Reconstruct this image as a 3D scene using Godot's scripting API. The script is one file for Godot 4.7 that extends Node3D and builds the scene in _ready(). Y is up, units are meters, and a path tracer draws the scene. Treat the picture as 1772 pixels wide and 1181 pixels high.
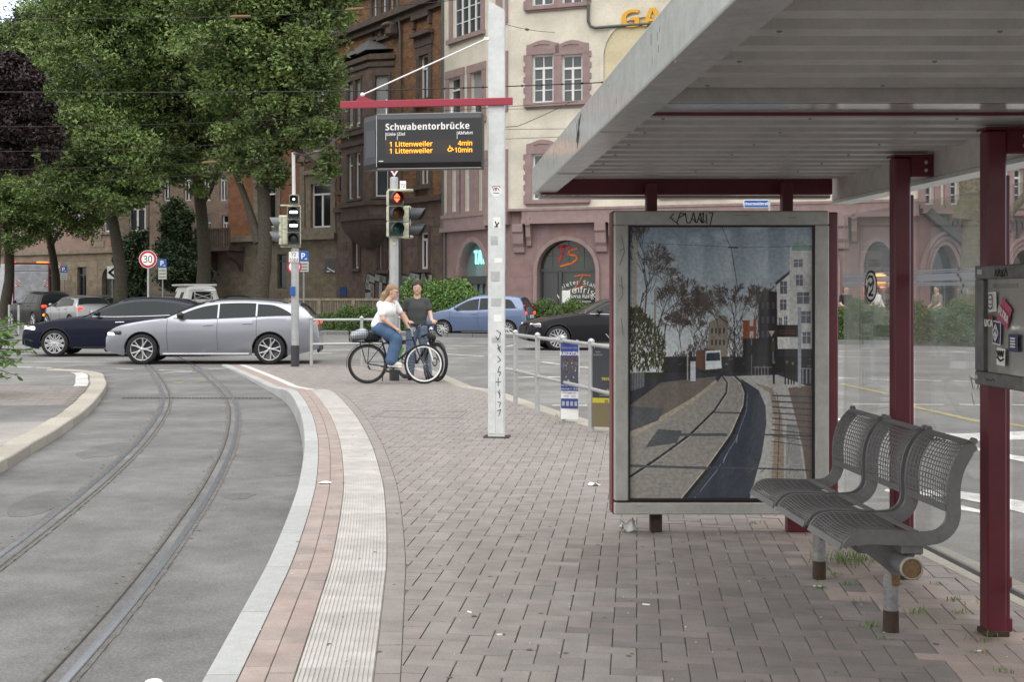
extends Node3D
# A tram stop beside a city crossing on an overcast day, in metres, y up; the platform's surface is y = 0.
const EYE:=1.45
const ROAD:=-0.15
var M:={}
var rng:=RandomNumberGenerator.new()
var used:={}
var sans: SystemFont
var sans_bold: SystemFont
var serif_bold: SystemFont
func _ready():
	rng.seed=4711
	var cam:=Camera3D.new()
	cam.name = "camera"
	cam.projection=Camera3D.PROJECTION_FRUSTUM
	cam.near=0.1
	cam.far=900.0
	cam.size=0.1*1181.0/2300.0
	cam.frustum_offset=Vector2(0.1*141.0/2300.0,-0.1*82.5/2300.0)
	cam.position=Vector3(0,EYE,0)
	add_child(cam)
	cam.current=true
	var env:=Environment.new()
	env.background_mode=Environment.BG_SKY
	var sm:=ProceduralSkyMaterial.new()
	sm.sky_top_color=Color(0.77,0.855,1.0)
	sm.sky_horizon_color=Color(0.86,0.915,1.0)
	sm.sky_curve=0.2
	sm.ground_bottom_color=Color(0.35,0.34,0.33)
	sm.ground_horizon_color=Color(0.6,0.6,0.6)
	var sky:=Sky.new()
	sky.sky_material=sm
	env.sky=sky
	env.tonemap_mode=Environment.TONE_MAPPER_LINEAR
	env.tonemap_exposure=2.3
	env.sdfgi_enabled=true
	env.ssao_enabled=true
	env.ssil_enabled=true
	var we:=WorldEnvironment.new()
	we.name = "world_environment"
	we.environment=env
	add_child(we)
	var sun:=DirectionalLight3D.new()
	sun.name = "sun"
	sun.light_energy=0.5
	sun.light_angular_distance=95.0
	sun.light_color=Color(1.0,0.995,0.985)
	sun.shadow_enabled=true
	sun.rotation=Vector3(deg_to_rad(-66),deg_to_rad(-28),0)
	add_child(sun)
	fonts()
	materials()
	build_ground()
	build_platform()
	build_left_pavement()
	build_rails()
	build_markings()
	build_buildings()
	build_trees()
	build_hedges()
	build_shelter()
	build_poster_case()
	build_info_case()
	build_bench()
	build_mast()
	build_lights()
	build_fences()
	build_cars()
	build_people()
	build_signs()
	build_wires()
	build_litter()
func P(px: float,py: float,depth: float) -> Vector3:
	return Vector3((px-745.0)*depth/2300.0,EYE-(py-508.0)*depth/2300.0,-depth)
func G(px: float,py: float,y: float) -> Vector3:
	return P(px,py,2300.0*(EYE-y)/(py-508.0))
func numbered(called: String) -> String:
	var k: int=used.get(called,0)
	used[called]=k+1
	return called if k==0 else "%s_%03d" % [called,k]
func thing(called: String,label: String,category: String,at:=Vector3.ZERO,yaw:=0.0,group := "") -> Node3D:
	var o:=Node3D.new()
	o.name=numbered(called)
	add_child(o,true)
	o.position=at
	o.rotation.y=yaw
	tag(o,label,category,group)
	return o
func tag(o: Node,label: String,category := "",group := "",kind := ""):
	o.set_meta("label",label)
	if category: o.set_meta("category",category)
	if group: o.set_meta("group",group)
	if kind: o.set_meta("kind",kind)
func part(parent: Node,called: String,mesh,mat: Material,xf:=Transform3D(),kind := "") -> MeshInstance3D:
	var o:=MeshInstance3D.new()
	o.name=called if parent!=self else numbered(called)
	o.mesh=mesh.mesh() if mesh is MB else mesh
	o.material_override=mat
	o.transform=xf
	if kind: o.set_meta("kind",kind)
	parent.add_child(o,true)
	return o
func struct(called: String,label: String,mesh,mat: Material) -> MeshInstance3D:
	var o:=part(self,called,mesh,mat)
	tag(o,label,"","","structure")
	return o
func many(parent: Node,called: String,mesh: Mesh,mat: Material,xfs: Array,cols=null,kind := "stuff") -> MultiMeshInstance3D:
	var mm:=MultiMesh.new()
	mm.transform_format=MultiMesh.TRANSFORM_3D
	if cols!=null: mm.use_colors=true
	mm.mesh=mesh
	mm.instance_count=xfs.size()
	for i in xfs.size():
		mm.set_instance_transform(i,xfs[i])
		if cols!=null: mm.set_instance_color(i,cols[i])
	var o:=MultiMeshInstance3D.new()
	o.name=called
	o.multimesh=mm
	o.material_override=mat
	if kind: o.set_meta("kind",kind)
	parent.add_child(o,true)
	return o
func fonts():
	sans=SystemFont.new(); sans.font_names=PackedStringArray(["Droid Sans"])
	sans_bold=SystemFont.new(); sans_bold.font_names=PackedStringArray(["Droid Sans"]); sans_bold.font_weight=700
	serif_bold=SystemFont.new(); serif_bold.font_names=PackedStringArray(["Droid Serif"]); serif_bold.font_weight=700
func text(parent: Node,s: String,cap: float,xf: Transform3D,mat: Material,font: Font=null,align:=1,stretch:=1.0,deep:=0.002) -> MeshInstance3D:
	var t:=TextMesh.new()
	t.text=s
	t.font=font if font else sans_bold
	t.font_size=40
	t.pixel_size=cap/0.72/40.0
	t.depth=deep
	t.curve_step=4.0
	t.horizontal_alignment=[HORIZONTAL_ALIGNMENT_LEFT,HORIZONTAL_ALIGNMENT_CENTER,HORIZONTAL_ALIGNMENT_RIGHT][align]
	return part(parent,"lettering",t,mat,xf.scaled_local(Vector3(stretch,1,1)))
func strokes(parent: Node,called: String,lines: Array,width: float,xf: Transform3D,mat: Material):
	var b:=MB.new()
	for l in lines:
		for i in range(0,l.size()-3,2):
			var p:=Vector3(l[i],l[i+1],0)
			var q:=Vector3(l[i+2],l[i+3],0)
			var d:=(q-p).normalized()
			var s:=Vector3(-d.y,d.x,0)*width*0.5
			p-=d*width*0.3
			q+=d*width*0.3
			b.box_between(p,q,s,Vector3(0,0,0.0006))
	return part(parent,called,b,mat,xf)
func xf_at(at: Vector3,right: Vector3,up:=Vector3.UP) -> Transform3D:
	var r:=right.normalized()
	var n:=r.cross(up).normalized()
	return Transform3D(Basis(r,n.cross(r),n),at)
func yaw_basis(a: float) -> Basis:
	return Basis(Vector3.UP,a)
func smooth_poly(c: Array,step:=0.1) -> PackedVector2Array:
	var out:=PackedVector2Array()
	for i in c.size()-1:
		var a: Vector2=c[i]
		var b: Vector2=c[i+1]
		var pre: Vector2=c[i-1] if i>0 else a*2.0-b
		var post: Vector2=c[i+2] if i+2<c.size() else b*2.0-a
		var n:=maxi(1,int(a.distance_to(b)/step))
		for k in n:
			out.append(a.cubic_interpolate(b,pre,post,float(k)/n))
	out.append(c[c.size()-1])
	return out
class Track:
	var p: PackedVector2Array
	var s:=PackedFloat32Array()
	func _init(pts: PackedVector2Array):
		p=pts
		var t:=0.0
		s.append(0.0)
		for i in range(1,p.size()):
			t+=p[i].distance_to(p[i-1])
			s.append(t)
	func length() -> float:
		return s[s.size()-1]
	func at(t: float,off:=0.0) -> Vector2:
		var i:=clampi(s.bsearch(t)-1,0,p.size()-2)
		var w:=(t-s[i])/maxf(s[i+1]-s[i],1e-5)
		var q:=p[i].lerp(p[i+1],w)
		var d0: Vector2=(p[i+1]-p[i]).normalized()
		var j:=clampi(i+1 if w>0.5 else i-1,0,p.size()-2)
		var d1: Vector2=(p[j+1]-p[j]).normalized()
		var d:=d0.lerp(d1,absf(w-0.5)).normalized()
		return q+Vector2(d.y,-d.x)*off
	func x_at(z: float,off:=0.0) -> float:
		var lo:=0.0
		var hi:=length()
		for k in 24:
			var m:=(lo+hi)*0.5
			if at(m,off).y<z: lo=m
			else: hi=m
		return at(lo,off).x
	func s_at(z: float) -> float:
		for i in p.size():
			if p[i].y>=z: return s[i]
		return length()
class MB:
	var v:=PackedVector3Array()
	var n:=PackedVector3Array()
	var uv:=PackedVector2Array()
	var ix:=PackedInt32Array()
	func tri(a: Vector3,b: Vector3,c: Vector3):
		var m:=(b-a).cross(c-a).normalized()
		var k:=v.size()
		v.append(a); v.append(b); v.append(c)
		n.append(m); n.append(m); n.append(m)
		uv.append(Vector2()); uv.append(Vector2()); uv.append(Vector2())
		ix.append(k); ix.append(k+2); ix.append(k+1)
	func quad(a: Vector3,b: Vector3,c: Vector3,d: Vector3):
		var m:=(c-a).cross(d-b).normalized()
		var k:=v.size()
		v.append(a); v.append(b); v.append(c); v.append(d)
		n.append(m); n.append(m); n.append(m); n.append(m)
		uv.append(Vector2(0,1)); uv.append(Vector2(1,1)); uv.append(Vector2(1,0)); uv.append(Vector2(0,0))
		ix.append(k); ix.append(k+2); ix.append(k+1)
		ix.append(k); ix.append(k+3); ix.append(k+2)
	func box_between(p: Vector3,q: Vector3,s: Vector3,t: Vector3):
		var a:=[p-s-t,q-s-t,q+s-t,p+s-t,p-s+t,q-s+t,q+s+t,p+s+t]
		quad(a[4],a[5],a[6],a[7]); quad(a[1],a[0],a[3],a[2]); quad(a[0],a[1],a[5],a[4])
		quad(a[2],a[3],a[7],a[6]); quad(a[1],a[2],a[6],a[5]); quad(a[3],a[0],a[4],a[7])
	func box(c: Vector3,size: Vector3,b:=Basis(),bev:=0.0):
		var h:=size*0.5
		if bev<=0.0:
			box_between(c-b.x*h.x,c+b.x*h.x,b.y*h.y,b.z*h.z)
			return
		bev=minf(bev,minf(h.x,minf(h.y,h.z))*0.9)
		var ax:=[b.x,b.y,b.z]
		var hh:=[h.x,h.y,h.z]
		for i in 3:
			var j:=(i+1) % 3
			var k:=(i+2) % 3
			for s in [-1.0,1.0]:
				var o: Vector3=c+ax[i]*hh[i]*s
				var e: Vector3=ax[j]*(hh[j]-bev)
				var f: Vector3=ax[k]*(hh[k]-bev)
				if s>0: quad(o-e-f,o+e-f,o+e+f,o-e+f)
				else: quad(o-e+f,o+e+f,o+e-f,o-e-f)
				for t in [-1.0,1.0]:
					var p1: Vector3=c+ax[i]*hh[i]*s+ax[j]*(hh[j]-bev)*t
					var p2: Vector3=c+ax[i]*(hh[i]-bev)*s+ax[j]*hh[j]*t
					var g: Vector3=ax[k]*(hh[k]-bev)
					if s*t>0: quad(p1-g,p2-g,p2+g,p1+g)
					else: quad(p1+g,p2+g,p2-g,p1-g)
		for sx in [-1.0,1.0]:
			for sy in [-1.0,1.0]:
				for sz in [-1.0,1.0]:
					var px: Vector3=c+b.x*h.x*sx+b.y*(h.y-bev)*sy+b.z*(h.z-bev)*sz
					var py: Vector3=c+b.x*(h.x-bev)*sx+b.y*h.y*sy+b.z*(h.z-bev)*sz
					var pz: Vector3=c+b.x*(h.x-bev)*sx+b.y*(h.y-bev)*sy+b.z*h.z*sz
					if sx*sy*sz>0: tri(px,py,pz)
					else: tri(px,pz,py)
	func grid(rows: Array,flip:=false,closed:=false):
		var k:=v.size()
		var nr:=rows.size()
		var nc: int=rows[0].size()
		var nn:=PackedVector3Array()
		nn.resize(nr*nc)
		for i in nr:
			for j in nc:
				v.append(rows[i][j])
				uv.append(Vector2(float(j)/(nc-1),float(i)/(nr-1)))
		for i in nr-1:
			for j in nc-1:
				var a: Vector3=rows[i][j]
				var b: Vector3=rows[i][j+1]
				var c: Vector3=rows[i+1][j+1]
				var d: Vector3=rows[i+1][j]
				var m:=(c-a).cross(d-b)
				if flip: m=-m
				var q:=i*nc+j
				nn[q]+=m; nn[q+1]+=m; nn[q+nc]+=m; nn[q+nc+1]+=m
				q+=k
				if flip:
					ix.append(q); ix.append(q+1); ix.append(q+nc+1)
					ix.append(q); ix.append(q+nc+1); ix.append(q+nc)
				else:
					ix.append(q); ix.append(q+nc+1); ix.append(q+1)
					ix.append(q); ix.append(q+nc); ix.append(q+nc+1)
		if closed:
			for i in nr:
				var m: Vector3=nn[i*nc]+nn[i*nc+nc-1]
				nn[i*nc]=m
				nn[i*nc+nc-1]=m
		for m in nn: n.append(m.normalized() if m.length_squared()>1e-20 else Vector3.UP)
	func tube(pts: Array,r,sides:=8,caps:=true):
		var rows:=[]
		var up:=Vector3(0.123,0.97,0.21).normalized()
		for i in pts.size():
			var d: Vector3=(pts[mini(i+1,pts.size()-1)]-pts[maxi(i-1,0)]).normalized()
			if absf(d.dot(up))>0.95: up=Vector3(0.9,0.1,0.4).normalized()
			var x:=d.cross(up).normalized()
			var y:=d.cross(x).normalized()
			up=-y if y.dot(up)<0 else y
			x=d.cross(up).normalized()
			y=d.cross(x)
			var rr: float=r[i] if r is Array else r
			var row:=PackedVector3Array()
			for k in sides+1:
				var a:=TAU*k/sides
				row.append(pts[i]+(x*cos(a)+y*sin(a))*rr)
			rows.append(row)
		grid(rows,false,true)
		if caps:
			for e in [0,pts.size()-1]:
				for k in sides:
					if e==0: tri(pts[0],rows[0][k],rows[0][k+1])
					else: tri(pts[e],rows[e][k+1],rows[e][k])
	func lathe(pr: Array,sides:=16,xf:=Transform3D()):
		var rows:=[]
		for q in pr:
			var row:=PackedVector3Array()
			for k in sides+1:
				var a:=TAU*k/sides
				row.append(xf*Vector3(q.x*cos(a),q.y,q.x*sin(a)))
			rows.append(row)
		grid(rows,true,true)
	func prism(poly: PackedVector2Array,depth: float,xf:=Transform3D()):
		if not Geometry2D.is_polygon_clockwise(poly):
			pass
		else:
			poly=poly.duplicate()
			poly.reverse()
		var t:=Geometry2D.triangulate_polygon(poly)
		for i in range(0,t.size(),3):
			var a:=poly[t[i]]
			var b:=poly[t[i+1]]
			var c:=poly[t[i+2]]
			if (b-a).cross(c-a)<0:
				var s:=b
				b=c
				c=s
			tri(xf*Vector3(a.x,a.y,depth),xf*Vector3(b.x,b.y,depth),xf*Vector3(c.x,c.y,depth))
			tri(xf*Vector3(a.x,a.y,0),xf*Vector3(c.x,c.y,0),xf*Vector3(b.x,b.y,0))
		for i in poly.size():
			var a:=poly[i]
			var b:=poly[(i+1) % poly.size()]
			quad(xf*Vector3(a.x,a.y,0),xf*Vector3(b.x,b.y,0),xf*Vector3(b.x,b.y,depth),xf*Vector3(a.x,a.y,depth))
	func ball(c: Vector3,r: Vector3,b:=Basis(),sides:=12):
		var pr:=[]
		for i in sides/2+1:
			var a:=PI*i/(sides/2)-PI/2
			pr.append(Vector2(maxf(cos(a),0.001),sin(a)))
		lathe(pr,sides,Transform3D(b.scaled_local(r),c))
	func mesh() -> ArrayMesh:
		var m:=ArrayMesh.new()
		if v.is_empty(): return m
		var a:=[]
		a.resize(Mesh.ARRAY_MAX)
		a[Mesh.ARRAY_VERTEX]=v
		a[Mesh.ARRAY_NORMAL]=n
		a[Mesh.ARRAY_TEX_UV]=uv
		a[Mesh.ARRAY_INDEX]=ix
		m.add_surface_from_arrays(Mesh.PRIMITIVE_TRIANGLES,a)
		return m
func grain(seed_: int,px: int,freqs: Array,amps: Array,contrast_dots:=0.0) -> ImageTexture:
	var sum:=PackedFloat32Array()
	sum.resize(px*px)
	sum.fill(1.0)
	for k in freqs.size():
		var nz:=FastNoiseLite.new()
		nz.seed=seed_+k*7
		nz.noise_type=FastNoiseLite.TYPE_SIMPLEX_SMOOTH
		nz.frequency=freqs[k]
		nz.fractal_octaves=3
		var d:=nz.get_seamless_image(px,px).get_data()
		var am: float=amps[k]
		for i in px*px:
			sum[i]+=(d[i]/127.5-1.0)*am
	var out:=PackedByteArray()
	out.resize(px*px)
	var r:=RandomNumberGenerator.new()
	r.seed=seed_
	for i in px*px:
		var x:=sum[i]*0.8
		if contrast_dots>0.0: x+=(r.randf()-0.5)*contrast_dots
		out[i]=clampi(int(x*255.0),0,255)
	var im:=Image.create_from_data(px,px,false,Image.FORMAT_L8,out)
	im.convert(Image.FORMAT_RGB8)
	return ImageTexture.create_from_image(im)
func mat(name_: String,c: Color,rough:=0.8,metal:=0.0,tex=null,rep:=0.5,world:=true,spec:=0.5) -> StandardMaterial3D:
	var m:=StandardMaterial3D.new()
	m.resource_name=name_
	m.cull_mode=BaseMaterial3D.CULL_DISABLED
	var k:=1.0
	if tex!=null: k=1.55
	m.albedo_color=Color(minf(c.r*k,1),minf(c.g*k,1),minf(c.b*k,1)).linear_to_srgb()
	m.roughness=rough
	m.metallic=metal
	m.metallic_specular=spec
	if tex!=null:
		m.albedo_texture=tex
		m.uv1_triplanar=true
		m.uv1_world_triplanar=world
		m.uv1_scale=Vector3(rep,rep,rep)
	M[name_]=m
	return m
func tone(name_: String,base: String,f: float,tint:=Color(1,1,1)) -> StandardMaterial3D:
	if M.has(name_): return M[name_]
	var m: StandardMaterial3D=M[base].duplicate()
	m.resource_name=name_
	var c: Color=M[base].albedo_color.srgb_to_linear()
	m.albedo_color=Color(minf(c.r*f*tint.r,1),minf(c.g*f*tint.g,1),minf(c.b*f*tint.b,1)).linear_to_srgb()
	M[name_]=m
	return m
func glow(name_: String,c: Color,e: float) -> StandardMaterial3D:
	var m:=mat(name_,c,0.5)
	m.emission_enabled=true
	m.emission=c.linear_to_srgb()
	m.emission_energy_multiplier=e
	return m
func materials():
	var asph:=grain(1,1024,[0.004,0.02,0.25],[0.13,0.07,0.10],0.2)
	var conc:=grain(2,1024,[0.003,0.012,0.2],[0.13,0.10,0.06],0.08)
	var gran:=grain(3,512,[0.01,0.3],[0.04,0.16],0.22)
	var pav:=grain(4,512,[0.008,0.2],[0.07,0.07],0.16)
	var wallg:=grain(5,512,[0.006,0.05,0.2],[0.07,0.04,0.03],0.03)
	var grime:=grain(6,512,[0.008,0.03],[0.16,0.12],0.06)
	var patina:=grain(16,512,[0.006,0.03,0.15],[0.05,0.045,0.03],0.03)
	var bark:=grain(8,512,[0.02,0.06],[0.22,0.16],0.05)
	mat("asphalt",Color(0.136,0.134,0.134),0.9,0,asph,0.16)
	mat("road",Color(0.168,0.166,0.163),0.9,0,asph,0.13)
	mat("ground",Color(0.2,0.19,0.18),0.95,0,conc,0.1)
	mat("joint",Color(0.13,0.115,0.10),1.0,0,pav,1.0)
	mat("sand_joint",Color(0.165,0.147,0.135),1.0,0,pav,1.0)
	mat("granite",Color(0.36,0.368,0.365),0.8,0,gran,1.6)
	mat("granite_side",Color(0.25,0.22,0.17),0.9,0,grime,1.3)
	mat("kerb_buff",Color(0.335,0.312,0.27),0.85,0,gran,1.3)
	mat("tactile",Color(0.43,0.41,0.395),0.85,0,pav,1.2)
	mat("white_paving",Color(0.55,0.52,0.50),0.85,0,pav,1.2)
	for i in 5:
		var f: float=[0.94,0.98,1.0,1.03,1.07][i]
		mat("paver%d" % i,Color(0.228,0.208,0.198)*f+Color(0.010,0,0)*float(i==1),0.85,0,pav,0.9)
		mat("red%d" % i,Color(0.285,0.240,0.218)*f+Color(0.01,0.0,0)*float(i % 3),0.85,0,pav,0.9)
	mat("paver_many",Color(0.228,0.208,0.198),0.85,0,pav,0.9)
	M.paver_many.vertex_color_use_as_albedo=true
	mat("paint_white",Color(0.66,0.66,0.64),0.7,0,grime,0.5)
	mat("paint_worn",Color(0.42,0.42,0.41),0.8,0,grime,0.5)
	mat("paint_yellow",Color(0.32,0.27,0.12),0.8,0,grime,0.5)
	mat("rail_head",Color(0.40,0.43,0.49),0.27,0.85,patina,1.5)
	mat("rail_side",Color(0.12,0.115,0.11),0.55,0.6,grime,1.5)
	mat("groove",Color(0.03,0.03,0.03),0.8)
	mat("sealant",Color(0.115,0.11,0.104),0.95,0,grime,2.0)
	mat("red_paint",Color(0.105,0.008,0.019),0.36,0,patina,1.2,true,0.5)
	mat("beam_red",Color(0.30,0.025,0.05),0.4)
	mat("roof_sheet",Color(0.45,0.435,0.42),0.40,0.0,patina,0.9)
	mat("fascia",Color(0.62,0.67,0.735),0.2,0.15,patina,0.8)
	mat("fascia_under",Color(0.48,0.47,0.46),0.25,0.15,patina,0.9)
	mat("side_beam",Color(0.50,0.48,0.45),0.6,0,patina,0.9)
	mat("case_grey",Color(0.42,0.42,0.395),0.42,0.2,patina,1.0)
	mat("case_dark",Color(0.15,0.148,0.145),0.5,0.3,grime,1.0)
	mat("black",Color(0.012,0.012,0.013),0.5)
	mat("ink",Color(0.01,0.01,0.012),0.7)
	mat("ink_grey",Color(0.16,0.16,0.15),0.7)
	mat("galv",Color(0.46,0.47,0.47),0.42,0.5,patina,1.5)
	mat("leg_grey",Color(0.30,0.305,0.31),0.5,0.4,grime,3.0)
	mat("galv_dark",Color(0.25,0.255,0.26),0.5,0.4,patina,1.5)
	mat("bench",Color(0.20,0.20,0.205),0.45,0.45,patina,2.0)
	mat("rust",Color(0.055,0.036,0.025),0.95,0,grime,6.0)
	mat("rust_light",Color(0.19,0.12,0.06),0.9,0,grime,8.0)
	mat("mast",Color(0.62,0.66,0.72),0.42,0.1,patina,0.8)
	mat("steel_bright",Color(0.55,0.55,0.53),0.32,0.6)
	mat("white",Color(0.8,0.8,0.8),0.5)
	mat("paper",Color(0.75,0.75,0.73),0.9)
	mat("panel_dark",Color(0.022,0.023,0.026),0.35)
	mat("panel_edge",Color(0.024,0.027,0.036),0.5)
	mat("panel_black",Color(0.006,0.006,0.007),0.4)
	glow("amber",Color(1.0,0.36,0.01),1.0)
	glow("signal_red",Color(1.0,0.13,0.05),1.3)
	glow("signal_white",Color(1.0,0.97,0.85),1.2)
	glow("neon",Color(0.25,1.0,0.95),1.0)
	glow("head_lamp",Color(1.0,0.98,0.95),1.0)
	glow("tail_on",Color(1.0,0.05,0.02),0.9)
	glow("tail_orange",Color(1.0,0.25,0.02),0.9)
	glow("warm_lamp",Color(1.0,0.5,0.15),0.9)
	mat("lens_red",Color(0.16,0.01,0.01),0.25)
	mat("lens_amber",Color(0.09,0.04,0.01),0.25)
	mat("lens_green",Color(0.01,0.06,0.05),0.25)
	mat("lens_dark",Color(0.03,0.03,0.03),0.25)
	mat("visor",Color(0.035,0.037,0.042),0.5)
	mat("visor_grey",Color(0.12,0.125,0.14),0.5)
	mat("signal_case",Color(0.50,0.51,0.38),0.55,0,grime,2.0)
	mat("sign_blue",Color(0.015,0.09,0.33),0.45)
	mat("sign_red",Color(0.45,0.012,0.025),0.45)
	mat("sign_violet",Color(0.10,0.02,0.10),0.5)
	mat("tyre",Color(0.014,0.014,0.015),0.85)
	mat("alloy",Color(0.48,0.48,0.5),0.3,0.7)
	mat("alloy_dark",Color(0.06,0.06,0.065),0.4,0.5)
	mat("car_glass",Color(0.02,0.024,0.026),0.06,0,null,1,true,0.3)
	mat("trim_black",Color(0.012,0.012,0.013),0.45)
	mat("chrome",Color(0.7,0.7,0.72),0.15,0.9)
	mat("rubble",Color(0.2,0.2,0.2),0.9)
	for c in [["car_silver",Color(0.32,0.33,0.375)],["car_navy",Color(0.007,0.009,0.024)],["car_blue",Color(0.115,0.16,0.28)],["car_black",Color(0.014,0.014,0.017)],["car_silver_far",Color(0.36,0.37,0.39)],["car_grey",Color(0.05,0.05,0.055)]]:
		var m:=mat(c[0],c[1],0.3,0.7 if "silver" in c[0] else 0.3 if "blue" in c[0] else 0.0)
		m.clearcoat_enabled=true
		m.clearcoat=0.9 if "silver" in c[0] or "blue" in c[0] else 0.35
		m.metallic_specular=0.5 if "silver" in c[0] or "blue" in c[0] else 0.25
		m.clearcoat_roughness=0.03
	mat("car_white",Color(0.68,0.69,0.68),0.35)
	mat("truck_grey",Color(0.46,0.48,0.52),0.5,0,grime,0.5)
	mat("cream",Color(0.62,0.575,0.485),0.9,0,wallg,0.25)
	mat("cream_niche",Color(0.58,0.51,0.34),0.9,0,wallg,0.25)
	mat("pink_stone",Color(0.255,0.175,0.17),0.9,0,wallg,0.5)
	mat("pink_trim",Color(0.285,0.205,0.20),0.9,0,wallg,0.8)
	mat("brown_stone",Color(0.115,0.08,0.066),0.9,0,grime,0.4)
	mat("brown_trim",Color(0.085,0.06,0.05),0.9,0,grime,0.6)
	mat("brick_ground",Color(0.16,0.10,0.06),0.95,0,grime,0.5)
	mat("brick",Color(0.20,0.105,0.052),0.9,0,grime,0.4)
	M.brick.vertex_color_use_as_albedo=true
	mat("tan_stone",Color(0.17,0.145,0.105),0.9,0,grime,0.4)
	mat("tan_trim",Color(0.19,0.16,0.12),0.9,0,grime,0.6)
	mat("orange_plaster",Color(0.215,0.098,0.05),0.9,0,grime,0.4)
	mat("sandstone",Color(0.225,0.185,0.13),0.9,0,grime,0.35)
	mat("sandstone_trim",Color(0.21,0.17,0.125),0.9,0,grime,0.6)
	mat("rose_plaster",Color(0.26,0.175,0.145),0.9,0,wallg,0.3)
	mat("brown_plaster",Color(0.235,0.17,0.13),0.9,0,grime,0.4)
	mat("slate",Color(0.055,0.055,0.06),0.7,0,grime,0.8)
	mat("frame_white",Color(0.68,0.68,0.68),0.5)
	mat("frame_grey",Color(0.06,0.062,0.066),0.5)
	mat("pane",Color(0.05,0.06,0.065),0.05,0,null,1,true,0.9)
	mat("pane_dark",Color(0.012,0.015,0.016),0.08,0,null,1,true,0.6)
	mat("pane_shop",Color(0.035,0.045,0.035),0.08,0,null,1,true,0.6)
	mat("pane_teal",Color(0.16,0.26,0.25),0.15,0,null,1,true,0.6)
	mat("curtain",Color(0.3,0.32,0.33),0.9)
	mat("shutter",Color(0.30,0.31,0.31),0.8)
	mat("downpipe",Color(0.09,0.095,0.09),0.5,0.3)
	mat("copper_green",Color(0.13,0.17,0.15),0.6)
	mat("gold",Color(0.62,0.33,0.02),0.35,0.2)
	mat("orange_letter",Color(0.55,0.11,0.02),0.6)
	mat("iron",Color(0.03,0.028,0.027),0.6,0.4)
	mat("bark",Color(0.066,0.058,0.043),0.95,0,bark,0.7)
	mat("bark_pale",Color(0.14,0.125,0.085),0.95,0,bark,0.6)
	for l in [["leaf",Color(0.135,0.195,0.062)],["leaf_copper",Color(0.024,0.013,0.014)],["leaf_dark",Color(0.042,0.072,0.028)],["leaf_hedge",Color(0.08,0.14,0.036)],["leaf_light",Color(0.10,0.19,0.045)],["grass",Color(0.11,0.18,0.045)]]:
		var m:=mat(l[0],l[1],0.6)
		m.vertex_color_use_as_albedo=true
		m.backlight_enabled=true
		m.backlight=Color(l[1].r*0.8,l[1].g*0.8,l[1].b*0.6).linear_to_srgb()
	mat("skin",Color(0.52,0.32,0.24),0.6)
	mat("skin_tan",Color(0.56,0.35,0.26),0.6)
	mat("hair_blond",Color(0.225,0.15,0.085),0.6)
	mat("hair_dark",Color(0.022,0.014,0.01),0.55)
	mat("tee_white",Color(0.74,0.74,0.75),0.9)
	mat("tee_grey",Color(0.055,0.06,0.062),0.95)
	mat("jeans",Color(0.065,0.12,0.22),0.95,0,patina,4.0)
	mat("jeans_pale",Color(0.13,0.18,0.25),0.95,0,grime,4.0)
	mat("black_cloth",Color(0.015,0.015,0.018),0.95)
	mat("shoe_white",Color(0.62,0.60,0.54),0.8)
	mat("lips",Color(0.30,0.10,0.09),0.6)
	mat("bike_navy",Color(0.012,0.016,0.06),0.3)
	mat("bike_black",Color(0.012,0.012,0.013),0.4)
	mat("bag_silver",Color(0.30,0.33,0.37),0.35,0.3)
	mat("sticker_blue",Color(0.03,0.035,0.12),0.5)
	mat("sticker_pink",Color(0.42,0.06,0.14),0.5)
	mat("poster_blue",Color(0.03,0.05,0.24),0.5)
	mat("poster_royal",Color(0.02,0.03,0.33),0.5)
	mat("poster_dark",Color(0.03,0.035,0.045),0.5)
	mat("poster_yellow",Color(0.48,0.40,0.03),0.5)
	mat("poster_brown",Color(0.15,0.12,0.06),0.5)
	mat("poster_photo",Color(0.05,0.055,0.07),0.5)
	var g:=StandardMaterial3D.new()
	g.resource_name = "shelter_glass"
	g.cull_mode=BaseMaterial3D.CULL_DISABLED
	g.transparency=BaseMaterial3D.TRANSPARENCY_ALPHA
	g.albedo_color=Color(0.80,0.84,0.83,0.09)
	g.roughness=0.04
	M.glass=g
	var d:=mat("decal",Color(0.62,0.68,0.76),0.5)
	d.transparency=BaseMaterial3D.TRANSPARENCY_ALPHA
	d.albedo_color.a=0.75
	var hz:=g.duplicate()
	hz.albedo_color=Color(0.75,0.8,0.85,0.02)
	M.case_glass=hz
	for q in [["pink_course","pink_stone"],["brown_course","brown_stone"],["tan_course","tan_stone"],["sand_course","sandstone"]]:
		tone(q[0],q[1],1.0).vertex_color_use_as_albedo=true
var kerb: Track
var rkerb: Track
var lkerb: Track
var railL: Track
func hp(z: float) -> float:
	return -0.12*smoothstep(19.4,22.8,z)
func ht(z: float) -> float:
	return -0.2+0.046*smoothstep(22.0,28.5,z)
func hl(z: float) -> float:
	return -0.09-0.03*smoothstep(22.0,27.0,z)
func v3(q: Vector2,y: float) -> Vector3:
	return Vector3(q.x,y,-q.y)
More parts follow.
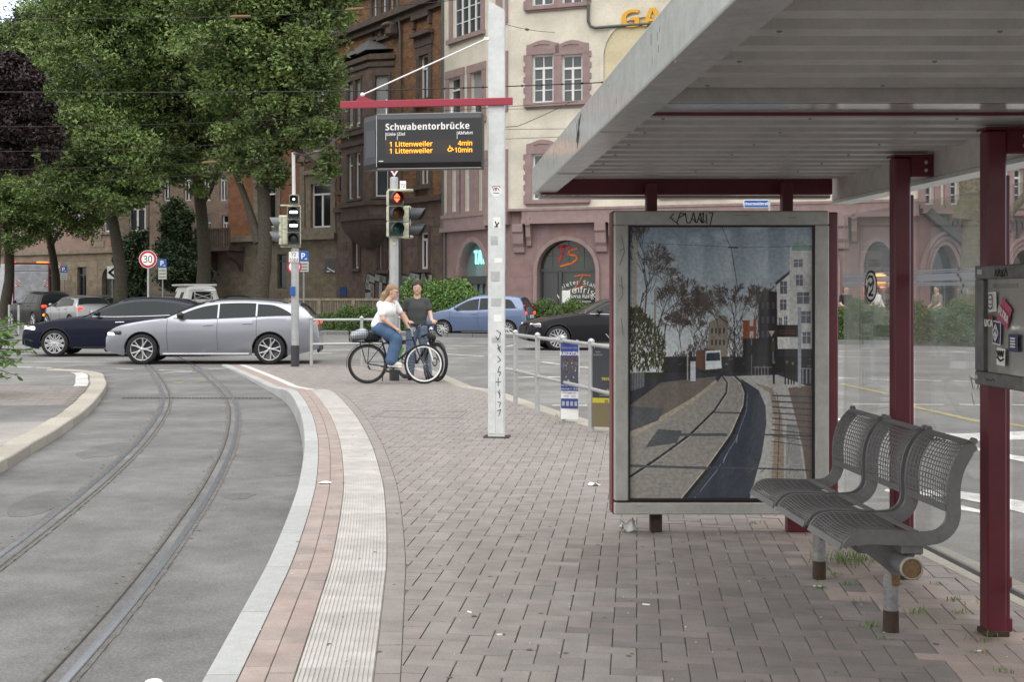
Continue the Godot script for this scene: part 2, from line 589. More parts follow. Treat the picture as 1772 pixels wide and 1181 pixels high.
func build_ground():
	kerb=Track.new(smooth_poly([Vector2(-0.85,2.6),Vector2(-0.855,4.0),Vector2(-0.858,4.95),Vector2(-0.87,6.35),Vector2(-0.885,7.35),Vector2(-0.95,9.05),Vector2(-1.035,10.55),Vector2(-1.245,13.13),Vector2(-1.575,16.1),Vector2(-2.02,19.2),Vector2(-2.42,21.2),Vector2(-2.86,23.0),Vector2(-3.55,25.6),Vector2(-4.3,28.3),Vector2(-4.6,29.3)]))
	rkerb=Track.new(smooth_poly([Vector2(2.95,2.6),Vector2(2.95,5.0),Vector2(2.95,7.2),Vector2(2.72,10.0),Vector2(1.96,14.4),Vector2(1.55,16.6),Vector2(1.07,19.4),Vector2(0.84,21.2),Vector2(0.44,24.4),Vector2(0.05,27.0),Vector2(-0.5,28.6),Vector2(-1.1,29.3)]))
	lkerb=Track.new(smooth_poly([Vector2(-3.3,2.6),Vector2(-3.45,6.0),Vector2(-3.7,9.5),Vector2(-3.93,12.13),Vector2(-4.10,13.68),Vector2(-4.27,15.33),Vector2(-4.69,18.35),Vector2(-5.42,22.2),Vector2(-5.95,24.3),Vector2(-6.42,26.0),Vector2(-6.95,27.0),Vector2(-7.8,27.6)]))
	railL=Track.new(smooth_poly([Vector2(-2.55,2.6),Vector2(-2.57,5.0),Vector2(-2.62,7.2),Vector2(-2.76,9.73),Vector2(-2.95,12.16),Vector2(-3.27,15.18),Vector2(-3.86,19.26),Vector2(-4.65,23.1),Vector2(-6.15,28.97),Vector2(-7.3,33.0),Vector2(-9.2,39.0),Vector2(-12.5,48.0),Vector2(-17.5,60.0),Vector2(-26.0,80.0)],0.2))
	var g:=MB.new()
	g.quad(Vector3(-420,-0.45,60),Vector3(420,-0.45,60),Vector3(420,-0.45,-700),Vector3(-420,-0.45,-700))
	struct("ground","bare grey ground that runs to the horizon beneath the town",g,M.ground)
	var r:=MB.new()
	var e:=29.32
	r.quad(Vector3(-60,ROAD,-e),Vector3(60,ROAD,-e),Vector3(90,ROAD,-130),Vector3(-90,ROAD,-130))
	var zs:=[]
	for i in 54: zs.append(2.6+i*0.5)
	zs.append(e)
	for i in zs.size()-1:
		var a: float=rkerb.x_at(zs[i])
		var b: float=rkerb.x_at(zs[i+1])
		r.quad(Vector3(a,ROAD,-zs[i]),Vector3(60,ROAD,-zs[i]),Vector3(60,ROAD,-zs[i+1]),Vector3(b,ROAD,-zs[i+1]))
	r.quad(Vector3(-60,ROAD,-27.62),Vector3(-7.8,ROAD,-27.62),Vector3(-7.8,ROAD,-e),Vector3(-60,ROAD,-e))
	struct("road","wide grey asphalt crossing and street with worn lane lines",r,M.road)
	var t:=MB.new()
	for i in zs.size()-1:
		var a: float=zs[i]
		var b: float=zs[i+1]
		var la: float=lkerb.x_at(minf(a,27.6)) if a<27.6 else -7.8
		var lb: float=lkerb.x_at(minf(b,27.6)) if b<27.6 else -7.8
		t.quad(Vector3(la,ht(a),-a),Vector3(kerb.x_at(a)+0.05,ht(a),-a),Vector3(kerb.x_at(b)+0.05,ht(b),-b),Vector3(lb,ht(b),-b))
	struct("track_bed","smooth grey asphalt around the sunken tram rails",t,M.asphalt)
func block(b: MB,a: Vector3,c1: Vector3,c2: Vector3,d: Vector3,deep:=0.03,bev:=0.004):
	var m:=(a+c1+c2+d)*0.25
	var o:=[a,c1,c2,d]
	var top:=[]
	for q in o:
		var k: float=bev*1.4/maxf(0.01,(m-q).length())
		top.append(q.lerp(m,k))
	b.quad(top[0],top[1],top[2],top[3])
	for i in 4:
		var j:=(i+1) % 4
		var p: Vector3=o[i]-Vector3(0,bev,0)
		var q: Vector3=o[j]-Vector3(0,bev,0)
		b.quad(p,q,top[j],top[i])
		b.quad(p-Vector3(0,deep,0),q-Vector3(0,deep,0),q,p)
func strip_block(b: MB,s0: float,s1: float,d0: float,d1: float,lift:=0.0,bev:=0.004,tilt:=0.0):
	var c:=[]
	for q in [[s0,d0],[s0,d1],[s1,d1],[s1,d0]]:
		var x:=kerb.at(q[0],q[1])
		c.append(v3(x,hp(x.y)+lift+(tilt if q[0]==s0 else -tilt)))
	block(b,c[0],c[1],c[2],c[3],0.03,bev)
func build_platform():
	var pl:=Node3D.new()
	pl.name = "platform"
	add_child(pl)
	tag(pl,"raised tram platform of grey herringbone paving behind a pale granite kerb","","","structure")
	var bed:=MB.new()
	var z:=2.7
	while z<29.2:
		var z2:=minf(z+0.5,29.25)
		var l1:=kerb.x_at(z)+0.02
		var l2:=kerb.x_at(z2)+0.02
		var r1:=rkerb.x_at(z)-0.03
		var r2:=rkerb.x_at(z2)-0.03
		for k in 6:
			var u:=k/6.0
			var w:=(k+1)/6.0
			bed.quad(Vector3(lerpf(l1,r1,u),hp(z)-0.008,-z),Vector3(lerpf(l1,r1,w),hp(z)-0.008,-z),Vector3(lerpf(l2,r2,w),hp(z2)-0.008,-z2),Vector3(lerpf(l2,r2,u),hp(z2)-0.008,-z2))
		z=z2
	part(pl,"bed",bed,M.sand_joint)
	var L:=kerb.length()
	var s:=0.45
	var n:=0
	while s<L-0.3:
		var s1:=minf(s+(1.0 if s<17.0 else 0.9),L)
		var b:=MB.new()
		var rows_top:=[]
		for k in 6:
			var t:=lerpf(s+0.003,s1-0.003,k/5.0)
			var o:=kerb.at(t,0.0)
			var i:=kerb.at(t,0.132)
			var y:=hp(o.y)
			var base:=ht(o.y)-0.02
			var batter:=kerb.at(t,-0.012)
			rows_top.append(PackedVector3Array([v3(batter,base),v3(o,y-0.012),v3(kerb.at(t,0.006),y-0.003),v3(kerb.at(t,0.014),y),v3(i,y),v3(i,y-0.04)]))
		for k in 5:
			for j in 5:
				b.quad(rows_top[k][j],rows_top[k][j+1],rows_top[k+1][j+1],rows_top[k+1][j])
		for k in [0,5]:
			var q: PackedVector3Array=rows_top[k]
			b.tri(q[0],q[3],q[5]); b.tri(q[0],q[1],q[3]); b.tri(q[3],q[4],q[5])
		part(pl,"kerb_stone",b,tone("granite_%d" % (n % 4),"granite",[1.0,0.93,1.05,0.97][n % 4]))
		s=s1
		n+=1
	var far:={"red": MB.new(),"grey": MB.new(),"plates": MB.new()}
	for row in [[0.137,0.238,"red",0.2],[0.241,0.343,"red",0.2],[0.647,0.745,"grey",0.2]]:
		s=0.45+(0.1 if row[0]<0.2 else 0.03)
		while s<L-0.3:
			var ln: float=row[3]*rng.randf_range(0.94,1.06)
			var zz:=kerb.at(s).y
			var col: int=rng.randi() % 5
			var lift:=rng.randf_range(-0.0015,0.0015)
			if zz<15.0:
				var b:=MB.new()
				strip_block(b,s+0.003,s+ln-0.003,row[0],row[1],lift,0.003,rng.randf_range(-0.001,0.001))
				part(pl,"edge_paver",b,M[("red%d" if row[2] == "red" else "paver%d") % col])
			else:
				strip_block(far[row[2]],s+0.003,s+ln-0.003,row[0],row[1],lift,0.003)
			s+=ln
	s=0.45
	var ramp:=kerb.s_at(20.2)
	while s<ramp:
		var s1:=s+0.3
		var zz:=kerb.at(s).y
		var b: MB=MB.new() if zz<17.0 else far.plates
		var w:=0.298/16.0
		strip_block(b,s+0.0025,s1-0.0025,0.347,0.643,-0.004,0.003)
		for k in 16:
			var d0:=0.348+w*k
			var c:=[]
			for q in [[s+0.003,d0+0.002],[s+0.003,d0+w*0.62],[s1-0.003,d0+w*0.62],[s1-0.003,d0+0.002]]:
				var x:=kerb.at(q[0],q[1])
				c.append(v3(x,hp(x.y)+0.0005))
			block(b,c[0],c[1],c[2],c[3],0.004,0.0025)
		if zz<17.0:
			part(pl,"tactile_plate",b,tone("tactile_%d" % (n % 3),"tactile",[1.0,0.93,1.06][n % 3]))
		n+=1
		s=s1
	part(pl,"tactile_field",far.plates,M.tactile,Transform3D(),"stuff")
	while s<L-0.3:
		var b:=MB.new()
		strip_block(b,s+0.002,s+0.298,0.347,0.475,0.0,0.003)
		part(pl,"white_paver",b,M.white_paving)
		strip_block(far.grey,s+0.002,s+0.298,0.479,0.643,0.0,0.003)
		s+=0.3
	part(pl,"edge_paver_field",far.red,M.red1,Transform3D(),"stuff")
	part(pl,"grey_paver_field",far.grey,M.paver2,Transform3D(),"stuff")
	s=0.0
	while s<rkerb.length()-0.2:
		var s1:=minf(s+1.0,rkerb.length())
		var b:=MB.new()
		for k in 4:
			var t0:=lerpf(s+0.004,s1-0.004,k/4.0)
			var t1:=lerpf(s+0.004,s1-0.004,(k+1)/4.0)
			var c:=[]
			for q in [[t0,-0.24],[t0,0.0],[t1,0.0],[t1,-0.24]]:
				var x:=rkerb.at(q[0],q[1])
				c.append(v3(x,hp(x.y)+0.003))
			block(b,c[0],c[1],c[2],c[3],0.16,0.008)
		part(pl,"street_kerb_stone",b,tone("kerb_%d" % (n % 3),"kerb_buff",[1.0,0.92,1.07][n % 3]))
		s=s1
		n+=1
	herringbone(pl)
	var f:=thing("paved_manhole_cover","rectangular steel-framed access cover filled with paving in the platform","manhole cover",Vector3(-0.12,0.0,-15.9),-0.154)
	var fr:=MB.new()
	for q in [[0,-0.42,1.0,0.03],[0,0.42,1.0,0.03],[-0.5,0,0.03,0.87],[0.5,0,0.03,0.87]]:
		fr.box(Vector3(q[0],0.002,q[1]),Vector3(q[2],0.008,q[3]))
	part(f,"frame",fr,M.galv_dark)
	var fh:=MB.new()
	fh.box(Vector3(0.06,0.003,-0.1),Vector3(0.2,0.006,0.07))
	part(f,"lifting_plate",fh,M.galv_dark)
func herringbone(pl: Node3D):
	var a:=0.154
	var e:=Vector2(cos(a),-sin(a))
	var u:=Vector2(sin(a),cos(a))
	var lim:=Track.new(kerb.p)
	var near:=[]
	var xfs:=[]
	var cols:=[]
	var cut:=MB.new()
	var unit:=MB.new()
	block(unit,Vector3(-0.0982,0,0.0482),Vector3(0.0982,0,0.0482),Vector3(0.0982,0,-0.0482),Vector3(-0.0982,0,-0.0482),0.03,0.003)
	var um:=unit.mesh()
	var lx:={}
	var rx:={}
	for iy in range(20,300):
		for ix in range(-98,45):
			var t:=posmod(ix-iy,4)
			if t==1 or t==2: continue
			var vert:=t==3
			var c:=(e*(ix+(0.5 if vert else 1.0))+u*(iy+(1.0 if vert else 0.5)))*0.1
			if c.y<4.3 or c.y>29.0: continue
			var zk:=int(c.y*10)
			if not lx.has(zk):
				lx[zk]=lim.x_at(c.y,0.748)
				rx[zk]=rkerb.x_at(c.y,-0.243)
			var l: float=lx[zk]
			var r: float=rx[zk]
			if c.x<l-0.15 or c.x>r+0.15: continue
			var hw:=(u if vert else e)*0.0975
			var hd:=(e if vert else u)*0.0475
			var poly:=PackedVector2Array([c-hw-hd,c+hw-hd,c+hw+hd,c-hw+hd])
			var inside:=c.x>l+0.13 and c.x<r-0.13
			if not inside:
				var region:=PackedVector2Array([Vector2(lim.x_at(c.y-0.2,0.748),c.y-0.2),Vector2(lim.x_at(c.y,0.748),c.y),Vector2(lim.x_at(c.y+0.2,0.748),c.y+0.2),Vector2(rkerb.x_at(c.y+0.2,-0.243),c.y+0.2),Vector2(rkerb.x_at(c.y,-0.243),c.y),Vector2(rkerb.x_at(c.y-0.2,-0.243),c.y-0.2)])
				var res:=Geometry2D.intersect_polygons(poly,region)
				if res.is_empty(): continue
				var q: PackedVector2Array=res[0]
				if q.size()<3: continue
				var ar:=0.0
				for i in q.size(): ar+=q[i].cross(q[(i+1) % q.size()])
				if absf(ar)*0.5<0.0012: continue
				if absf(ar)*0.5<0.0183:
					var y:=hp(c.y)
					cut.prism(q,0.03,Transform3D(Basis(Vector3(1,0,0),Vector3(0,0,-1),Vector3(0,1,0)),Vector3(0,y-0.03,0)))
					continue
			var sl:=(hp(c.y+0.1)-hp(c.y-0.1))/0.2
			var ang:=a if not vert else a+PI/2
			var b:=Basis(Vector3(1,0,0),sl).rotated(Vector3.UP,0.0)*Basis(Vector3.UP,-ang)
			b=Basis(Vector3(0,0,1),rng.randfn(0,0.004))*Basis(Vector3(1,0,0),rng.randfn(0,0.004))*b
			var xf:=Transform3D(b,Vector3(c.x,hp(c.y)+rng.randfn(0,0.0008),-c.y))
			if c.y<10.5 and c.x<2.55: near.append([c.y,xf])
			else:
				xfs.append(xf)
				var f:=rng.randf_range(0.93,1.07)
				cols.append(Color(f*rng.randf_range(1.0,1.05),f,f*rng.randf_range(0.98,1.0)))
	near.sort_custom(func(x,y): return x[0]<y[0])
	var nz:=FastNoiseLite.new()
	nz.seed=8
	nz.frequency=0.9
	for k in 4: tone("paver_shade_dirty%d" % k,"paver%d" % k,[0.74,0.82,0.70,0.78][k])  # darker tints: the shelter roof's shade put into the paver colour, with some dirt
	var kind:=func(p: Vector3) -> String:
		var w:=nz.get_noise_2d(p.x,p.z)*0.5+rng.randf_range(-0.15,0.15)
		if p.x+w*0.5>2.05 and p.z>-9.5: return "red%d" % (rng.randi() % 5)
		if p.x+w>0.75 and p.z>-7.6+w: return "paver_shade_dirty%d" % (rng.randi() % 4)  # area below the roof, where its shade is tinted in along with dirt
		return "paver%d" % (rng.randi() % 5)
	for i in near.size():
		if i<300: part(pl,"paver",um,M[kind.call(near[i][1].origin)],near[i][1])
		else:
			xfs.append(near[i][1])
			var f:=rng.randf_range(0.93,1.07)
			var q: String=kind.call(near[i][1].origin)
			if "dirty" in q: f*=0.82  # instanced pavers get the same painted roof shade and dirt
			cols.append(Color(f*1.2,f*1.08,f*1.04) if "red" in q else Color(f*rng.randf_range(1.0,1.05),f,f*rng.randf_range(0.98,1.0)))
	many(pl,"paver_field",um,M.paver_many,xfs,cols)
	part(pl,"cut_paver_field",cut,M.paver1,Transform3D(),"stuff")
func build_left_pavement():
	var pv:=Node3D.new()
	pv.name = "left_pavement"
	add_child(pv)
	tag(pv,"paved and asphalted pavement behind the buff stone kerb left of the rails","","","structure")
	var L:=lkerb.length()
	var s:=0.0
	var n:=0
	while s<L-0.2:
		var s1:=minf(s+[1.02,0.95,1.1,0.9][n % 4],L)
		var b:=MB.new()
		for k in 3:
			var t0:=lerpf(s+0.006,s1-0.006,k/3.0)
			var t1:=lerpf(s+0.006,s1-0.006,(k+1)/3.0)
			var c:=[]
			for q in [[t0,-0.27],[t0,0.0],[t1,0.0],[t1,-0.27]]:
				var x:=lkerb.at(q[0],q[1])
				c.append(v3(x,hl(x.y)+[0.0,0.006,-0.005,0.003][n % 4]))
			block(b,c[0],c[1],c[2],c[3],0.14,0.012)
		part(pv,"kerb_stone",b,tone("buff_%d" % (n % 4),"kerb_buff",[1.0,1.12,0.9,1.05][n % 4]))
		s=s1
		n+=1
	var bands:=[[2.6,13.4,"asphalt"],[13.4,16.0,"pale_patch"],[16.0,18.3,"asphalt"],[18.3,22.0,"slabs"],[22.0,27.58,"asphalt"]]
	for bd in bands:
		var z: float=bd[0]
		var m:=MB.new()
		while z<bd[1]-0.01:
			var z2:=minf(z+0.4,bd[1])
			m.quad(Vector3(-40,hl(z)-0.006,-z),Vector3(lkerb.x_at(z,-0.27),hl(z)-0.006,-z),Vector3(lkerb.x_at(z2,-0.27),hl(z2)-0.006,-z2),Vector3(-40,hl(z2)-0.006,-z2))
			z=z2
		if bd[2] == "slabs": part(pv,"slab_bed",m,M.joint)
		elif bd[2] == "pale_patch": part(pv,"concrete_patch",m,tone("pale_patch","ground",1.35))
		else: part(pv,"asphalt_surface",m,M.asphalt if z<25 else M.road)
	var z:=18.3
	var row:=0
	var slabs:=MB.new()
	while z<21.9:
		var x:=lkerb.x_at(z+0.1,-0.28)-(0.12 if row % 2 else 0.0)
		while x>-14.0:
			var y:=hl(z)+rng.randf_range(-0.002,0.002)
			var f:=rng.randi() % 5
			if x>-8.6 and row<18:
				var b:=MB.new()
				block(b,Vector3(x-0.236,y,-z),Vector3(x,y,-z),Vector3(x,y,-z-0.196),Vector3(x-0.236,y,-z-0.196),0.02,0.004)
				part(pv,"paving_slab",b,tone("slab_%d" % f,"kerb_buff",[0.50,0.56,0.6,0.54,0.62][f],Color(1.0,0.97,1.05)))
			else:
				block(slabs,Vector3(x-0.236,y,-z),Vector3(x,y,-z),Vector3(x,y,-z-0.196),Vector3(x-0.236,y,-z-0.196),0.02,0.004)
			x-=0.24
		z+=0.2
		row+=1
	part(pv,"slab_field",slabs,tone("slab_m","kerb_buff",0.56,Color(1.0,0.97,1.05)),Transform3D(),"stuff")
	var sb:=MB.new()
	var zz:=21.9
	while zz<26.4:
		sb.quad(Vector3(lkerb.x_at(zz,-0.52),hl(zz),-zz),Vector3(lkerb.x_at(zz,-0.30),hl(zz),-zz),Vector3(lkerb.x_at(zz+0.5,-0.30),hl(zz+0.5),-zz-0.5),Vector3(lkerb.x_at(zz+0.5,-0.52),hl(zz+0.5),-zz-0.5))
		zz+=0.5
	part(pv,"white_marking",sb,tone("paint_mid","paint_white",0.75))
func sweep(t: Track,s0: float,s1: float,step: float,prof: Array,flip:=false) -> MB:
	var rows:=[]
	var s:=s0
	while true:
		var row:=PackedVector3Array()
		for q in prof:
			var x:=t.at(s,q.x)
			var y:=ht(x.y) if x.y<29.3 else ROAD
			row.append(v3(x,y+q.y))
		rows.append(row)
		if s>=s1: break
		s=minf(s+step,s1)
	var b:=MB.new()
	b.grid(rows,flip)
	return b
func build_rails():
	var L:=railL.length()
	for k in 2:
		var off:=1.0 if k else 0.0
		var sg:=1.0 if k else -1.0
		var o:=Node3D.new()
		o=thing("tram_rail",["grooved tram rail farther from the platform, beside the left kerb","grooved tram rail nearer the platform, with a wide shiny head"][k],"tram rail",Vector3.ZERO,0.0,"rails of the tram track")
		var head:=[Vector2(off,-0.03),Vector2(off+sg*0.003,0.004),Vector2(off+sg*0.012,0.009),Vector2(off+sg*0.028,0.0105),Vector2(off+sg*0.045,0.009),Vector2(off+sg*0.053,0.004),Vector2(off+sg*0.055,-0.02)]
		var groove:=[Vector2(off-sg*0.054,0.002),Vector2(off-sg*0.048,-0.03),Vector2(off-sg*0.002,-0.032),Vector2(off,0.0)]
		var lip:=[Vector2(off-sg*0.073,-0.01),Vector2(off-sg*0.071,0.006),Vector2(off-sg*0.056,0.007),Vector2(off-sg*0.054,-0.02)]
		part(o,"running_head",sweep(railL,0,L,0.25,head,sg<0),M.rail_head)
		part(o,"groove",sweep(railL,0,L,0.25,groove,sg>0),M.groove)
		part(o,"guard_lip",sweep(railL,0,L,0.25,lip,sg>0),M.rail_side)
		for side in [-1.0,1.0]:
			var b:=MB.new()
			var rows:=[]
			var s:=0.0
			while s<30.0:
				var inner:=0.056 if side*sg>0 else 0.074
				var w:=inner+0.022+rng.randf()*0.009+(0.012 if rng.randf()<0.06 else 0.0)
				var a:=railL.at(s,off+side*inner)
				var c:=railL.at(s,off+side*(inner+w)*0.5+side*inner*0.25)
				var d:=railL.at(s,off+side*w)
				rows.append(PackedVector3Array([v3(a,ht(a.y)+0.003),v3(c,ht(c.y)+rng.randf_range(0.002,0.008)),v3(d,ht(d.y)+0.001)]))
				s+=0.06
			b.grid(rows,side<0)
			part(o,"joint_filler",b,M.sealant)
	var cr:=MB.new()
	var r:=RandomNumberGenerator.new()
	r.seed=99
	for i in 200:
		var s:=r.randf_range(1.5,22.0)
		var x:=railL.at(s,(1.0 if r.randf()<0.5 else 0.0)+(0.09+r.randf()*0.06)*(1 if r.randf()<0.3 else -1))
		var sz:=r.randf_range(0.003,0.011)
		cr.ball(v3(x,ht(x.y)+0.002),Vector3(sz,sz*0.35,sz*1.4),Basis(Vector3.UP,r.randf()*6.0),6)
	var c:=part(self,"asphalt_crumbs",cr,M.sealant)
	tag(c,"loose dark crumbs of broken asphalt along the rail joints","","","stuff")
	var tb:=get_node("track_bed") as Node3D
	for q in [[-3.05,10.5,0.45,1.4],[-1.55,10.8,0.25,0.4],[-3.4,14.0,0.5,1.6]]:
		var p:=PackedVector2Array()
		for i in 14:
			var a:=TAU*i/14
			var k:=r.randf_range(0.75,1.15)
			p.append(Vector2(q[0]+cos(a)*q[2]*0.5*k,q[1]+sin(a)*q[3]*0.5*k))
		var b:=MB.new()
		b.prism(p,0.0012,Transform3D(Basis(Vector3(1,0,0),Vector3(0,0,-1),Vector3(0,1,0)),Vector3(0,ht(q[1])+0.0008,0)))
		part(tb,"asphalt_patch",b,tone("patch_%d" % (int(q[1]) % 2),"asphalt",[0.82,0.9][int(q[1]) % 2]))
	for q in [[-1.4,12.0,0.9],[-2.8,17.0,0.7]]:
		var l:=[]
		var x: float=q[0]
		var z: float=q[1]
		for i in 12:
			l.append(x); l.append(z)
			x+=cos(q[2])*0.07+r.randfn()*0.02
			z+=sin(q[2])*0.07+r.randfn()*0.03
		strokes(tb,"crack",[l],0.005,Transform3D(Basis(Vector3(1,0,0),Vector3(0,0,-1),Vector3(0,1,0)),Vector3(0,ht(q[1])+0.001,0)),M.sealant)
	var dr:=thing("slot_drain","thin slotted drain channel crossing both rails","drain",Vector3(-3.66,ht(20.85),-20.85))
	var fr:=MB.new()
	fr.box(Vector3(0,0.002,0),Vector3(2.35,0.008,0.14))
	part(dr,"channel_frame",fr,M.rail_side)
	for i in 39:
		var b:=MB.new()
		b.box(Vector3(-1.14+i*0.06,0.008,0),Vector3(0.03,0.006,0.11))
		part(dr,"slot",b,M.groove)
func mark(road: Node3D,pts: Array,m: String):
	var b:=MB.new()
	var q:=[]
	for i in range(0,pts.size(),2): q.append(G(pts[i],pts[i+1],ROAD+0.005))
	if q.size()==4: b.quad(q[0],q[1],q[2],q[3])
	else:
		for i in range(0,q.size()-2,2): b.quad(q[i],q[i+1],q[i+3],q[i+2])
	part(road,"road_marking",b,M[m])
func mark_line(road: Node3D,x0: float,y0: float,x1: float,y1: float,w: float,m: String):
	var a:=G(x0,y0,ROAD+0.005)
	var c:=G(x1,y1,ROAD+0.005)
	var d:=(c-a).normalized()
	var s:=Vector3(-d.z,0,d.x)*w*0.5
	var b:=MB.new()
	b.quad(a-s,c-s,c+s,a+s)
	part(road,"road_marking",b,M[m])
func build_markings():
	var road:=get_node("road") as Node3D
	for l in [[-60,626,205,626.5,0.12,"paint_white"],[28,635.5,55,636,0.14,"paint_white"],[64,636.5,90,637,0.14,"paint_white"],[57,641,128,641.5,0.25,"paint_worn"],
		[540,612,575,611,0.12,"paint_white"],[555,607,612,606,0.12,"paint_white"],[545,600,640,599,0.12,"paint_worn"],
		[765,598,800,598.5,0.12,"paint_white"],[770,603.5,790,604,0.12,"paint_white"],[800,599,838,599,0.12,"paint_white"],[772,613,838,617,0.12,"paint_white"],
		[876,600,893,597,0.12,"paint_white"],[896,600.3,928,600.3,0.12,"paint_white"],[938,627,969,630.5,0.12,"paint_white"],[1000,635.2,1022,637,0.12,"paint_white"],[896,653.5,972,652.5,0.13,"paint_white"],[956,702,1016,702,0.12,"paint_white"],
		[1440,608,1900,612.5,0.14,"paint_white"],[1440,617,1560,620.5,0.12,"paint_white"],[1640,621,1690,622,0.12,"paint_worn"],
		[1450,654,1481,655.5,0.13,"paint_white"],[1502,656.5,1545,658,0.13,"paint_white"],[1574,657.6,1628,659.5,0.13,"paint_white"],[1648,659.6,1692,661,0.13,"paint_white"],[1715,662,1765,664,0.13,"paint_white"],
		[1475,700,1633,700.5,0.12,"paint_white"],[1660,700.3,1700,701,0.12,"paint_white"],[1750,701,1850,702,0.12,"paint_white"],[1440,724,1470,730,0.14,"paint_white"],
		[1456,664.3,1541,683.5,0.14,"paint_yellow"],[1573,702.5,1699,731,0.15,"paint_yellow"],[1747,733.5,1790,742,0.15,"paint_yellow"]]:
		mark_line(road,l[0],l[1],l[2],l[3],l[4],l[5])
	mark(road,[1600,763,1650,761.5,1600,751,1650,750,],"paint_white")
	mark(road,[1610,756,1612,753,1650,765,1650,751,1700,763,1700,749.5,1790,760.5,1790,746],"paint_white")
	mark(road,[1686,778,1688,774,1740,793,1740,786,1800,806,1800,795],"paint_white")
	mark(road,[1560,862,1560,852,1600,858,1600,848,1655,862,1655,850,1710,873,1710,857,1790,893,1790,871],"paint_white")
	mark(road,[1530,850,1533,846,1600,868,1600,862,1655,882,1655,873,1702,889,1700,884],"paint_white")
	var tb:=get_node("track_bed") as Node3D
	for l in [[202,639,232,640],[275,641.5,333,643],[284,645.2,340,644.2],[362,640,405,638.5],[301,660.5,318,660.5],[338,659.3,353,658.7]]:
		var a:=G(l[0],l[1],ht(26.5)+0.006)
		var c:=G(l[2],l[3],ht(26.5)+0.006)
		var b:=MB.new()
		a.y=ht(-a.z)+0.006
		c.y=ht(-c.z)+0.006
		b.quad(a+Vector3(0,0,0.09),c+Vector3(0,0,0.09),c-Vector3(0,0,0.09),a-Vector3(0,0,0.09))
		part(tb,"track_marking",b,M.paint_worn if l[1]<650 else M.paint_yellow)
class Front:
	var o: Vector3
	var d: Vector3
	var n: Vector3
	func _init(o_: Vector3,d_: Vector3):
		o=o_
		d=d_.normalized()
		n=d.cross(Vector3.UP)
	func p(u: float,v: float,out:=0.0) -> Vector3:
		return o+d*u+Vector3.UP*v+n*out
	func xf(u: float,v: float,out:=0.0) -> Transform3D:
		return Transform3D(Basis(d,Vector3.UP,n),p(u,v,out))
	func u_of(px: float) -> float:
		var k:=(px-745.0)/2300.0
		return (o.x+k*o.z)/-(d.x+k*d.z)
	func v_of(px: float,py: float) -> float:
		var z:=-(o.z+d.z*u_of(px))
		return 1.45-(py-508.0)*z/2300.0-o.y
	func rect(x0: float,y0: float,x1: float,y1: float) -> Rect2:
		var a:=u_of(x0)
		var b:=u_of(x1)
		var m:=(x0+x1)*0.5
		return Rect2(a,v_of(m,y1),b-a,v_of(m,y0)-v_of(m,y1))
	func bar(b: MB,u0: float,u1: float,v0: float,v1: float,w0: float,w1: float):
		b.box_between(p(u0,(v0+v1)*0.5,(w0+w1)*0.5),p(u1,(v0+v1)*0.5,(w0+w1)*0.5),Vector3.UP*(v1-v0)*0.5,n*(w1-w0)*0.5)
func wall_face(b: MB,f: Front,u0: float,u1: float,v0: float,v1: float,holes: Array,deep:=0.28,out:=0.0):
	var us:=[u0,u1]
	var vs:=[v0,v1]
	for h in holes:
		us.append(h.position.x); us.append(h.end.x)
		vs.append(h.position.y); vs.append(h.end.y)
	us=us.filter(func(x): return x>=u0-1e-4 and x<=u1+1e-4)
	vs=vs.filter(func(x): return x>=v0-1e-4 and x<=v1+1e-4)
	us.sort(); vs.sort()
	for i in us.size()-1:
		if us[i+1]-us[i]<1e-4: continue
		for j in vs.size()-1:
			if vs[j+1]-vs[j]<1e-4: continue
			var c:=Vector2((us[i]+us[i+1])*0.5,(vs[j]+vs[j+1])*0.5)
			var hit:=false
			for h in holes:
				if h.has_point(c):
					hit=true
					break
			if not hit:
				b.quad(f.p(us[i],vs[j],out),f.p(us[i+1],vs[j],out),f.p(us[i+1],vs[j+1],out),f.p(us[i],vs[j+1],out))
	for h in holes:
		var a0: float=h.position.x
		var a1: float=h.end.x
		var c0: float=h.position.y
		var c1: float=h.end.y
		b.quad(f.p(a0,c0,out-deep),f.p(a0,c0,out),f.p(a0,c1,out),f.p(a0,c1,out-deep))
		b.quad(f.p(a1,c0,out),f.p(a1,c0,out-deep),f.p(a1,c1,out-deep),f.p(a1,c1,out))
		b.quad(f.p(a0,c0,out-deep),f.p(a1,c0,out-deep),f.p(a1,c0,out),f.p(a0,c0,out))
		b.quad(f.p(a0,c1,out),f.p(a1,c1,out),f.p(a1,c1,out-deep),f.p(a0,c1,out-deep))
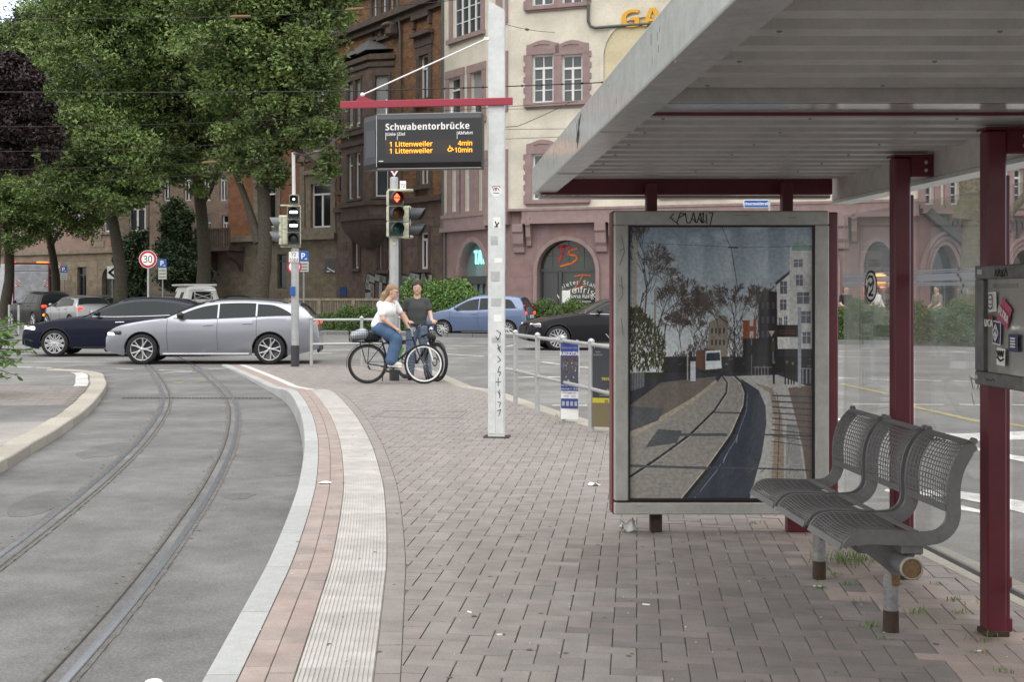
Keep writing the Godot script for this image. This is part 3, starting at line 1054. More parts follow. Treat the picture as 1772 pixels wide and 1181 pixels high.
func window(bd: Node3D,f: Front,r: Rect2,cols:=2,transom:=0.28,rows:=1,deep:=0.2,fr := "frame_white",pane := "pane",top_rows:=1,top_cols:=0,fw:=0.075,shutter:=0.0):
	var w:=Node3D.new()
	w.name = "window"
	bd.add_child(w,true)
	var b:=MB.new()
	var u0:=r.position.x
	var u1:=r.end.x
	var v0:=r.position.y
	var v1:=r.end.y-r.size.y*shutter
	var z0:=-deep
	var z1:=-deep+0.07
	f.bar(b,u0,u0+fw,v0,v1,z0,z1)
	f.bar(b,u1-fw,u1,v0,v1,z0,z1)
	f.bar(b,u0+fw,u1-fw,v0,v0+fw,z0,z1)
	f.bar(b,u0+fw,u1-fw,v1-fw,v1,z0,z1)
	var vt:=v1-fw
	if transom>0.0:
		vt=v1-r.size.y*transom
		f.bar(b,u0+fw,u1-fw,vt-fw*0.55,vt+fw*0.55,z0-0.01,z1+0.012)
	var inner:=u1-u0-2*fw
	for i in range(1,cols):
		var x:=u0+fw+inner*i/cols
		f.bar(b,x-fw*0.6,x+fw*0.6,v0+fw,vt,z0-0.005,z1+0.004)
	for j in range(1,rows):
		var y:=v0+fw+(vt-v0-fw)*j/rows
		f.bar(b,u0+fw,u1-fw,y-0.018,y+0.018,z0+0.01,z1-0.014)
	if transom>0.0:
		for i in range(1,top_cols):
			var x:=u0+fw+inner*i/top_cols
			f.bar(b,x-0.02,x+0.02,vt,v1-fw,z0+0.01,z1-0.012)
		for j in range(1,top_rows):
			var y:=vt+(v1-vt)*j/top_rows
			f.bar(b,u0+fw,u1-fw,y-0.018,y+0.018,z0+0.01,z1-0.014)
	part(w,"frame",b,M[fr])
	for i in cols:
		var q:=MB.new()
		var a0:=u0+fw+inner*i/cols
		var a1:=u0+fw+inner*(i+1)/cols
		var tilt:=rng.randf_range(-0.006,0.006)
		q.quad(f.p(a0,v0+fw,z0+0.02+tilt),f.p(a1,v0+fw,z0+0.02-tilt),f.p(a1,vt,z0+0.022-tilt),f.p(a0,vt,z0+0.022+tilt))
		part(w,"pane",q,M[pane])
	if transom>0.0:
		var q:=MB.new()
		q.quad(f.p(u0+fw,vt,z0+0.02),f.p(u1-fw,vt,z0+0.02),f.p(u1-fw,v1-fw,z0+0.026),f.p(u0+fw,v1-fw,z0+0.026))
		part(w,"pane",q,M[pane])
	if shutter>0.0:
		var q:=MB.new()
		var n:=int(r.size.y*shutter/0.055)
		for i in n:
			var y:=v1+r.size.y*shutter*(i+0.5)/n
			f.bar(q,u0+0.02,u1-0.02,y-0.024,y+0.022,z0+0.02,z0+0.055)
		part(w,"roller_shutter",q,M.shutter)
	var back:=MB.new()
	back.quad(f.p(u0,v0,z0-0.02),f.p(u1,v0,z0-0.02),f.p(u1,r.end.y,z0-0.02),f.p(u0,r.end.y,z0-0.02))
	part(w,"backing",back,M.pane_dark)
	return w
func surround(b: MB,f: Front,r: Rect2,side:=0.2,top:=0.3,sill:=0.14,out:=0.06,sill_out:=0.16):
	if side>0.0:
		f.bar(b,r.position.x-side,r.position.x-0.002,r.position.y,r.end.y,-0.02,out)
		f.bar(b,r.end.x+0.002,r.end.x+side,r.position.y,r.end.y,-0.02,out)
	if top>0.0: f.bar(b,r.position.x-side-0.03,r.end.x+side+0.03,r.end.y+0.002,r.end.y+top,-0.02,out+0.012)
	if sill>0.0: f.bar(b,r.position.x-side-0.06,r.end.x+side+0.06,r.position.y-sill,r.position.y-0.002,-0.02,sill_out)
func arch_fill(b: MB,f: Front,r: Rect2,spring: float,deep:=0.5,out:=0.0,n:=14):
	var cu:=r.position.x+r.size.x*0.5
	var ru:=r.size.x*0.5
	var rv:=r.end.y-spring
	var prev:=Vector2(r.position.x,spring)
	for i in range(1,n+1):
		var a:=PI-PI*i/n
		var q:=Vector2(cu+cos(a)*ru,spring+sin(a)*rv)
		var corner:=Vector2(r.position.x if i<=n/2 else r.end.x,r.end.y)
		b.tri(f.p(prev.x,prev.y,out),f.p(q.x,q.y,out),f.p(corner.x,corner.y,out))
		b.quad(f.p(prev.x,prev.y,out-deep),f.p(prev.x,prev.y,out),f.p(q.x,q.y,out),f.p(q.x,q.y,out-deep))
		prev=q
func arch_band(b: MB,f: Front,r: Rect2,spring: float,w:=0.18,out:=0.08,n:=16):
	var cu:=r.position.x+r.size.x*0.5
	var rows:=[]
	for i in n+1:
		var a:=PI-PI*i/n
		var c:=Vector2(cos(a),sin(a))
		var ru:=r.size.x*0.5
		var rv:=r.end.y-spring
		var p0:=Vector2(cu+c.x*ru,spring+c.y*rv)
		var p1:=Vector2(cu+c.x*(ru+w),spring+c.y*(rv+w))
		rows.append(PackedVector3Array([f.p(p0.x,p0.y,-0.1),f.p(p0.x,p0.y,out),f.p(p1.x,p1.y,out),f.p(p1.x,p1.y,-0.02)]))
	for i in n:
		for j in 3:
			b.quad(rows[i][j],rows[i+1][j],rows[i+1][j+1],rows[i][j+1])
func house_body(bd: Node3D,pts: Array,depth: float,v0: float,v1: float,m: String,roof := "slate",roof_h:=2.6,dirn:=Vector3(0,0,-1)):
	var b:=MB.new()
	var n:=pts.size()
	var bk:=[]
	for p in pts: bk.append(p+dirn*depth)
	var y0:=Vector3.UP*v0
	var y1:=Vector3.UP*v1
	b.quad(bk[0]+y0,pts[0]+y0,pts[0]+y1,bk[0]+y1)
	b.quad(pts[n-1]+y0,bk[n-1]+y0,bk[n-1]+y1,pts[n-1]+y1)
	for i in n-1:
		b.quad(bk[i+1]+y0,bk[i]+y0,bk[i]+y1,bk[i+1]+y1)
	part(bd,"rear_wall",b,M[m])
	var r:=MB.new()
	var y2:=Vector3.UP*(v1+roof_h)
	for i in n-1:
		var a0: Vector3=pts[i]+y1
		var a1: Vector3=pts[i+1]+y1
		var e0: Vector3=pts[i].lerp(bk[i],0.12)+y2
		var e1: Vector3=pts[i+1].lerp(bk[i+1],0.12)+y2
		var g0: Vector3=bk[i]+y1
		var g1: Vector3=bk[i+1]+y1
		r.quad(a0,a1,e1,e0)
		r.quad(e0,e1,bk[i+1]+y2,bk[i]+y2)
		r.quad(bk[i]+y2,bk[i+1]+y2,g1,g0)
	part(bd,"roof",r,M[roof])
func coursing(bd: Node3D,f: Front,u0: float,u1: float,v0: float,v1: float,holes: Array,m: String,hgt:=0.11,lng:=0.3,out:=0.012,called := "brick_field",spread:=0.22):
	var unit:=MB.new()
	unit.box(Vector3.ZERO,Vector3(1,1,1))
	var xfs:=[]
	var cols:=[]
	var v:=v0
	var k:=0
	while v<v1-hgt*0.5:
		var u:=u0-(lng*0.5 if k % 2 else 0.0)
		while u<u1:
			var a:=maxf(u+0.005,u0)
			var c:=minf(u+lng-0.008,u1)
			u+=lng
			if c-a<0.05: continue
			var mid:=Vector2((a+c)*0.5,v+hgt*0.5)
			var ok:=true
			for h in holes:
				if h.grow_individual(0,0,0,0).intersects(Rect2(a,v,c-a,hgt)):
					ok=false
					break
			if not ok: continue
			xfs.append(f.xf(mid.x,mid.y,0.0)*Transform3D(Basis.from_scale(Vector3(c-a,hgt-0.012,out*2)),Vector3.ZERO))
			var t:=rng.randf_range(1.0-spread,1.0+spread)
			cols.append(Color(t,t*rng.randf_range(0.92,1.05),t*rng.randf_range(0.9,1.05)))
		v+=hgt
		k+=1
	many(bd,called,unit.mesh(),M[m],xfs,cols)
func hole(f: Front,x0: float,y0: float,x1: float,y1: float) -> Rect2:
	return f.rect(x0,y0,x1,y1)
func build_buildings():
	cream_house()
	brown_house()
	tan_house()
	sandstone_house()
	far_houses()
	right_wing()
func cream_house():
	var bd:=thing("corner_house","cream corner house with pinkish stone window surrounds and arched shop windows","building")
	var g:=-0.05
	var c0:=Vector3(3.445,g,-57.0)
	var c1:=Vector3(2.52,g,-57.93)
	var c2:=Vector3(0.587,g,-61.42)
	var ff:=Front.new(c0,Vector3(0.927,0,0.375))
	var fm:=Front.new(c1,c0-c1)
	var fl:=Front.new(c2,c1-c2)
	var band:=5.1
	var top:=18.6
	var cw:=MB.new()
	var pw:=MB.new()
	var trim:=MB.new()
	var wins:=[]
	for cx in [965.0,1200.0]:
		for row in [[-78,10],[94,178],[266,346]]:
			for s in [-1,1]:
				var sc:=1.0 if cx<1000 else 1.07
				var x0: float=cx+(-44 if s<0 else 7)*sc
				var x1: float=cx+(-7 if s<0 else 43)*sc
				var k: float=(cx-965.0)*0.055
				var sy:=sc
				wins.append(hole(ff,x0,508+(row[0]-508)*sy-0,x1,508+(row[1]-508)*sy))
	for cx in [1385.0,1500.0]:
		for row in [[-78,10],[94,178],[266,346]]:
			wins.append(hole(ff,cx-24,508+(row[0]-508)*1.13,cx+24,508+(row[1]-508)*1.13))
	var uend:=ff.u_of(1590)
	var niche:=Rect2(ff.u_of(1050),8.0,4.6,5.0)
	wins=wins.filter(func(w): return not (w.intersects(niche) and w.position.x>niche.position.x+1.0 and false))
	wall_face(cw,ff,0,uend,band,top,wins,0.26)
	for i in wins.size():
		var r: Rect2=wins[i]
		window(bd,ff,r,2,0.28,3,0.2,"frame_white",["pane","pane","pane"][i % 3],1,2,0.085)
	for i in range(0,12,2):
		var a: Rect2=wins[i]
		var b: Rect2=wins[i+1]
		ff.bar(trim,a.position.x-0.30,a.position.x-0.002,a.position.y,a.end.y,-0.02,0.05)
		ff.bar(trim,a.end.x+0.002,b.position.x-0.002,a.position.y,a.end.y,-0.02,0.045)
		ff.bar(trim,b.end.x+0.002,b.end.x+0.30,a.position.y,a.end.y,-0.02,0.05)
		ff.bar(trim,a.position.x-0.34,b.end.x+0.34,a.position.y-0.17,a.position.y-0.002,-0.02,0.17)
		ff.bar(trim,a.position.x-0.26,b.end.x+0.26,a.position.y-0.25,a.position.y-0.172,-0.02,0.09)
		for k in 9:
			if k % 2==0:
				var v:=a.position.y+a.size.y*k/9.0
				ff.bar(trim,a.position.x-0.38,a.position.x-0.302,v,v+a.size.y/9.0,-0.02,0.05)
				ff.bar(trim,b.end.x+0.302,b.end.x+0.38,v,v+a.size.y/9.0,-0.02,0.05)
		for r in [a,b]:
			var c: float=r.position.x+r.size.x*0.5
			var poly:=PackedVector2Array([Vector2(-0.72,0.002),Vector2(0.72,0.002),Vector2(0.72,0.42),Vector2(0.5,0.47),Vector2(0.25,0.56),Vector2(0,0.6),Vector2(-0.25,0.56),Vector2(-0.5,0.47),Vector2(-0.72,0.42)])
			trim.prism(poly,0.08,ff.xf(c,r.end.y,-0.02))
			trim.prism(PackedVector2Array([Vector2(-0.4,0.36),Vector2(-0.1,0.42),Vector2(0.3,0.38),Vector2(0.3,0.42),Vector2(-0.1,0.47),Vector2(-0.4,0.4)]),0.03,ff.xf(c,r.end.y,0.06))
	for i in range(12,wins.size()):
		surround(trim,ff,wins[i],0.25,0.4,0.16,0.05,0.15)
	var nb:=MB.new()
	var nr:=Rect2(ff.u_of(1047),ff.v_of(1047,160),3.2,2.9)
	nb.prism(rounded(nr.size.x,nr.size.y,0.5),0.03,ff.xf(nr.position.x,nr.position.y,0.0))
	part(bd,"blind_niche",nb,M.cream_niche)
	arch_band(cw,ff,Rect2(nr.position.x-0.05,nr.position.y+1.4,nr.size.x+0.1,1.6),nr.position.y+1.5,0.14,0.09)
	ff.bar(cw,nr.position.x-0.19,nr.position.x-0.05,nr.position.y,nr.position.y+1.5,0,0.09)
	var pipe:=MB.new()
	var pu:=ff.u_of(1019)
	var pv:=ff.v_of(1019,50)
	pipe.tube([ff.p(pu,top,0.12),ff.p(pu,pv+0.3,0.12),ff.p(pu+0.1,pv+0.08,0.12),ff.p(pu+0.3,pv,0.12),ff.p(pu+5.5,pv,0.12)],0.065,8)
	part(bd,"service_pipe",pipe,M.downpipe)
	text(bd,"GANTER",0.72,ff.xf(ff.u_of(1074),ff.v_of(1074,35),0.1),M.gold,sans_bold,0,1.3,0.12)
	var arch:=hole(ff,930,416,1031,560)
	arch.position.y=0.0
	arch.size.y=ff.v_of(980,416)
	var spring:=ff.v_of(980,468)
	var arches:=[arch]
	for cx in [1130.0,1262.0,1392.0]:
		var w:=ff.u_of(cx+54)-ff.u_of(cx-54)
		arches.append(Rect2(ff.u_of(cx-54),0.0,w,arch.size.y))
	var niche_arch:=Rect2(ff.u_of(1494),0.0,ff.u_of(1545)-ff.u_of(1494),ff.v_of(1520,418))
	arches.append(niche_arch)
	wall_face(pw,ff,0,uend,0,band,arches,0.55)
	for r in arches:
		arch_fill(pw,ff,r,spring,0.55)
		arch_band(trim,ff,r,spring,0.17,0.1)
		ff.bar(trim,r.position.x-0.17,r.position.x-0.002,0,spring,-0.02,0.1)
		ff.bar(trim,r.end.x+0.002,r.end.x+0.17,0,spring,-0.02,0.1)
	ff.bar(trim,0.6,uend,4.45,4.62,0,0.42)
	ff.bar(trim,0.6,uend,4.62,5.0,0,0.36)
	ff.bar(trim,-0.02,uend,5.0,5.1,0,0.40)
	for px in [900.0,1042.0,1196.0,1327.0,1458.0]:
		var u:=ff.u_of(px)
		var pts:=PackedVector2Array([Vector2(0,0),Vector2(0,1.28),Vector2(0.42,1.28),Vector2(0.42,0.95),Vector2(0.34,0.86),Vector2(0.3,0.45),Vector2(0.2,0.3),Vector2(0.16,0.08)])
		trim.prism(pts,0.46,Transform3D(Basis(ff.n,Vector3.UP,-ff.d),ff.p(u+0.23,3.17,0.0)))
		trim.prism(pts,0.2,Transform3D(Basis(ff.n,Vector3.UP,-ff.d),ff.p(u+0.55,3.45,0.0)))
	coursing(bd,ff,0,uend,0.0,4.4,arches,"pink_course",0.55,1.15,0.008,"ashlar_field",0.05)
	shop_front(bd,ff,arch,spring)
	for i in range(1,arches.size()):
		plain_shop(bd,ff,arches[i],spring,i==4)
	var um:=c0.distance_to(c1)
	var mw:=[]
	for row in [[-50,32],[105,185],[275,358]]:
		mw.append(hole(fm,868,row[0],876,row[1]))
	wall_face(cw,fm,0,um,band,top,mw,0.22)
	for r in mw:
		window(bd,fm,r,1,0.28,3,0.18)
		fm.bar(trim,r.position.x-0.3,r.position.x-0.002,r.position.y-0.2,r.end.y+0.4,-0.02,0.06)
		fm.bar(trim,r.end.x+0.002,r.end.x+0.12,r.position.y-0.2,r.end.y+0.4,-0.02,0.06)
		fm.bar(trim,r.position.x,r.end.x,r.end.y+0.002,r.end.y+0.4,-0.02,0.05)
		fm.bar(trim,r.position.x,r.end.x,r.position.y-0.2,r.position.y-0.002,-0.02,0.1)
	var oval:=Rect2(um*0.44,2.9,0.34,1.0)
	wall_face(pw,fm,0,um,0,band,[Rect2(um*0.3,0,0.62,2.5)],0.5)
	var ov:=MB.new()
	ov.prism(ellipse(0.17,0.5),0.03,fm.xf(oval.position.x+0.2,3.4,0.0))
	part(bd,"oval_window",ov,M.pane_dark)
	plain_door(bd,fm,Rect2(um*0.3,0,0.62,2.5))
	fm.bar(trim,-0.02,um+0.02,4.45,5.1,0,0.3)
	var ul:=c1.distance_to(c2)
	var lw:=[hole(fl,784,-40,833,61),hole(fl,778,134,798,205),hole(fl,816,124,835,205),hole(fl,783,283,791,367),hole(fl,805,281,814,366),hole(fl,829,278,836,365)]
	wall_face(cw,fl,0,ul,band,top,lw,0.25)
	window(bd,fl,lw[0],4,0.0,4,0.18)
	window(bd,fl,lw[1],1,0.3,2,0.2)
	window(bd,fl,lw[2],1,0.3,2,0.2,"frame_white","pane",1,0,0.075,0.6)
	for i in [3,4,5]: window(bd,fl,lw[i],1,0.3,2,0.2)
	for i in 3:
		var r: Rect2=lw[i]
		surround(trim,fl,r,0.3,0.35,0.2,0.06,0.18)
	for i in 3:
		var r: Rect2=lw[3+i]
		surround(trim,fl,r,0.42,0.4,0.1,0.06,0.1)
	fl.bar(trim,0,ul,fl.v_of(800,371)-0.15,fl.v_of(800,371),0,0.15)
	var la:=hole(fl,795,418,851,560)
	la.position.y=0.0
	la.size.y=fl.v_of(825,418)
	la.end.x=minf(la.end.x,ul-0.15)
	var lsp:=fl.v_of(825,478)
	wall_face(pw,fl,0,ul,0,band,[la],0.6)
	arch_fill(pw,fl,la,lsp,0.6)
	arch_band(trim,fl,la,lsp,0.22,0.07)
	fl.bar(trim,-0.02,ul+0.05,4.3,4.5,0,0.2)
	fl.bar(trim,-0.02,ul+0.05,4.5,5.1,0,0.12)
	coursing(bd,fl,0,ul,0.0,4.3,[la.grow(0.24)],"pink_course",0.55,1.0,0.008,"ashlar_field",0.05)
	tattoo_shop(bd,fl,la,lsp)
	part(bd,"upper_wall",cw,M.cream)
	part(bd,"stone_base",pw,M.pink_stone)
	part(bd,"stone_trim",trim,M.pink_trim)
	var dp:=MB.new()
	dp.tube([fl.p(0.06,17,0.08),fl.p(0.06,4.9,0.08),fl.p(0.2,4.5,0.16),fl.p(0.3,4.2,0.08),fl.p(0.3,0,0.08)],0.06,8)
	part(bd,"downpipe",dp,M.downpipe)
	house_body(bd,[c2,c1,c0,ff.p(uend,0)],12,0,top,"cream","slate",3.0,Vector3(0.2,0,-1))
func rounded(w: float,h: float,r: float) -> PackedVector2Array:
	var p:=PackedVector2Array([Vector2(0,0),Vector2(w,0),Vector2(w,h-r*2)])
	for i in 9:
		var a:=PI*i/8
		p.append(Vector2(w*0.5+cos(a)*w*0.5,h-r*2+sin(a)*r*2))
	p.append(Vector2(0,h-r*2))
	return p
func ellipse(a: float,b: float,n:=20) -> PackedVector2Array:
	var p:=PackedVector2Array()
	for i in n: p.append(Vector2(cos(TAU*i/n)*a,sin(TAU*i/n)*b))
	return p
func arch_poly(r: Rect2,spring: float,inset:=0.0,n:=16) -> PackedVector2Array:
	var p:=PackedVector2Array([Vector2(r.position.x+inset,spring)])
	var cu:=r.position.x+r.size.x*0.5
	for i in range(1,n):
		var a:=PI-PI*i/n
		p.append(Vector2(cu+cos(a)*(r.size.x*0.5-inset),spring+sin(a)*(r.end.y-spring-inset)))
	p.append(Vector2(r.end.x-inset,spring))
	return p
func shop_base(bd: Node3D,f: Front,r: Rect2,spring: float,called: String,pane: String) -> Node3D:
	var w:=Node3D.new()
	w.name=called
	bd.add_child(w,true)
	var z:=-0.42
	var fan:=MB.new()
	fan.prism(arch_poly(r,spring),0.02,f.xf(0,0,z))
	part(w,"fanlight_pane",fan,M[pane])
	var lower:=MB.new()
	lower.quad(f.p(r.position.x,0,z+0.02),f.p(r.end.x,0,z+0.02),f.p(r.end.x,spring,z+0.02),f.p(r.position.x,spring,z+0.02))
	part(w,"shop_pane",lower,M[pane])
	return w
func shop_front(bd: Node3D,f: Front,r: Rect2,spring: float):
	var w:=shop_base(bd,f,r,spring,"barber_shop_window","pane_shop")
	var z:=-0.42
	var fr:=MB.new()
	f.bar(fr,r.position.x,r.end.x,spring-0.06,spring+0.06,z,z+0.1)
	f.bar(fr,r.position.x,r.position.x+0.08,0,spring,z,z+0.1)
	f.bar(fr,r.end.x-0.08,r.end.x,0,spring,z,z+0.1)
	var du:=r.position.x+r.size.x*0.36
	f.bar(fr,du-0.05,du+0.05,0,spring,z,z+0.1)
	f.bar(fr,r.position.x+0.08,du,0,0.25,z,z+0.09)
	for k in 3:
		var u: float=r.position.x+r.size.x*[0.22,0.5,0.76][k]
		var q: float=(u-r.position.x-r.size.x*0.5)/(r.size.x*0.5)
		f.bar(fr,u-0.012,u+0.012,spring,spring+sqrt(1-q*q)*(r.end.y-spring),z+0.01,z+0.04)
	f.bar(fr,r.position.x+0.3,r.end.x-0.3,spring+0.62,spring+0.64,z+0.01,z+0.04)
	part(w,"frame",fr,M.frame_grey)
	var door:=MB.new()
	f.bar(door,r.position.x+0.16,du-0.13,0.3,spring-0.12,z+0.03,z+0.06)
	part(w,"glass_door",door,M.frame_grey)
	var cu:=r.position.x+r.size.x*0.5
	strokes(w,"lettering",[[-0.42,0.36,-0.1,0.42,0.1,0.36],[-0.16,0.4,-0.24,0.1,-0.38,-0.22]],0.11,f.xf(cu-0.05,spring+0.62,z+0.05),M.sign_red)
	strokes(w,"lettering",[[0.36,0.3,0.02,0.22,-0.04,0.06,0.3,0.0,0.34,-0.16,0.1,-0.32,-0.38,-0.44]],0.09,f.xf(cu+0.02,spring+0.62,z+0.055),M.orange_letter)
	var pu:=(du+r.end.x)*0.5
	strokes(w,"lettering",[[-0.3,0.3,0.0,0.36,0.4,0.32],[0.05,0.34,-0.1,0.05,-0.35,-0.25,0.2,-0.1]],0.045,f.xf(pu+0.1,spring-0.55,z+0.05),M.orange_letter)
	arc_text(w,"Dieter Stahl",0.17,f,pu,spring-0.5,1.5,0.42,z+0.06)
	arc_text(w,"Herrenfrisör",0.26,f,pu,spring-0.82,1.5,0.46,z+0.06)
	text(w,"Oriana Rang",0.16,f.xf(pu,spring-1.1,z+0.06),M.paper,sans)
	text(w,"Damen & Herren",0.09,f.xf(pu+0.05,spring-1.32,z+0.06),M.paper,sans)
	var note:=MB.new()
	f.bar(note,du+0.02,du+0.42,spring-1.42,spring-0.85,z+0.04,z+0.05)
	part(w,"white_notice",note,M.paper)
func arc_text(w: Node3D,s: String,cap: float,f: Front,cu: float,v: float,rad: float,half: float,z: float):
	for i in s.length():
		if s[i] == " ": continue
		var a:=lerpf(half,-half,(i+0.5)/s.length())*1.5
		var x:=cu-sin(a)*rad*0.95
		var y:=v+cos(a)*rad-rad
		var xf:=f.xf(x,y,z)
		xf.basis=xf.basis*Basis(Vector3(0,0,1),a*0.8)
		text(w,s[i],cap,xf,M.paper,sans)
func tattoo_shop(bd: Node3D,f: Front,r: Rect2,spring: float):
	var w:=shop_base(bd,f,r,spring,"arched_shop_window","pane_teal")
	var z:=-0.42
	var fr:=MB.new()
	f.bar(fr,r.position.x-0.15,r.end.x,spring-0.35,spring,z,z+0.3)
	part(w,"canopy_bar",fr,M.frame_grey)
	var dr:=MB.new()
	for u in [0.16,0.42,0.62]:
		f.bar(dr,r.position.x+r.size.x*u,r.position.x+r.size.x*u+0.07,0,spring-0.35,z,z+0.08)
	part(w,"mullions",dr,M.frame_grey)
	text(w,"TATTOO",0.6,f.xf(f.u_of(809),f.v_of(830,445),z+0.08),M.neon,sans_bold,0,0.7,0.03)
	text(w,"TATTOO",0.28,f.xf(r.position.x+r.size.x*0.62,spring-1.35,z+0.08),M.sticker_pink,sans,1,1.1)
	var cu:=MB.new()
	f.bar(cu,r.position.x+0.3,r.end.x-0.1,0.1,1.4,z+0.025,z+0.04)
	part(w,"curtain",cu,M.curtain)
func plain_shop(bd: Node3D,f: Front,r: Rect2,spring: float,lit: bool):
	var w:=shop_base(bd,f,r,spring,"arched_shop_window","pane_dark")
	var z:=-0.42
	var fr:=MB.new()
	f.bar(fr,r.position.x,r.end.x,spring-0.05,spring+0.05,z,z+0.1)
	for u in [0.0,0.33,0.66,0.96]:
		f.bar(fr,r.position.x+r.size.x*u,r.position.x+r.size.x*u+0.07,0,spring,z,z+0.1)
	part(w,"frame",fr,M.frame_grey)
	if lit:
		var b:=MB.new()
		b.lathe([Vector2(0.02,0.28),Vector2(0.12,0.26),Vector2(0.42,0.02),Vector2(0.38,0.0),Vector2(0.02,0.02)],14,f.xf(r.position.x+r.size.x*0.55,spring-0.45,-0.1))
		part(w,"pendant_lamp_shade",b,M.warm_lamp)
		var l:=OmniLight3D.new()
		l.name = "lamp_light"
		l.light_color=Color(1,0.62,0.3)
		l.light_energy=0.5
		l.light_size=0.2
		l.omni_range=8.0
		l.omni_attenuation=2.0
		l.shadow_enabled=true
		l.position=f.p(r.position.x+r.size.x*0.55,spring-0.6,-0.1)
		w.add_child(l,true)
func plain_door(bd: Node3D,f: Front,r: Rect2):
	var b:=MB.new()
	f.bar(b,r.position.x,r.end.x,0,r.end.y,-0.45,-0.4)
	part(bd,"door",b,M.frame_grey)
func brown_house():
	var bd:=thing("brick_house","dark brown brick tenement with sandstone base and a polygonal bay window","building")
	var g:=-0.05
	var c2:=Vector3(0.587,g,-61.42)
	var c3:=Vector3(-5.04,g,-71.55)
	var f:=Front.new(c3,c2-c3)
	var L:=c3.distance_to(c2)-0.03
	var top:=17.6
	var base:=f.v_of(720,352)
	var brickw:=MB.new()
	var stone:=MB.new()
	var trim:=MB.new()
	var w:=[]
	w.append(hole(f,727,95,743,172))
	w.append(hole(f,727,262,743,320))
	w.append(hole(f,724,-60,742,24))
	for q in [[590,130,604,200],[590,262,604,330],[590,-30,604,60]]: w.append(hole(f,q[0],q[1],q[2],q[3]))
	for q in [[645,-80,655,66],[661,-80,671,64],[674,-80,681,60]]: w.append(hole(f,q[0],q[1],q[2],q[3]))
	var ww:=w.duplicate()
	wall_face(brickw,f,0,L,base,top,ww,0.25)
	for i in w.size():
		var r: Rect2=w[i]
		if i<6: surround(trim,f,r,0.28,0.42,0.22,0.07,0.25)
		else: surround(trim,f,r,0.2,0.3,0.15,0.06,0.2)
		window(bd,f,r,2 if r.size.x>0.7 else 1,0.3,1,0.2)
		if i<3:
			f.bar(trim,r.position.x-0.5,r.end.x+0.5,r.end.y+0.9,r.end.y+1.08,0,0.35)
			f.bar(trim,r.position.x-0.4,r.end.x+0.4,r.end.y+0.42,r.end.y+0.9,0,0.12)
			f.bar(trim,r.position.x-0.38,r.position.x-0.18,r.position.y-0.6,r.position.y-0.2,0,0.18)
			f.bar(trim,r.end.x+0.18,r.end.x+0.38,r.position.y-0.6,r.position.y-0.2,0,0.18)
	var solid:=[]
	for r in w: solid.append(r.grow_individual(0.3,0.2,0.3,0.45))
	coursing(bd,f,0,L,base+0.3,top-0.2,solid,"brick",0.115,0.29)
	for q in [[top-0.9,0.25],[top-0.55,0.45],[top-0.2,0.65]]:
		f.bar(trim,-0.1,L+0.0,q[0],q[0]+0.34,0,q[1])
	f.bar(trim,0,L,base,base+0.28,0,0.22)
	f.bar(trim,0,L,f.v_of(720,18),f.v_of(720,18)+0.3,0,0.5)
	f.bar(trim,0,L,f.v_of(720,18)-0.3,f.v_of(720,18),0,0.25)
	var gw:=[hole(f,612,402,622,465),hole(f,654,424,661,468),hole(f,668,412,675,468),hole(f,726,402,742,466)]
	wall_face(stone,f,0,L,0,base,gw,0.3)
	for r in gw:
		window(bd,f,r,1 if r.size.x<0.9 else 2,0.2,1,0.22,"frame_white","pane_dark",1,0,0.1)
		surround(trim,f,r,0.16,0.3,0.16,0.06,0.2)
	var sg:=[]
	for r in gw: sg.append(r.grow(0.2))
	coursing(bd,f,0,L,0.0,base,sg,"brown_course",0.42,0.85,0.014,"ashlar_field",0.12)
	var u0:=f.u_of(606)
	var u1:=f.u_of(683)
	var pr:=0.95
	var ch:=0.9
	var b0:=f.p(u0,0)
	var b1:=f.p(u0+ch,0,pr)
	var b2:=f.p(u1-ch,0,pr)
	var b3:=f.p(u1,0)
	var vb:=5.2
	var vt:=13.4
	var bw:=MB.new()
	var k:=0
	for q in [[b0,b1],[b1,b2],[b2,b3]]:
		var bf:=Front.new(q[0],q[1]-q[0])
		var bl: float=q[0].distance_to(q[1])
		var hs:=[]
		for row in [[6.3,8.6],[9.9,12.3]]:
			if k==1:
				hs.append(Rect2(bl*0.5-0.75,row[0],0.6,row[1]-row[0]))
				hs.append(Rect2(bl*0.5+0.12,row[0],0.6,row[1]-row[0]))
			else: hs.append(Rect2(bl*0.5-0.33,row[0],0.66,row[1]-row[0]))
		wall_face(bw,bf,0,bl,vb,vt,hs,0.2)
		for i in hs.size():
			var up: bool=hs[i].position.y>9
			window(bd,bf,hs[i],1,0.0 if up else 0.25,1,0.14,"frame_white","pane",1,0,0.07,0.9 if up else 0.0)
			surround(trim,bf,hs[i],0.12,0.18,0.12,0.05,0.12)
		for v in [5.2,5.9,9.0,9.5,12.75,13.1]:
			bf.bar(trim,-0.05,bl+0.05,v,v+0.22,0,0.16 if v in [5.9,9.5,13.1] else 0.08)
		k+=1
	part(bd,"bay_wall",bw,M.brown_stone)
	var rf:=MB.new()
	var apex:=f.p((u0+u1)*0.5,vt+1.1,0.1)
	var bb:=[b0,b1,b2,b3]
	for i in 3:
		rf.tri(bb[i]+Vector3.UP*(vt+0.2)+f.n*0.15,bb[i+1]+Vector3.UP*(vt+0.2)+f.n*0.15,apex)
	rf.quad(b0+Vector3.UP*(vt+0.2),b3+Vector3.UP*(vt+0.2),b2+Vector3.UP*(vt+0.2),b1+Vector3.UP*(vt+0.2))
	part(bd,"bay_roof",rf,M.slate)
	var foot:=MB.new()
	var mid:=f.p((u0+u1)*0.5,0,0.0)
	var prev:=bb
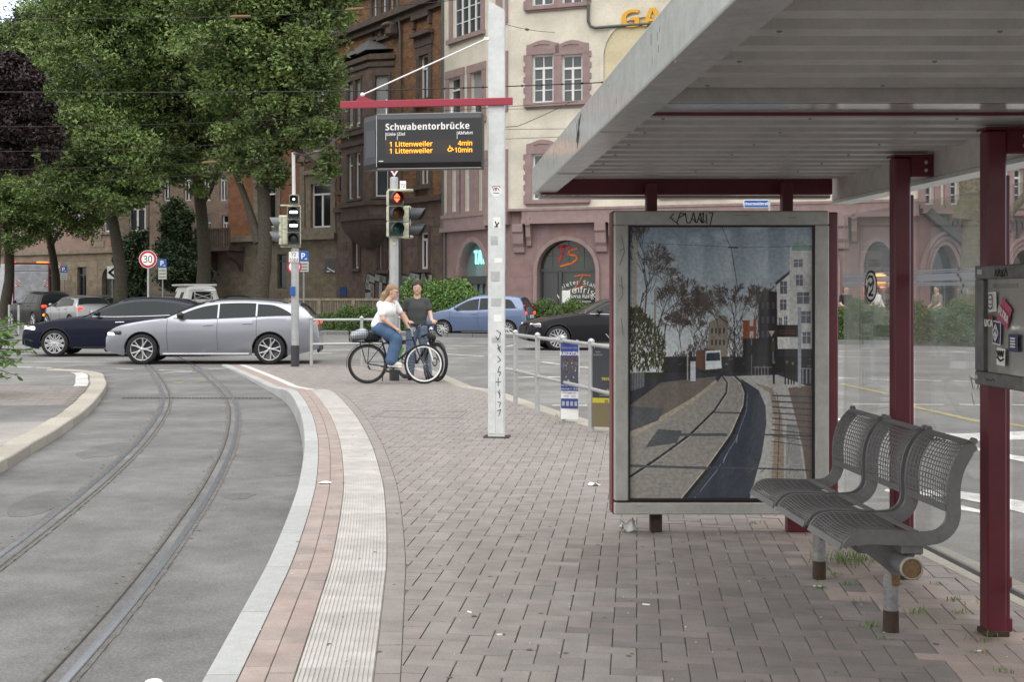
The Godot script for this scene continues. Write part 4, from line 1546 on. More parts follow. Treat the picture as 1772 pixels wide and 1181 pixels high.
	for st in 5:
		var t:=(st+1)/5.0
		var nx:=[]
		for p in bb: nx.append(p.lerp(mid,t*t*0.75))
		var va:=vb-st*0.28
		for i in 3:
			foot.quad(nx[i]+Vector3.UP*(va-0.28),nx[i+1]+Vector3.UP*(va-0.28),prev[i+1]+Vector3.UP*va,prev[i]+Vector3.UP*va)
		prev=nx
	part(bd,"bay_foot",foot,M.brown_trim)
	var dp:=MB.new()
	dp.tube([f.p(f.u_of(697),top-0.2,0.4),f.p(f.u_of(697),f.v_of(697,60),0.14),f.p(f.u_of(697),0,0.14)],0.07,8)
	part(bd,"downpipe",dp,M.downpipe)
	var br:=MB.new()
	br.box(f.p(f.u_of(688),f.v_of(688,52),0.3),Vector3(0.5,0.7,0.6),Basis(f.d,Vector3.UP,f.n),0.12)
	br.box(f.p(f.u_of(686),f.v_of(686,45),0.55),Vector3(0.7,0.25,0.35),Basis(f.d,Vector3.UP,f.n),0.1)
	part(bd,"carved_bracket",br,M.brown_trim)
	var gx:=f.xf(f.u_of(632),1.35,0.04)
	var gl:=f.u_of(750)-f.u_of(632)
	var gr:=RandomNumberGenerator.new()
	gr.seed=5
	var letters:=[[0.3,0.8,-0.1,0.9,-0.2,0.55,0.2,0.4,0.2,0.05,-0.25,0.0],[-0.3,0.9,0.35,0.85,0.05,0.85,0.0,0.0],[-0.3,0.0,0.0,0.95,0.3,0.0,0.1,0.4,-0.15,0.38],[-0.2,0.0,-0.2,0.9,0.25,0.75,-0.1,0.45,0.3,0.0],[0.25,0.85,-0.2,0.9,-0.25,0.1,0.25,0.0,0.25,0.45,0.0,0.45],[-0.25,0.0,-0.2,0.9,0.2,0.05,0.25,0.95]]
	for i in letters.size():
		var l:=[]
		for h in range(0,letters[i].size(),2):
			l.append(gl*(i+0.5)/6.0+letters[i][h]*gl*0.22)
			l.append(letters[i][h+1]*gr.randf_range(0.95,1.1))
		strokes(bd,"graffiti_outline",[l],0.5,gx,M.ink)
		strokes(bd,"graffiti_fill",[l],0.34,gx.translated_local(Vector3(0,0,0.006)),tone("graffiti_silver","galv",0.75))
	for q in [[590,497,601,513]]:
		var pb:=MB.new()
		var r:=hole(f,q[0],q[1],q[2],q[3])
		f.bar(pb,r.position.x,r.end.x,r.position.y,r.end.y,0.02,0.05)
		part(bd,"blue_plate",pb,tone("plate_blue","sign_blue",0.5))
	part(bd,"brick_wall",brickw,M.brick_ground)
	part(bd,"stone_base",stone,M.brown_stone)
	part(bd,"stone_trim",trim,M.brown_trim)
	house_body(bd,[c3,f.p(L,0)],11,0,top,"brown_stone","slate",3.5,Vector3(0.875,0,-0.485))
func tan_house():
	var bd:=thing("ochre_house","ochre and orange plastered house with grey stone piers behind the trees","building")
	var g:=-0.05
	var o:=Vector3(-11.6,g,-76.5)
	var e:=Vector3(-5.0,g,-71.6)
	var f:=Front.new(o,e-o)
	var L:=o.distance_to(e)
	var base:=f.v_of(555,415)
	var top:=f.v_of(560,108)
	var w:=[]
	for row in [[130,198],[205,262],[318,394]]: w.append(hole(f,539,row[0],573,row[1]))
	for row in [[140,200],[225,300],[318,394]]: w.append(hole(f,448,row[0],478,row[1]))
	var wall:=MB.new()
	var trim:=MB.new()
	var stone:=MB.new()
	wall_face(wall,f,0,L,base,top,w,0.25)
	for i in w.size():
		window(bd,f,w[i],2,0.24,1,0.2,"frame_white","pane_dark",1,0,0.09)
		surround(trim,f,w[i],0.36,0.5,0.5,0.06,0.1)
		f.bar(trim,w[i].position.x-0.5,w[i].end.x+0.5,w[i].end.y+0.5,w[i].end.y+0.72,0,0.22)
	for v in [top-0.7,top-0.35,base]: f.bar(trim,0,L,v,v+0.35,0,0.3)
	f.bar(trim,L-2.7,L-2.35,base,top,0,0.05)
	var gw:=[hole(f,480,440,496,500)]
	wall_face(stone,f,0,L,0,base,gw,0.3)
	window(bd,f,gw[0],1,0.2,1,0.22,"frame_grey","pane_dark")
	coursing(bd,f,0,L,0.0,base,[gw[0].grow(0.1)],"tan_course",0.4,0.9,0.012,"ashlar_field",0.1)
	var nb:=MB.new()
	var r:=hole(f,563,448,586,473)
	f.bar(nb,r.position.x,r.end.x,r.position.y,r.end.y,0.02,0.06)
	part(bd,"notice_board",nb,tone("board_grey","case_dark",0.6))
	strokes(bd,"graffiti_outline",[[-0.25,-0.18,0.0,-0.3,0.25,-0.4],[-0.3,-0.38,-0.1,-0.36]],0.05,f.xf(r.position.x+r.size.x*0.5,r.position.y+r.size.y*0.6,0.07),M.paper)
	part(bd,"wall",wall,M.orange_plaster)
	part(bd,"stone_base",stone,M.tan_stone)
	part(bd,"stone_trim",trim,M.tan_trim)
	house_body(bd,[o,e],11,0,top,"tan_stone","slate",6.0,Vector3(0.6,0,-0.8))
	var b2:=thing("balcony_house","orange house with a dark corner balcony half hidden by tree trunks","building")
	var o2:=Vector3(-17.0,g,-80.5)
	var f2:=Front.new(o2,o-o2)
	var L2:=o2.distance_to(o)-0.02
	var w2:=[]
	for q in [[384,372,395,428],[400,300,412,348],[380,300,392,348],[352,372,365,428],[352,300,365,348],[318,372,331,428],[282,372,295,428],[318,300,331,348],[282,300,295,348]]: w2.append(hole(f2,q[0],q[1],q[2],q[3]))
	var wl:=MB.new()
	wall_face(wl,f2,0,L2,3.6,15,w2,0.25)
	var st:=MB.new()
	var door:=Rect2(L2*0.55,0,1.3,2.9)
	wall_face(st,f2,0,L2,0,3.6,[door],0.4)
	arch_fill(st,f2,door,2.2,0.4)
	plain_door(b2,f2,door)
	for r2 in w2: window(b2,f2,r2,2,0.25,1,0.2,"frame_white","pane_dark")
	var bal:=MB.new()
	var u0:=f2.u_of(366)
	var u1:=f2.u_of(424)
	f2.bar(bal,u0,u1,3.9,4.1,0,1.3)
	part(b2,"balcony_slab",bal,M.brown_trim)
	var rail:=MB.new()
	f2.bar(rail,u0,u1,5.1,5.2,1.2,1.3)
	for i in 16: f2.bar(rail,lerpf(u0,u1,i/15.0)-0.06,lerpf(u0,u1,i/15.0)+0.06,4.1,5.1,1.22,1.27)
	part(b2,"balcony_railing",rail,M.brown_trim)
	for u in [u0+0.2,u1-0.4]:
		var br:=MB.new()
		br.prism(PackedVector2Array([Vector2(0,0),Vector2(0,1.2),Vector2(1.2,1.2),Vector2(0.9,0.8),Vector2(0.3,0.5)]),0.3,Transform3D(Basis(f2.n,Vector3.UP,-f2.d),f2.p(u+0.3,2.7)))
		part(b2,"balcony_bracket",br,M.brown_trim)
	part(b2,"wall",wl,M.brown_plaster)
	part(b2,"stone_base",st,M.tan_stone)
	house_body(b2,[o2,f2.p(L2,0)],10,0,15,"tan_stone","slate",4.0,Vector3(0.6,0,-0.8))
func sandstone_house():
	var bd:=thing("sandstone_house","sandstone corner house with rose plaster and an arched corner door","building")
	var g:=-0.05
	var a0:=Vector3(-30.5,g,-96.0)
	var a1:=Vector3(-22.4,g,-89.5)
	var a2:=Vector3(-20.6,g,-88.0)
	var a3:=Vector3(-13.4,g,-88.5)
	var top:=15.5
	var base:=4.4
	var pts:=[a0,a1,a2,a3]
	var trim:=MB.new()
	var up:=MB.new()
	var lo:=MB.new()
	for k in 3:
		var f:=Front.new(pts[k],pts[k+1]-pts[k])
		var L: float=pts[k].distance_to(pts[k+1])
		var n: int=[3,1,3][k]
		var hs:=[]
		var gs:=[]
		for i in n:
			var c:=L*(i+0.5)/n
			for v in [5.6,9.2,12.6]: hs.append(Rect2(c-0.55,v,1.1,2.05))
			if k==1: gs.append(Rect2(c-0.7,0,1.4,3.2))
			else: gs.append(Rect2(c-0.5,1.1,1.0,2.2))
		wall_face(up,f,0,L,base,top,hs,0.25)
		wall_face(lo,f,0,L,0,base,gs,0.35)
		for r in hs:
			window(bd,f,r,2,0.27,1,0.2,"frame_white","pane",1,0,0.11)
			surround(trim,f,r,0.18,0.3,0.16,0.07,0.18)
		for r in gs:
			if k==1:
				arch_fill(lo,f,r,2.5,0.35)
				plain_door(bd,f,r)
			else: window(bd,f,r,2,0.25,1,0.25,"frame_grey","pane_dark")
		for v in [base-0.2,8.7]: f.bar(trim,-0.05,L+0.05,v,v+0.35,0,0.22)
		for v in [top-0.5,top-0.2]: f.bar(trim,-0.05,L+0.05,v,v+0.3,0,0.4)
		var sg:=[]
		for r in gs: sg.append(r.grow(0.08))
		coursing(bd,f,0,L,0,base-0.2,sg,"sand_course",0.46,1.0,0.016,"ashlar_field",0.12)
		for v in range(10,30):
			f.bar(trim,0,0.5 if v % 2 else 0.75,v*0.46,v*0.46+0.43,0,0.05)
			f.bar(trim,L-(0.5 if v % 2 else 0.75),L,v*0.46,v*0.46+0.43,0,0.05)
		if k==2:
			var ln:=MB.new()
			ln.box(f.p(1.0,3.1,0.25),Vector3(0.25,0.5,0.25),Basis(),0.05)
			part(bd,"wall_lantern",ln,M.paper)
			var sp:=MB.new()
			f.bar(sp,0.2,1.5,2.55,2.8,0.03,0.05)
			part(bd,"street_name_plate",sp,M.sign_blue)
			var bs:=MB.new()
			f.bar(bs,6.0,7.2,1.5,3.2,0.35,0.5)
			part(bd,"wall_box_sign",bs,M.sandstone_trim)
	part(bd,"upper_wall",up,M.rose_plaster)
	part(bd,"stone_base",lo,M.sandstone)
	part(bd,"stone_trim",trim,M.sandstone_trim)
	house_body(bd,pts,12,0,top,"rose_plaster","slate",4.5,Vector3(-0.2,0,-1))
func far_houses():
	var specs:=[
		[Vector3(-58,-0.05,-128),Vector3(-44.4,-0.05,-109.5),"sandstone","grey sandstone tenement farther down the street on the left"],
		[Vector3(-44.3,-0.05,-109.4),Vector3(-31,-0.05,-96.6),"rose_plaster","weathered tenement with many white windows next to the sandstone corner"],
		[Vector3(-90,-0.05,-120),Vector3(-60,-0.05,-150),"cream","pale house closing the far end of the left street"]]
	for s in specs:
		var bd:=thing("tenement_house",s[3],"building",Vector3.ZERO,0.0,"")
		var f:=Front.new(s[0],s[1]-s[0])
		var L: float=s[0].distance_to(s[1])
		var n:=int(L/2.9)
		var up:=MB.new()
		var trim:=MB.new()
		var hs:=[]
		for i in n:
			for v in [1.3,5.4,8.9,12.3]: hs.append(Rect2(L*(i+0.5)/n-0.55,v,1.1,2.0))
		wall_face(up,f,0,L,0,15.6,hs,0.25)
		for r in hs:
			window(bd,f,r,2,0.27,1,0.2,"frame_white","pane",1,0,0.11)
			surround(trim,f,r,0.16,0.28,0.16,0.07,0.18)
		for v in [4.3,8.0,11.5,15.3]: f.bar(trim,0,L,v,v+0.3,0,0.25)
		part(bd,"wall",up,M[s[2]])
		part(bd,"stone_trim",trim,M.sandstone_trim)
		house_body(bd,[s[0],s[1]],11,0,15.6,s[2],"slate",4.0,(-f.n))
func right_wing():
	var bd:=thing("bakery_house","cream and pink house with a pointed gateway and a bakery sign beyond the shelter glass","building")
	var ff:=Front.new(Vector3(3.445,-0.05,-57.0),Vector3(0.927,0,0.375))
	var ue:=ff.u_of(1590)
	var o:=ff.p(ue+0.02,0)
	var f:=Front.new(o,Vector3(0.94,0,-0.34))
	var L:=22.0
	var band:=f.v_of(1640,362)
	var w:=[]
	for px in [1607.0,1651.0,1761.0,1800.0]:
		for row in [[95,178],[292,355]]:
			w.append(hole(f,px-8,row[0],px+8,row[1]))
	var cw:=MB.new()
	var pw:=MB.new()
	var trim:=MB.new()
	wall_face(cw,f,0,L,band,17,w,0.25)
	for r in w:
		window(bd,f,r,1,0.25,3,0.2)
		surround(trim,f,r,0.3,0.35,0.16,0.06,0.2)
	var gate:=hole(f,1609,424,1660,560)
	gate.position.y=0
	gate.size.y=f.v_of(1632,424)
	var shop:=hole(f,1745,432,1800,560)
	shop.position.y=0
	shop.size.y=f.v_of(1770,432)
	var small:=Rect2(0.5,0,0.9,f.v_of(1597,420))
	wall_face(pw,f,0,L,0,band,[gate,shop],0.8)
	for r in [gate,shop]:
		arch_fill(pw,f,r,r.size.y*0.55,0.8)
		for k in 3: arch_band(trim,f,Rect2(r.position.x-0.2*k,r.position.y,r.size.x+0.4*k,r.size.y+0.2*k),r.size.y*0.55,0.14,0.04+0.05*k)
		plain_shop(bd,f,r,r.size.y*0.55,false)
	f.bar(trim,0,L,band-0.2,band,0,0.2)
	var sl:=MB.new()
	sl.prism(PackedVector2Array([Vector2(0,1.3),Vector2(0.25,1.55),Vector2(2.2,0.2),Vector2(2.2,-0.4),Vector2(1.95,-0.4),Vector2(1.95,0.05)]),0.25,f.xf(0.1,3.2,0.02))
	part(bd,"sloping_cornice",sl,M.frame_grey)
	text(bd,"Beckesepp",0.62,f.xf(f.u_of(1626),f.v_of(1626,386),0.06),M.frame_grey,serif_bold,0,0.9,0.05)
	text(bd,"Bäckerei",0.2,f.xf(f.u_of(1638),f.v_of(1638,402),0.06),M.frame_grey,sans,0,1.0,0.03)
	part(bd,"upper_wall",cw,M.cream)
	part(bd,"stone_base",pw,M.pink_stone)
	part(bd,"stone_trim",trim,M.pink_trim)
	house_body(bd,[o,f.p(L,0)],11,0,17,"cream","slate",3.0,Vector3(0,0,-1))
func sprig(seed_: int,count: int,size: float,slim:=0.55) -> ArrayMesh:
	var r:=RandomNumberGenerator.new()
	r.seed=seed_
	var b:=MB.new()
	for i in count:
		var p:=Vector3(r.randfn(),r.randfn(),r.randfn()).normalized()*pow(r.randf(),0.5)
		var d:=(p*0.7+Vector3(r.randfn(),r.randfn()-0.5,r.randfn())*0.6).normalized()
		var s:=d.cross(Vector3(r.randfn(),r.randfn(),r.randfn())).normalized()
		var nn:=d.cross(s)
		var l:=size*r.randf_range(0.7,1.25)
		var w:=l*slim
		var a:=p-d*l*0.5
		var c:=p+d*l*0.5-nn*l*0.15
		var m:=p+nn*l*0.08
		b.tri(a,m+s*w*0.5,c)
		b.tri(a,c,m-s*w*0.5)
	return b.mesh()
func crown(tree: Node3D,blobs: Array,n: int,sprigs: Array,m: String,scale_: float,seed_: int,spread:=0.2):
	var r:=RandomNumberGenerator.new()
	r.seed=seed_
	var total:=0.0
	for b in blobs: total+=pow(b[1].x*b[1].y*b[1].z,0.667)
	var sets:=[]
	var cs:=[]
	for s in sprigs:
		sets.append([])
		cs.append([])
	for b in blobs:
		var k:=int(n*pow(b[1].x*b[1].y*b[1].z,0.667)/total)
		var clumps:=[]
		for i in maxi(6,k/26):
			var d:=Vector3(r.randfn(),r.randfn()*0.95,r.randfn()).normalized()
			clumps.append([d*r.randf_range(0.62,1.03),r.randf_range(0.10,0.24),r.randf_range(0.55,1.4)])
		var tint: float=r.randf_range(0.85,1.15)
		for i in k:
			var c: Array=clumps[r.randi() % clumps.size()]
			var p: Vector3=c[0]+Vector3(r.randfn(),r.randfn()*0.6,r.randfn())*c[1]
			if r.randf()<0.12: p=Vector3(r.randfn(),r.randfn(),r.randfn()).normalized()*pow(r.randf(),0.4)
			var w: Vector3=b[0]+p*b[1]
			var q:=r.randi() % sprigs.size()
			var s:=scale_*r.randf_range(0.7,1.35)
			var bas:=Basis(Vector3(r.randfn(),r.randfn(),r.randfn()).normalized(),r.randf()*TAU).scaled(Vector3(s,s*0.8,s))
			sets[q].append(Transform3D(bas,w))
			var t: float=tint*c[2]*r.randf_range(1.0-spread,1.0+spread)
			var y:=r.randf_range(0.92,1.12)
			cs[q].append(Color(t*y,t,t*r.randf_range(0.8,1.1)))
	for q in sprigs.size(): many(tree,"crown",sprigs[q],M[m],sets[q],cs[q])
func limb(pts: Array,r0: float,r1: float,sides:=10) -> MB:
	var b:=MB.new()
	var rs:=[]
	var fine:=[]
	for i in pts.size()-1:
		var a: Vector3=pts[i]
		var c: Vector3=pts[i+1]
		var pre: Vector3=pts[i-1] if i>0 else a*2.0-c
		var post: Vector3=pts[i+2] if i+2<pts.size() else c*2.0-a
		for k in 4: fine.append(a.cubic_interpolate(c,pre,post,k/4.0))
	fine.append(pts[pts.size()-1])
	for i in fine.size():
		var t:=float(i)/(fine.size()-1)
		rs.append(lerpf(r0,r1,t)*(1.0+0.35*exp(-t*14.0))*rng.randf_range(0.95,1.05))
	b.tube(fine,rs,sides)
	return b
func plane_tree(label: String,base: Vector3,top: Vector3,r: float,blobs: Array,n: int,seed_: int,m := "leaf",group := "plane trees along the street",limbs:=[],called := "plane_tree",bark := "bark") -> Node3D:
	var t:=thing(called,label,"tree",base,0.0,group)
	var mid:=(top-base)*0.5+Vector3(0.25,0,0.1)
	part(t,"trunk",limb([Vector3(0,-0.15,0),mid*0.4,mid,top-base],r,r*0.62,14),M[bark])
	for l in limbs:
		var q:=[]
		for p in l[0]: q.append(p-base)
		part(t,"limb",limb(q,l[1],l[1]*0.4),M[bark])
	var rr:=RandomNumberGenerator.new()
	rr.seed=seed_
	var bb:=[]
	for b in blobs: bb.append([b[0]-base,b[1]])
	for b in bb:
		var s: Vector3=(top-base).lerp(Vector3(0,(top-base).y*0.7,0),rr.randf()*0.3)
		var e: Vector3=b[0]
		if e.distance_to(s)>1.0:
			part(t,"limb",limb([s,s.lerp(e,0.45)+Vector3(0,0.6,0),e],r*0.42,0.05),M[bark])
			for i in 3:
				var f:=s.lerp(e,rr.randf_range(0.5,0.9))
				part(t,"branch",limb([f,f+Vector3(rr.randfn(),rr.randf()*0.8,rr.randfn())*b[1].x*0.35,f+Vector3(rr.randfn(),rr.randf()*1.2,rr.randfn())*b[1].x*0.6],0.09,0.025,6),M[bark])
	var sp:=[sprig(seed_,10,0.62),sprig(seed_+1,9,0.7),sprig(seed_+2,11,0.55)]
	crown(t,bb,n,sp,m,0.32,seed_)
	return t
func blob(px: float,py: float,rx: float,ry: float,depth: float,rz:=-1.0) -> Array:
	var k:=depth/2300.0
	return [P(px,py,depth),Vector3(rx*k,ry*k,(rx if rz<0 else rz)*k)]
func foot(px: float,depth: float,y:=ROAD) -> Vector3:
	return Vector3((px-745.0)*depth/2300.0,y,-depth)
func build_trees():
	plane_tree("tall plane tree nearest the brick houses, its trunk left of the left traffic light",foot(447,58),P(452,250,58),0.42,
		[blob(500,60,92,110,57),blob(420,-30,120,90,58),blob(545,140,55,75,56.5),blob(430,130,100,95,59),blob(540,-40,90,80,57),blob(480,215,62,50,57),blob(428,262,66,46,57.5),blob(474,300,30,28,57),blob(556,240,38,42,56),blob(566,300,24,26,56),blob(575,60,32,60,56),blob(400,60,90,90,57.5)],8000,21,"leaf","plane trees along the street",
		[[[P(449,420,58),P(420,330,58.3),P(385,250,59)],0.2],[[P(450,330,58),P(490,250,57.6),P(500,120,57.4)],0.2],[[P(452,300,58),P(500,290,57),P(540,230,56.5)],0.1]])
	plane_tree("plane tree with its straight trunk behind the white camper van",foot(352,66),P(338,270,66),0.42,
		[blob(330,40,120,110,65),blob(300,150,105,85,64),blob(385,190,70,75,65),blob(270,-40,120,80,66),blob(340,250,70,48,64),blob(258,225,60,60,63.5),blob(335,302,54,28,63.5)],7600,31,"leaf","plane trees along the street",
		[[[P(345,360,66),P(365,330,65.5),P(378,290,65)],0.15]])
	plane_tree("leaning plane tree left of the speed limit sign",foot(211,62),P(186,330,62),0.36,
		[blob(190,110,105,105,62),blob(150,240,95,70,61),blob(235,280,60,52,60),blob(170,10,110,70,62.5),blob(190,335,52,35,60.5),blob(262,300,35,38,60),blob(110,300,60,50,60.5),blob(214,352,38,24,60)],7200,41,"leaf")
	plane_tree("slim plane tree behind the queue of cars near the truck",foot(98,74),P(80,380,74),0.3,
		[blob(95,190,85,80,73),blob(80,320,80,58,72),blob(60,90,75,60,74),blob(140,365,55,40,72),blob(110,50,80,70,75)],6200,51,"leaf","plane trees along the street",
		[[[P(86,430,74),P(105,400,73.5),P(125,370,73)],0.12]])
	plane_tree("plane tree at the left edge above the truck, crown open to the sky",foot(6,70),P(14,380,70),0.33,
		[blob(10,390,75,40,69),blob(-30,330,70,60,70),blob(35,350,55,48,68),blob(-60,200,80,100,71),blob(40,110,42,40,72),blob(70,75,40,38,73)],4200,61,"leaf")
	plane_tree("dark copper beech with purple-black leaves at the left edge",foot(-25,55),P(-8,300,55),0.3,
		[blob(5,170,50,50,53),blob(45,152,28,32,52.5),blob(30,215,50,36,52.5),blob(76,236,28,22,52),blob(-20,250,50,34,53),blob(15,118,28,26,53.5),blob(62,190,26,22,52),blob(86,262,15,14,52),blob(22,280,34,18,52.5)],5200,71,"leaf_copper","",[],"copper_beech")
	plane_tree("narrow dark evergreen standing between two plane trunks",foot(308,76),P(306,400,76),0.15,
		[blob(308,440,28,50,76),blob(306,385,22,45,76),blob(318,480,40,28,75)],2600,81,"leaf_dark","",[],"evergreen_tree")
	plane_tree("thick pale-barked street tree seen through the shelter glass",foot(1675,44),P(1664,190,44),0.5,
		[blob(1690,-60,170,110,44),blob(1800,60,110,90,43)],3000,91,"leaf","",[[[P(1672,420,44),P(1730,385,43.6),P(1790,320,43)],0.24],[[P(1668,380,44),P(1690,260,43.8),P(1705,120,43.6)],0.3]],"street_tree","bark_pale")
func hedge(label: String,called: String,cat: String,boxes: Array,n: int,m: String,seed_: int,leaf:=0.5,scale_:=0.14,group := ""):
	var h:=thing(called,label,cat,Vector3.ZERO,0.0,group)
	var r:=RandomNumberGenerator.new()
	r.seed=seed_
	var sp:=[sprig(seed_,9,leaf),sprig(seed_+3,8,leaf*1.15)]
	var sets:=[[],[]]
	var cs:=[[],[]]
	var core:=MB.new()
	for b in boxes:
		var a: Vector3=b[0]
		var e: Vector3=b[1]
		var d:=e-a
		var s:=d.cross(Vector3.UP).normalized()
		var k:=int(n/boxes.size())
		for i in k:
			var t:=r.randf()
			var wob:=1.0+0.16*sin(t*23.0+seed_)+0.1*sin(t*57.0)
			var v:=r.randf()
			var side:=r.randf_range(-1,1)
			if r.randf()<0.7:
				if r.randf()<0.5: v=r.randf_range(0.8,1.05)
				else: side=signf(side)*r.randf_range(0.8,1.1)
			var p: Vector3=a+d*t+Vector3.UP*b[2]*wob*v+s*b[3]*0.5*side*(1.0-0.3*v*v)
			var q:=r.randi() % 2
			var sc:=scale_*r.randf_range(0.7,1.4)
			sets[q].append(Transform3D(Basis(Vector3(r.randfn(),r.randfn(),r.randfn()).normalized(),r.randf()*TAU).scaled(Vector3.ONE*sc),p))
			var g:=r.randf_range(0.75,1.25)
			cs[q].append(Color(g*r.randf_range(0.9,1.2),g,g))
		for st in 7:
			var c0:=a+d*(st/7.0)
			core.tube([c0,c0+Vector3(r.randfn()*0.1,b[2]*0.8,r.randfn()*0.1)],0.03,5)
	part(h,"stems",core,M.bark,Transform3D(),"stuff")
	for q in 2: many(h,"leaves",sp[q],M[m],sets[q],cs[q])
	return h
func build_hedges():
	var ka:=Vector3(-24.0,ROAD,-63.0)
	var kb:=Vector3(-3.9,ROAD,-51.4)
	var kc:=Vector3(12.6,ROAD,-42.0)
	var kd:=Vector3(34,ROAD,-31.5)
	var pv:=Node3D.new()
	pv.name = "far_pavement"
	add_child(pv)
	tag(pv,"far pavement along the house fronts behind a grey kerb","","","structure")
	var top:=MB.new()
	var up:=Vector3(0,0.13,0)
	var off:=Vector3(0.2,0,-0.97)
	for q in [[ka,kb],[kb,kc],[kc,kd]]:
		top.quad(q[0]+up,q[1]+up,q[1]+up+off*60,q[0]+up+off*60)
	part(pv,"surface",top,M.ground)
	for q in [[ka,kb],[kb,kc],[kc,kd]]:
		var n:=int(q[0].distance_to(q[1]))
		for i in n:
			var a: Vector3=q[0].lerp(q[1],(i+0.01)/n)
			var e: Vector3=q[0].lerp(q[1],(i+0.99)/n)
			var d: Vector3=(q[1]-q[0]).normalized()
			var s:=Vector3(d.z,0,-d.x)*-0.15
			var b:=MB.new()
			b.box_between(a+Vector3(0,0.065,0),e+Vector3(0,0.065,0),s,Vector3(0,0.072,0))
			part(pv,"kerb_stone",b,tone("far_kerb_%d" % (i % 3),"granite",[0.42,0.5,0.46][i % 3]))
	hedge("low clipped green hedge in front of the barber's arched window","hedge","hedge",[[P(880,545,51.5)*Vector3(1,0,1),P(1075,545,48.5)*Vector3(1,0,1),0.9,1.3]],5200,"leaf_hedge",101)
	hedge("long low hedge across the street seen through the shelter glass","hedge","hedge",[[P(1075,560,48.5)*Vector3(1,0,1),P(1440,560,43.2)*Vector3(1,0,1),0.95,1.1],[P(1440,560,43.0)*Vector3(1,0,1),P(1760,570,39.4)*Vector3(1,0,1),0.95,1.2]],9000,"leaf_hedge",111)
	hedge("rounded light green shrub behind the standing cyclist","shrub","shrub",[[P(714,545,53.5)*Vector3(1,0,1),P(815,545,52.5)*Vector3(1,0,1),1.5,2.2]],5600,"leaf_light",121,0.7,0.2)
	hedge("low dark hedge along the kerb before the wooden fence","hedge","hedge",[[P(505,560,53.8)*Vector3(1,0,1),P(600,560,53.3)*Vector3(1,0,1),0.48,1.0],[P(590,560,53.3)*Vector3(1,0,1),P(700,560,52.8)*Vector3(1,0,1),0.72,1.1]],6000,"leaf_hedge",131)
	hedge("dark shrubbery behind the large speed limit sign","shrub","shrub",[[P(215,545,84)*Vector3(1,0,1),P(340,545,82)*Vector3(1,0,1),4.2,2.5]],4200,"leaf_dark",141,0.8,0.3)
	var b:=thing("leafy_bush","bright green leafy bush leaning in at the left edge of the pavement","bush",Vector3(-6.9,hl(20.0),-19.9))
	var r:=RandomNumberGenerator.new()
	r.seed=7
	var leaf:=MB.new()
	var l:=[Vector3(0,0,0),Vector3(0.35,0.14,0.04),Vector3(0.7,0.12,-0.04),Vector3(1,0,-0.16)]
	for s in [-1.0,1.0]:
		leaf.tri(l[0],l[1]*Vector3(1,s,1),Vector3(0.5,0,0)); leaf.tri(Vector3(0.5,0,0),l[1]*Vector3(1,s,1),l[2]*Vector3(1,s,1)); leaf.tri(Vector3(0.5,0,0),l[2]*Vector3(1,s,1),l[3])
	var xfs:=[]
	var cols:=[]
	for i in 40:
		var a:=r.randf_range(-0.9,1.3)
		var tip:=Vector3(r.randf_range(0.05,1.0),r.randf_range(0.25,1.25),sin(a)*0.6)
		var base:=Vector3(-0.35+r.randfn()*0.1,0,r.randfn()*0.2)
		var mid:=base.lerp(tip,0.5)+Vector3(-0.1,0.3,0)
		part(b,"stem",limb([base,mid,tip],0.014,0.005,5),M.bark)
		for k in 26:
			var t:=0.25+0.75*k/25.0
			var p:=base.bezier_interpolate(mid,mid,tip,t)
			var bas:=Basis(Vector3.UP,r.randf()*TAU)*Basis(Vector3(0,0,1),r.randf_range(-0.9,0.3))*Basis(Vector3(1,0,0),r.randfn()*0.5)
			xfs.append(Transform3D(bas.scaled(Vector3.ONE*r.randf_range(0.09,0.17)),p))
			var g:=r.randf_range(0.7,1.25)
			cols.append(Color(g,g,g))
	many(b,"leaves",leaf.mesh(),M.leaf_light,xfs,cols)
const SX0:=0.655
const SX1:=2.55
const PX:=2.39
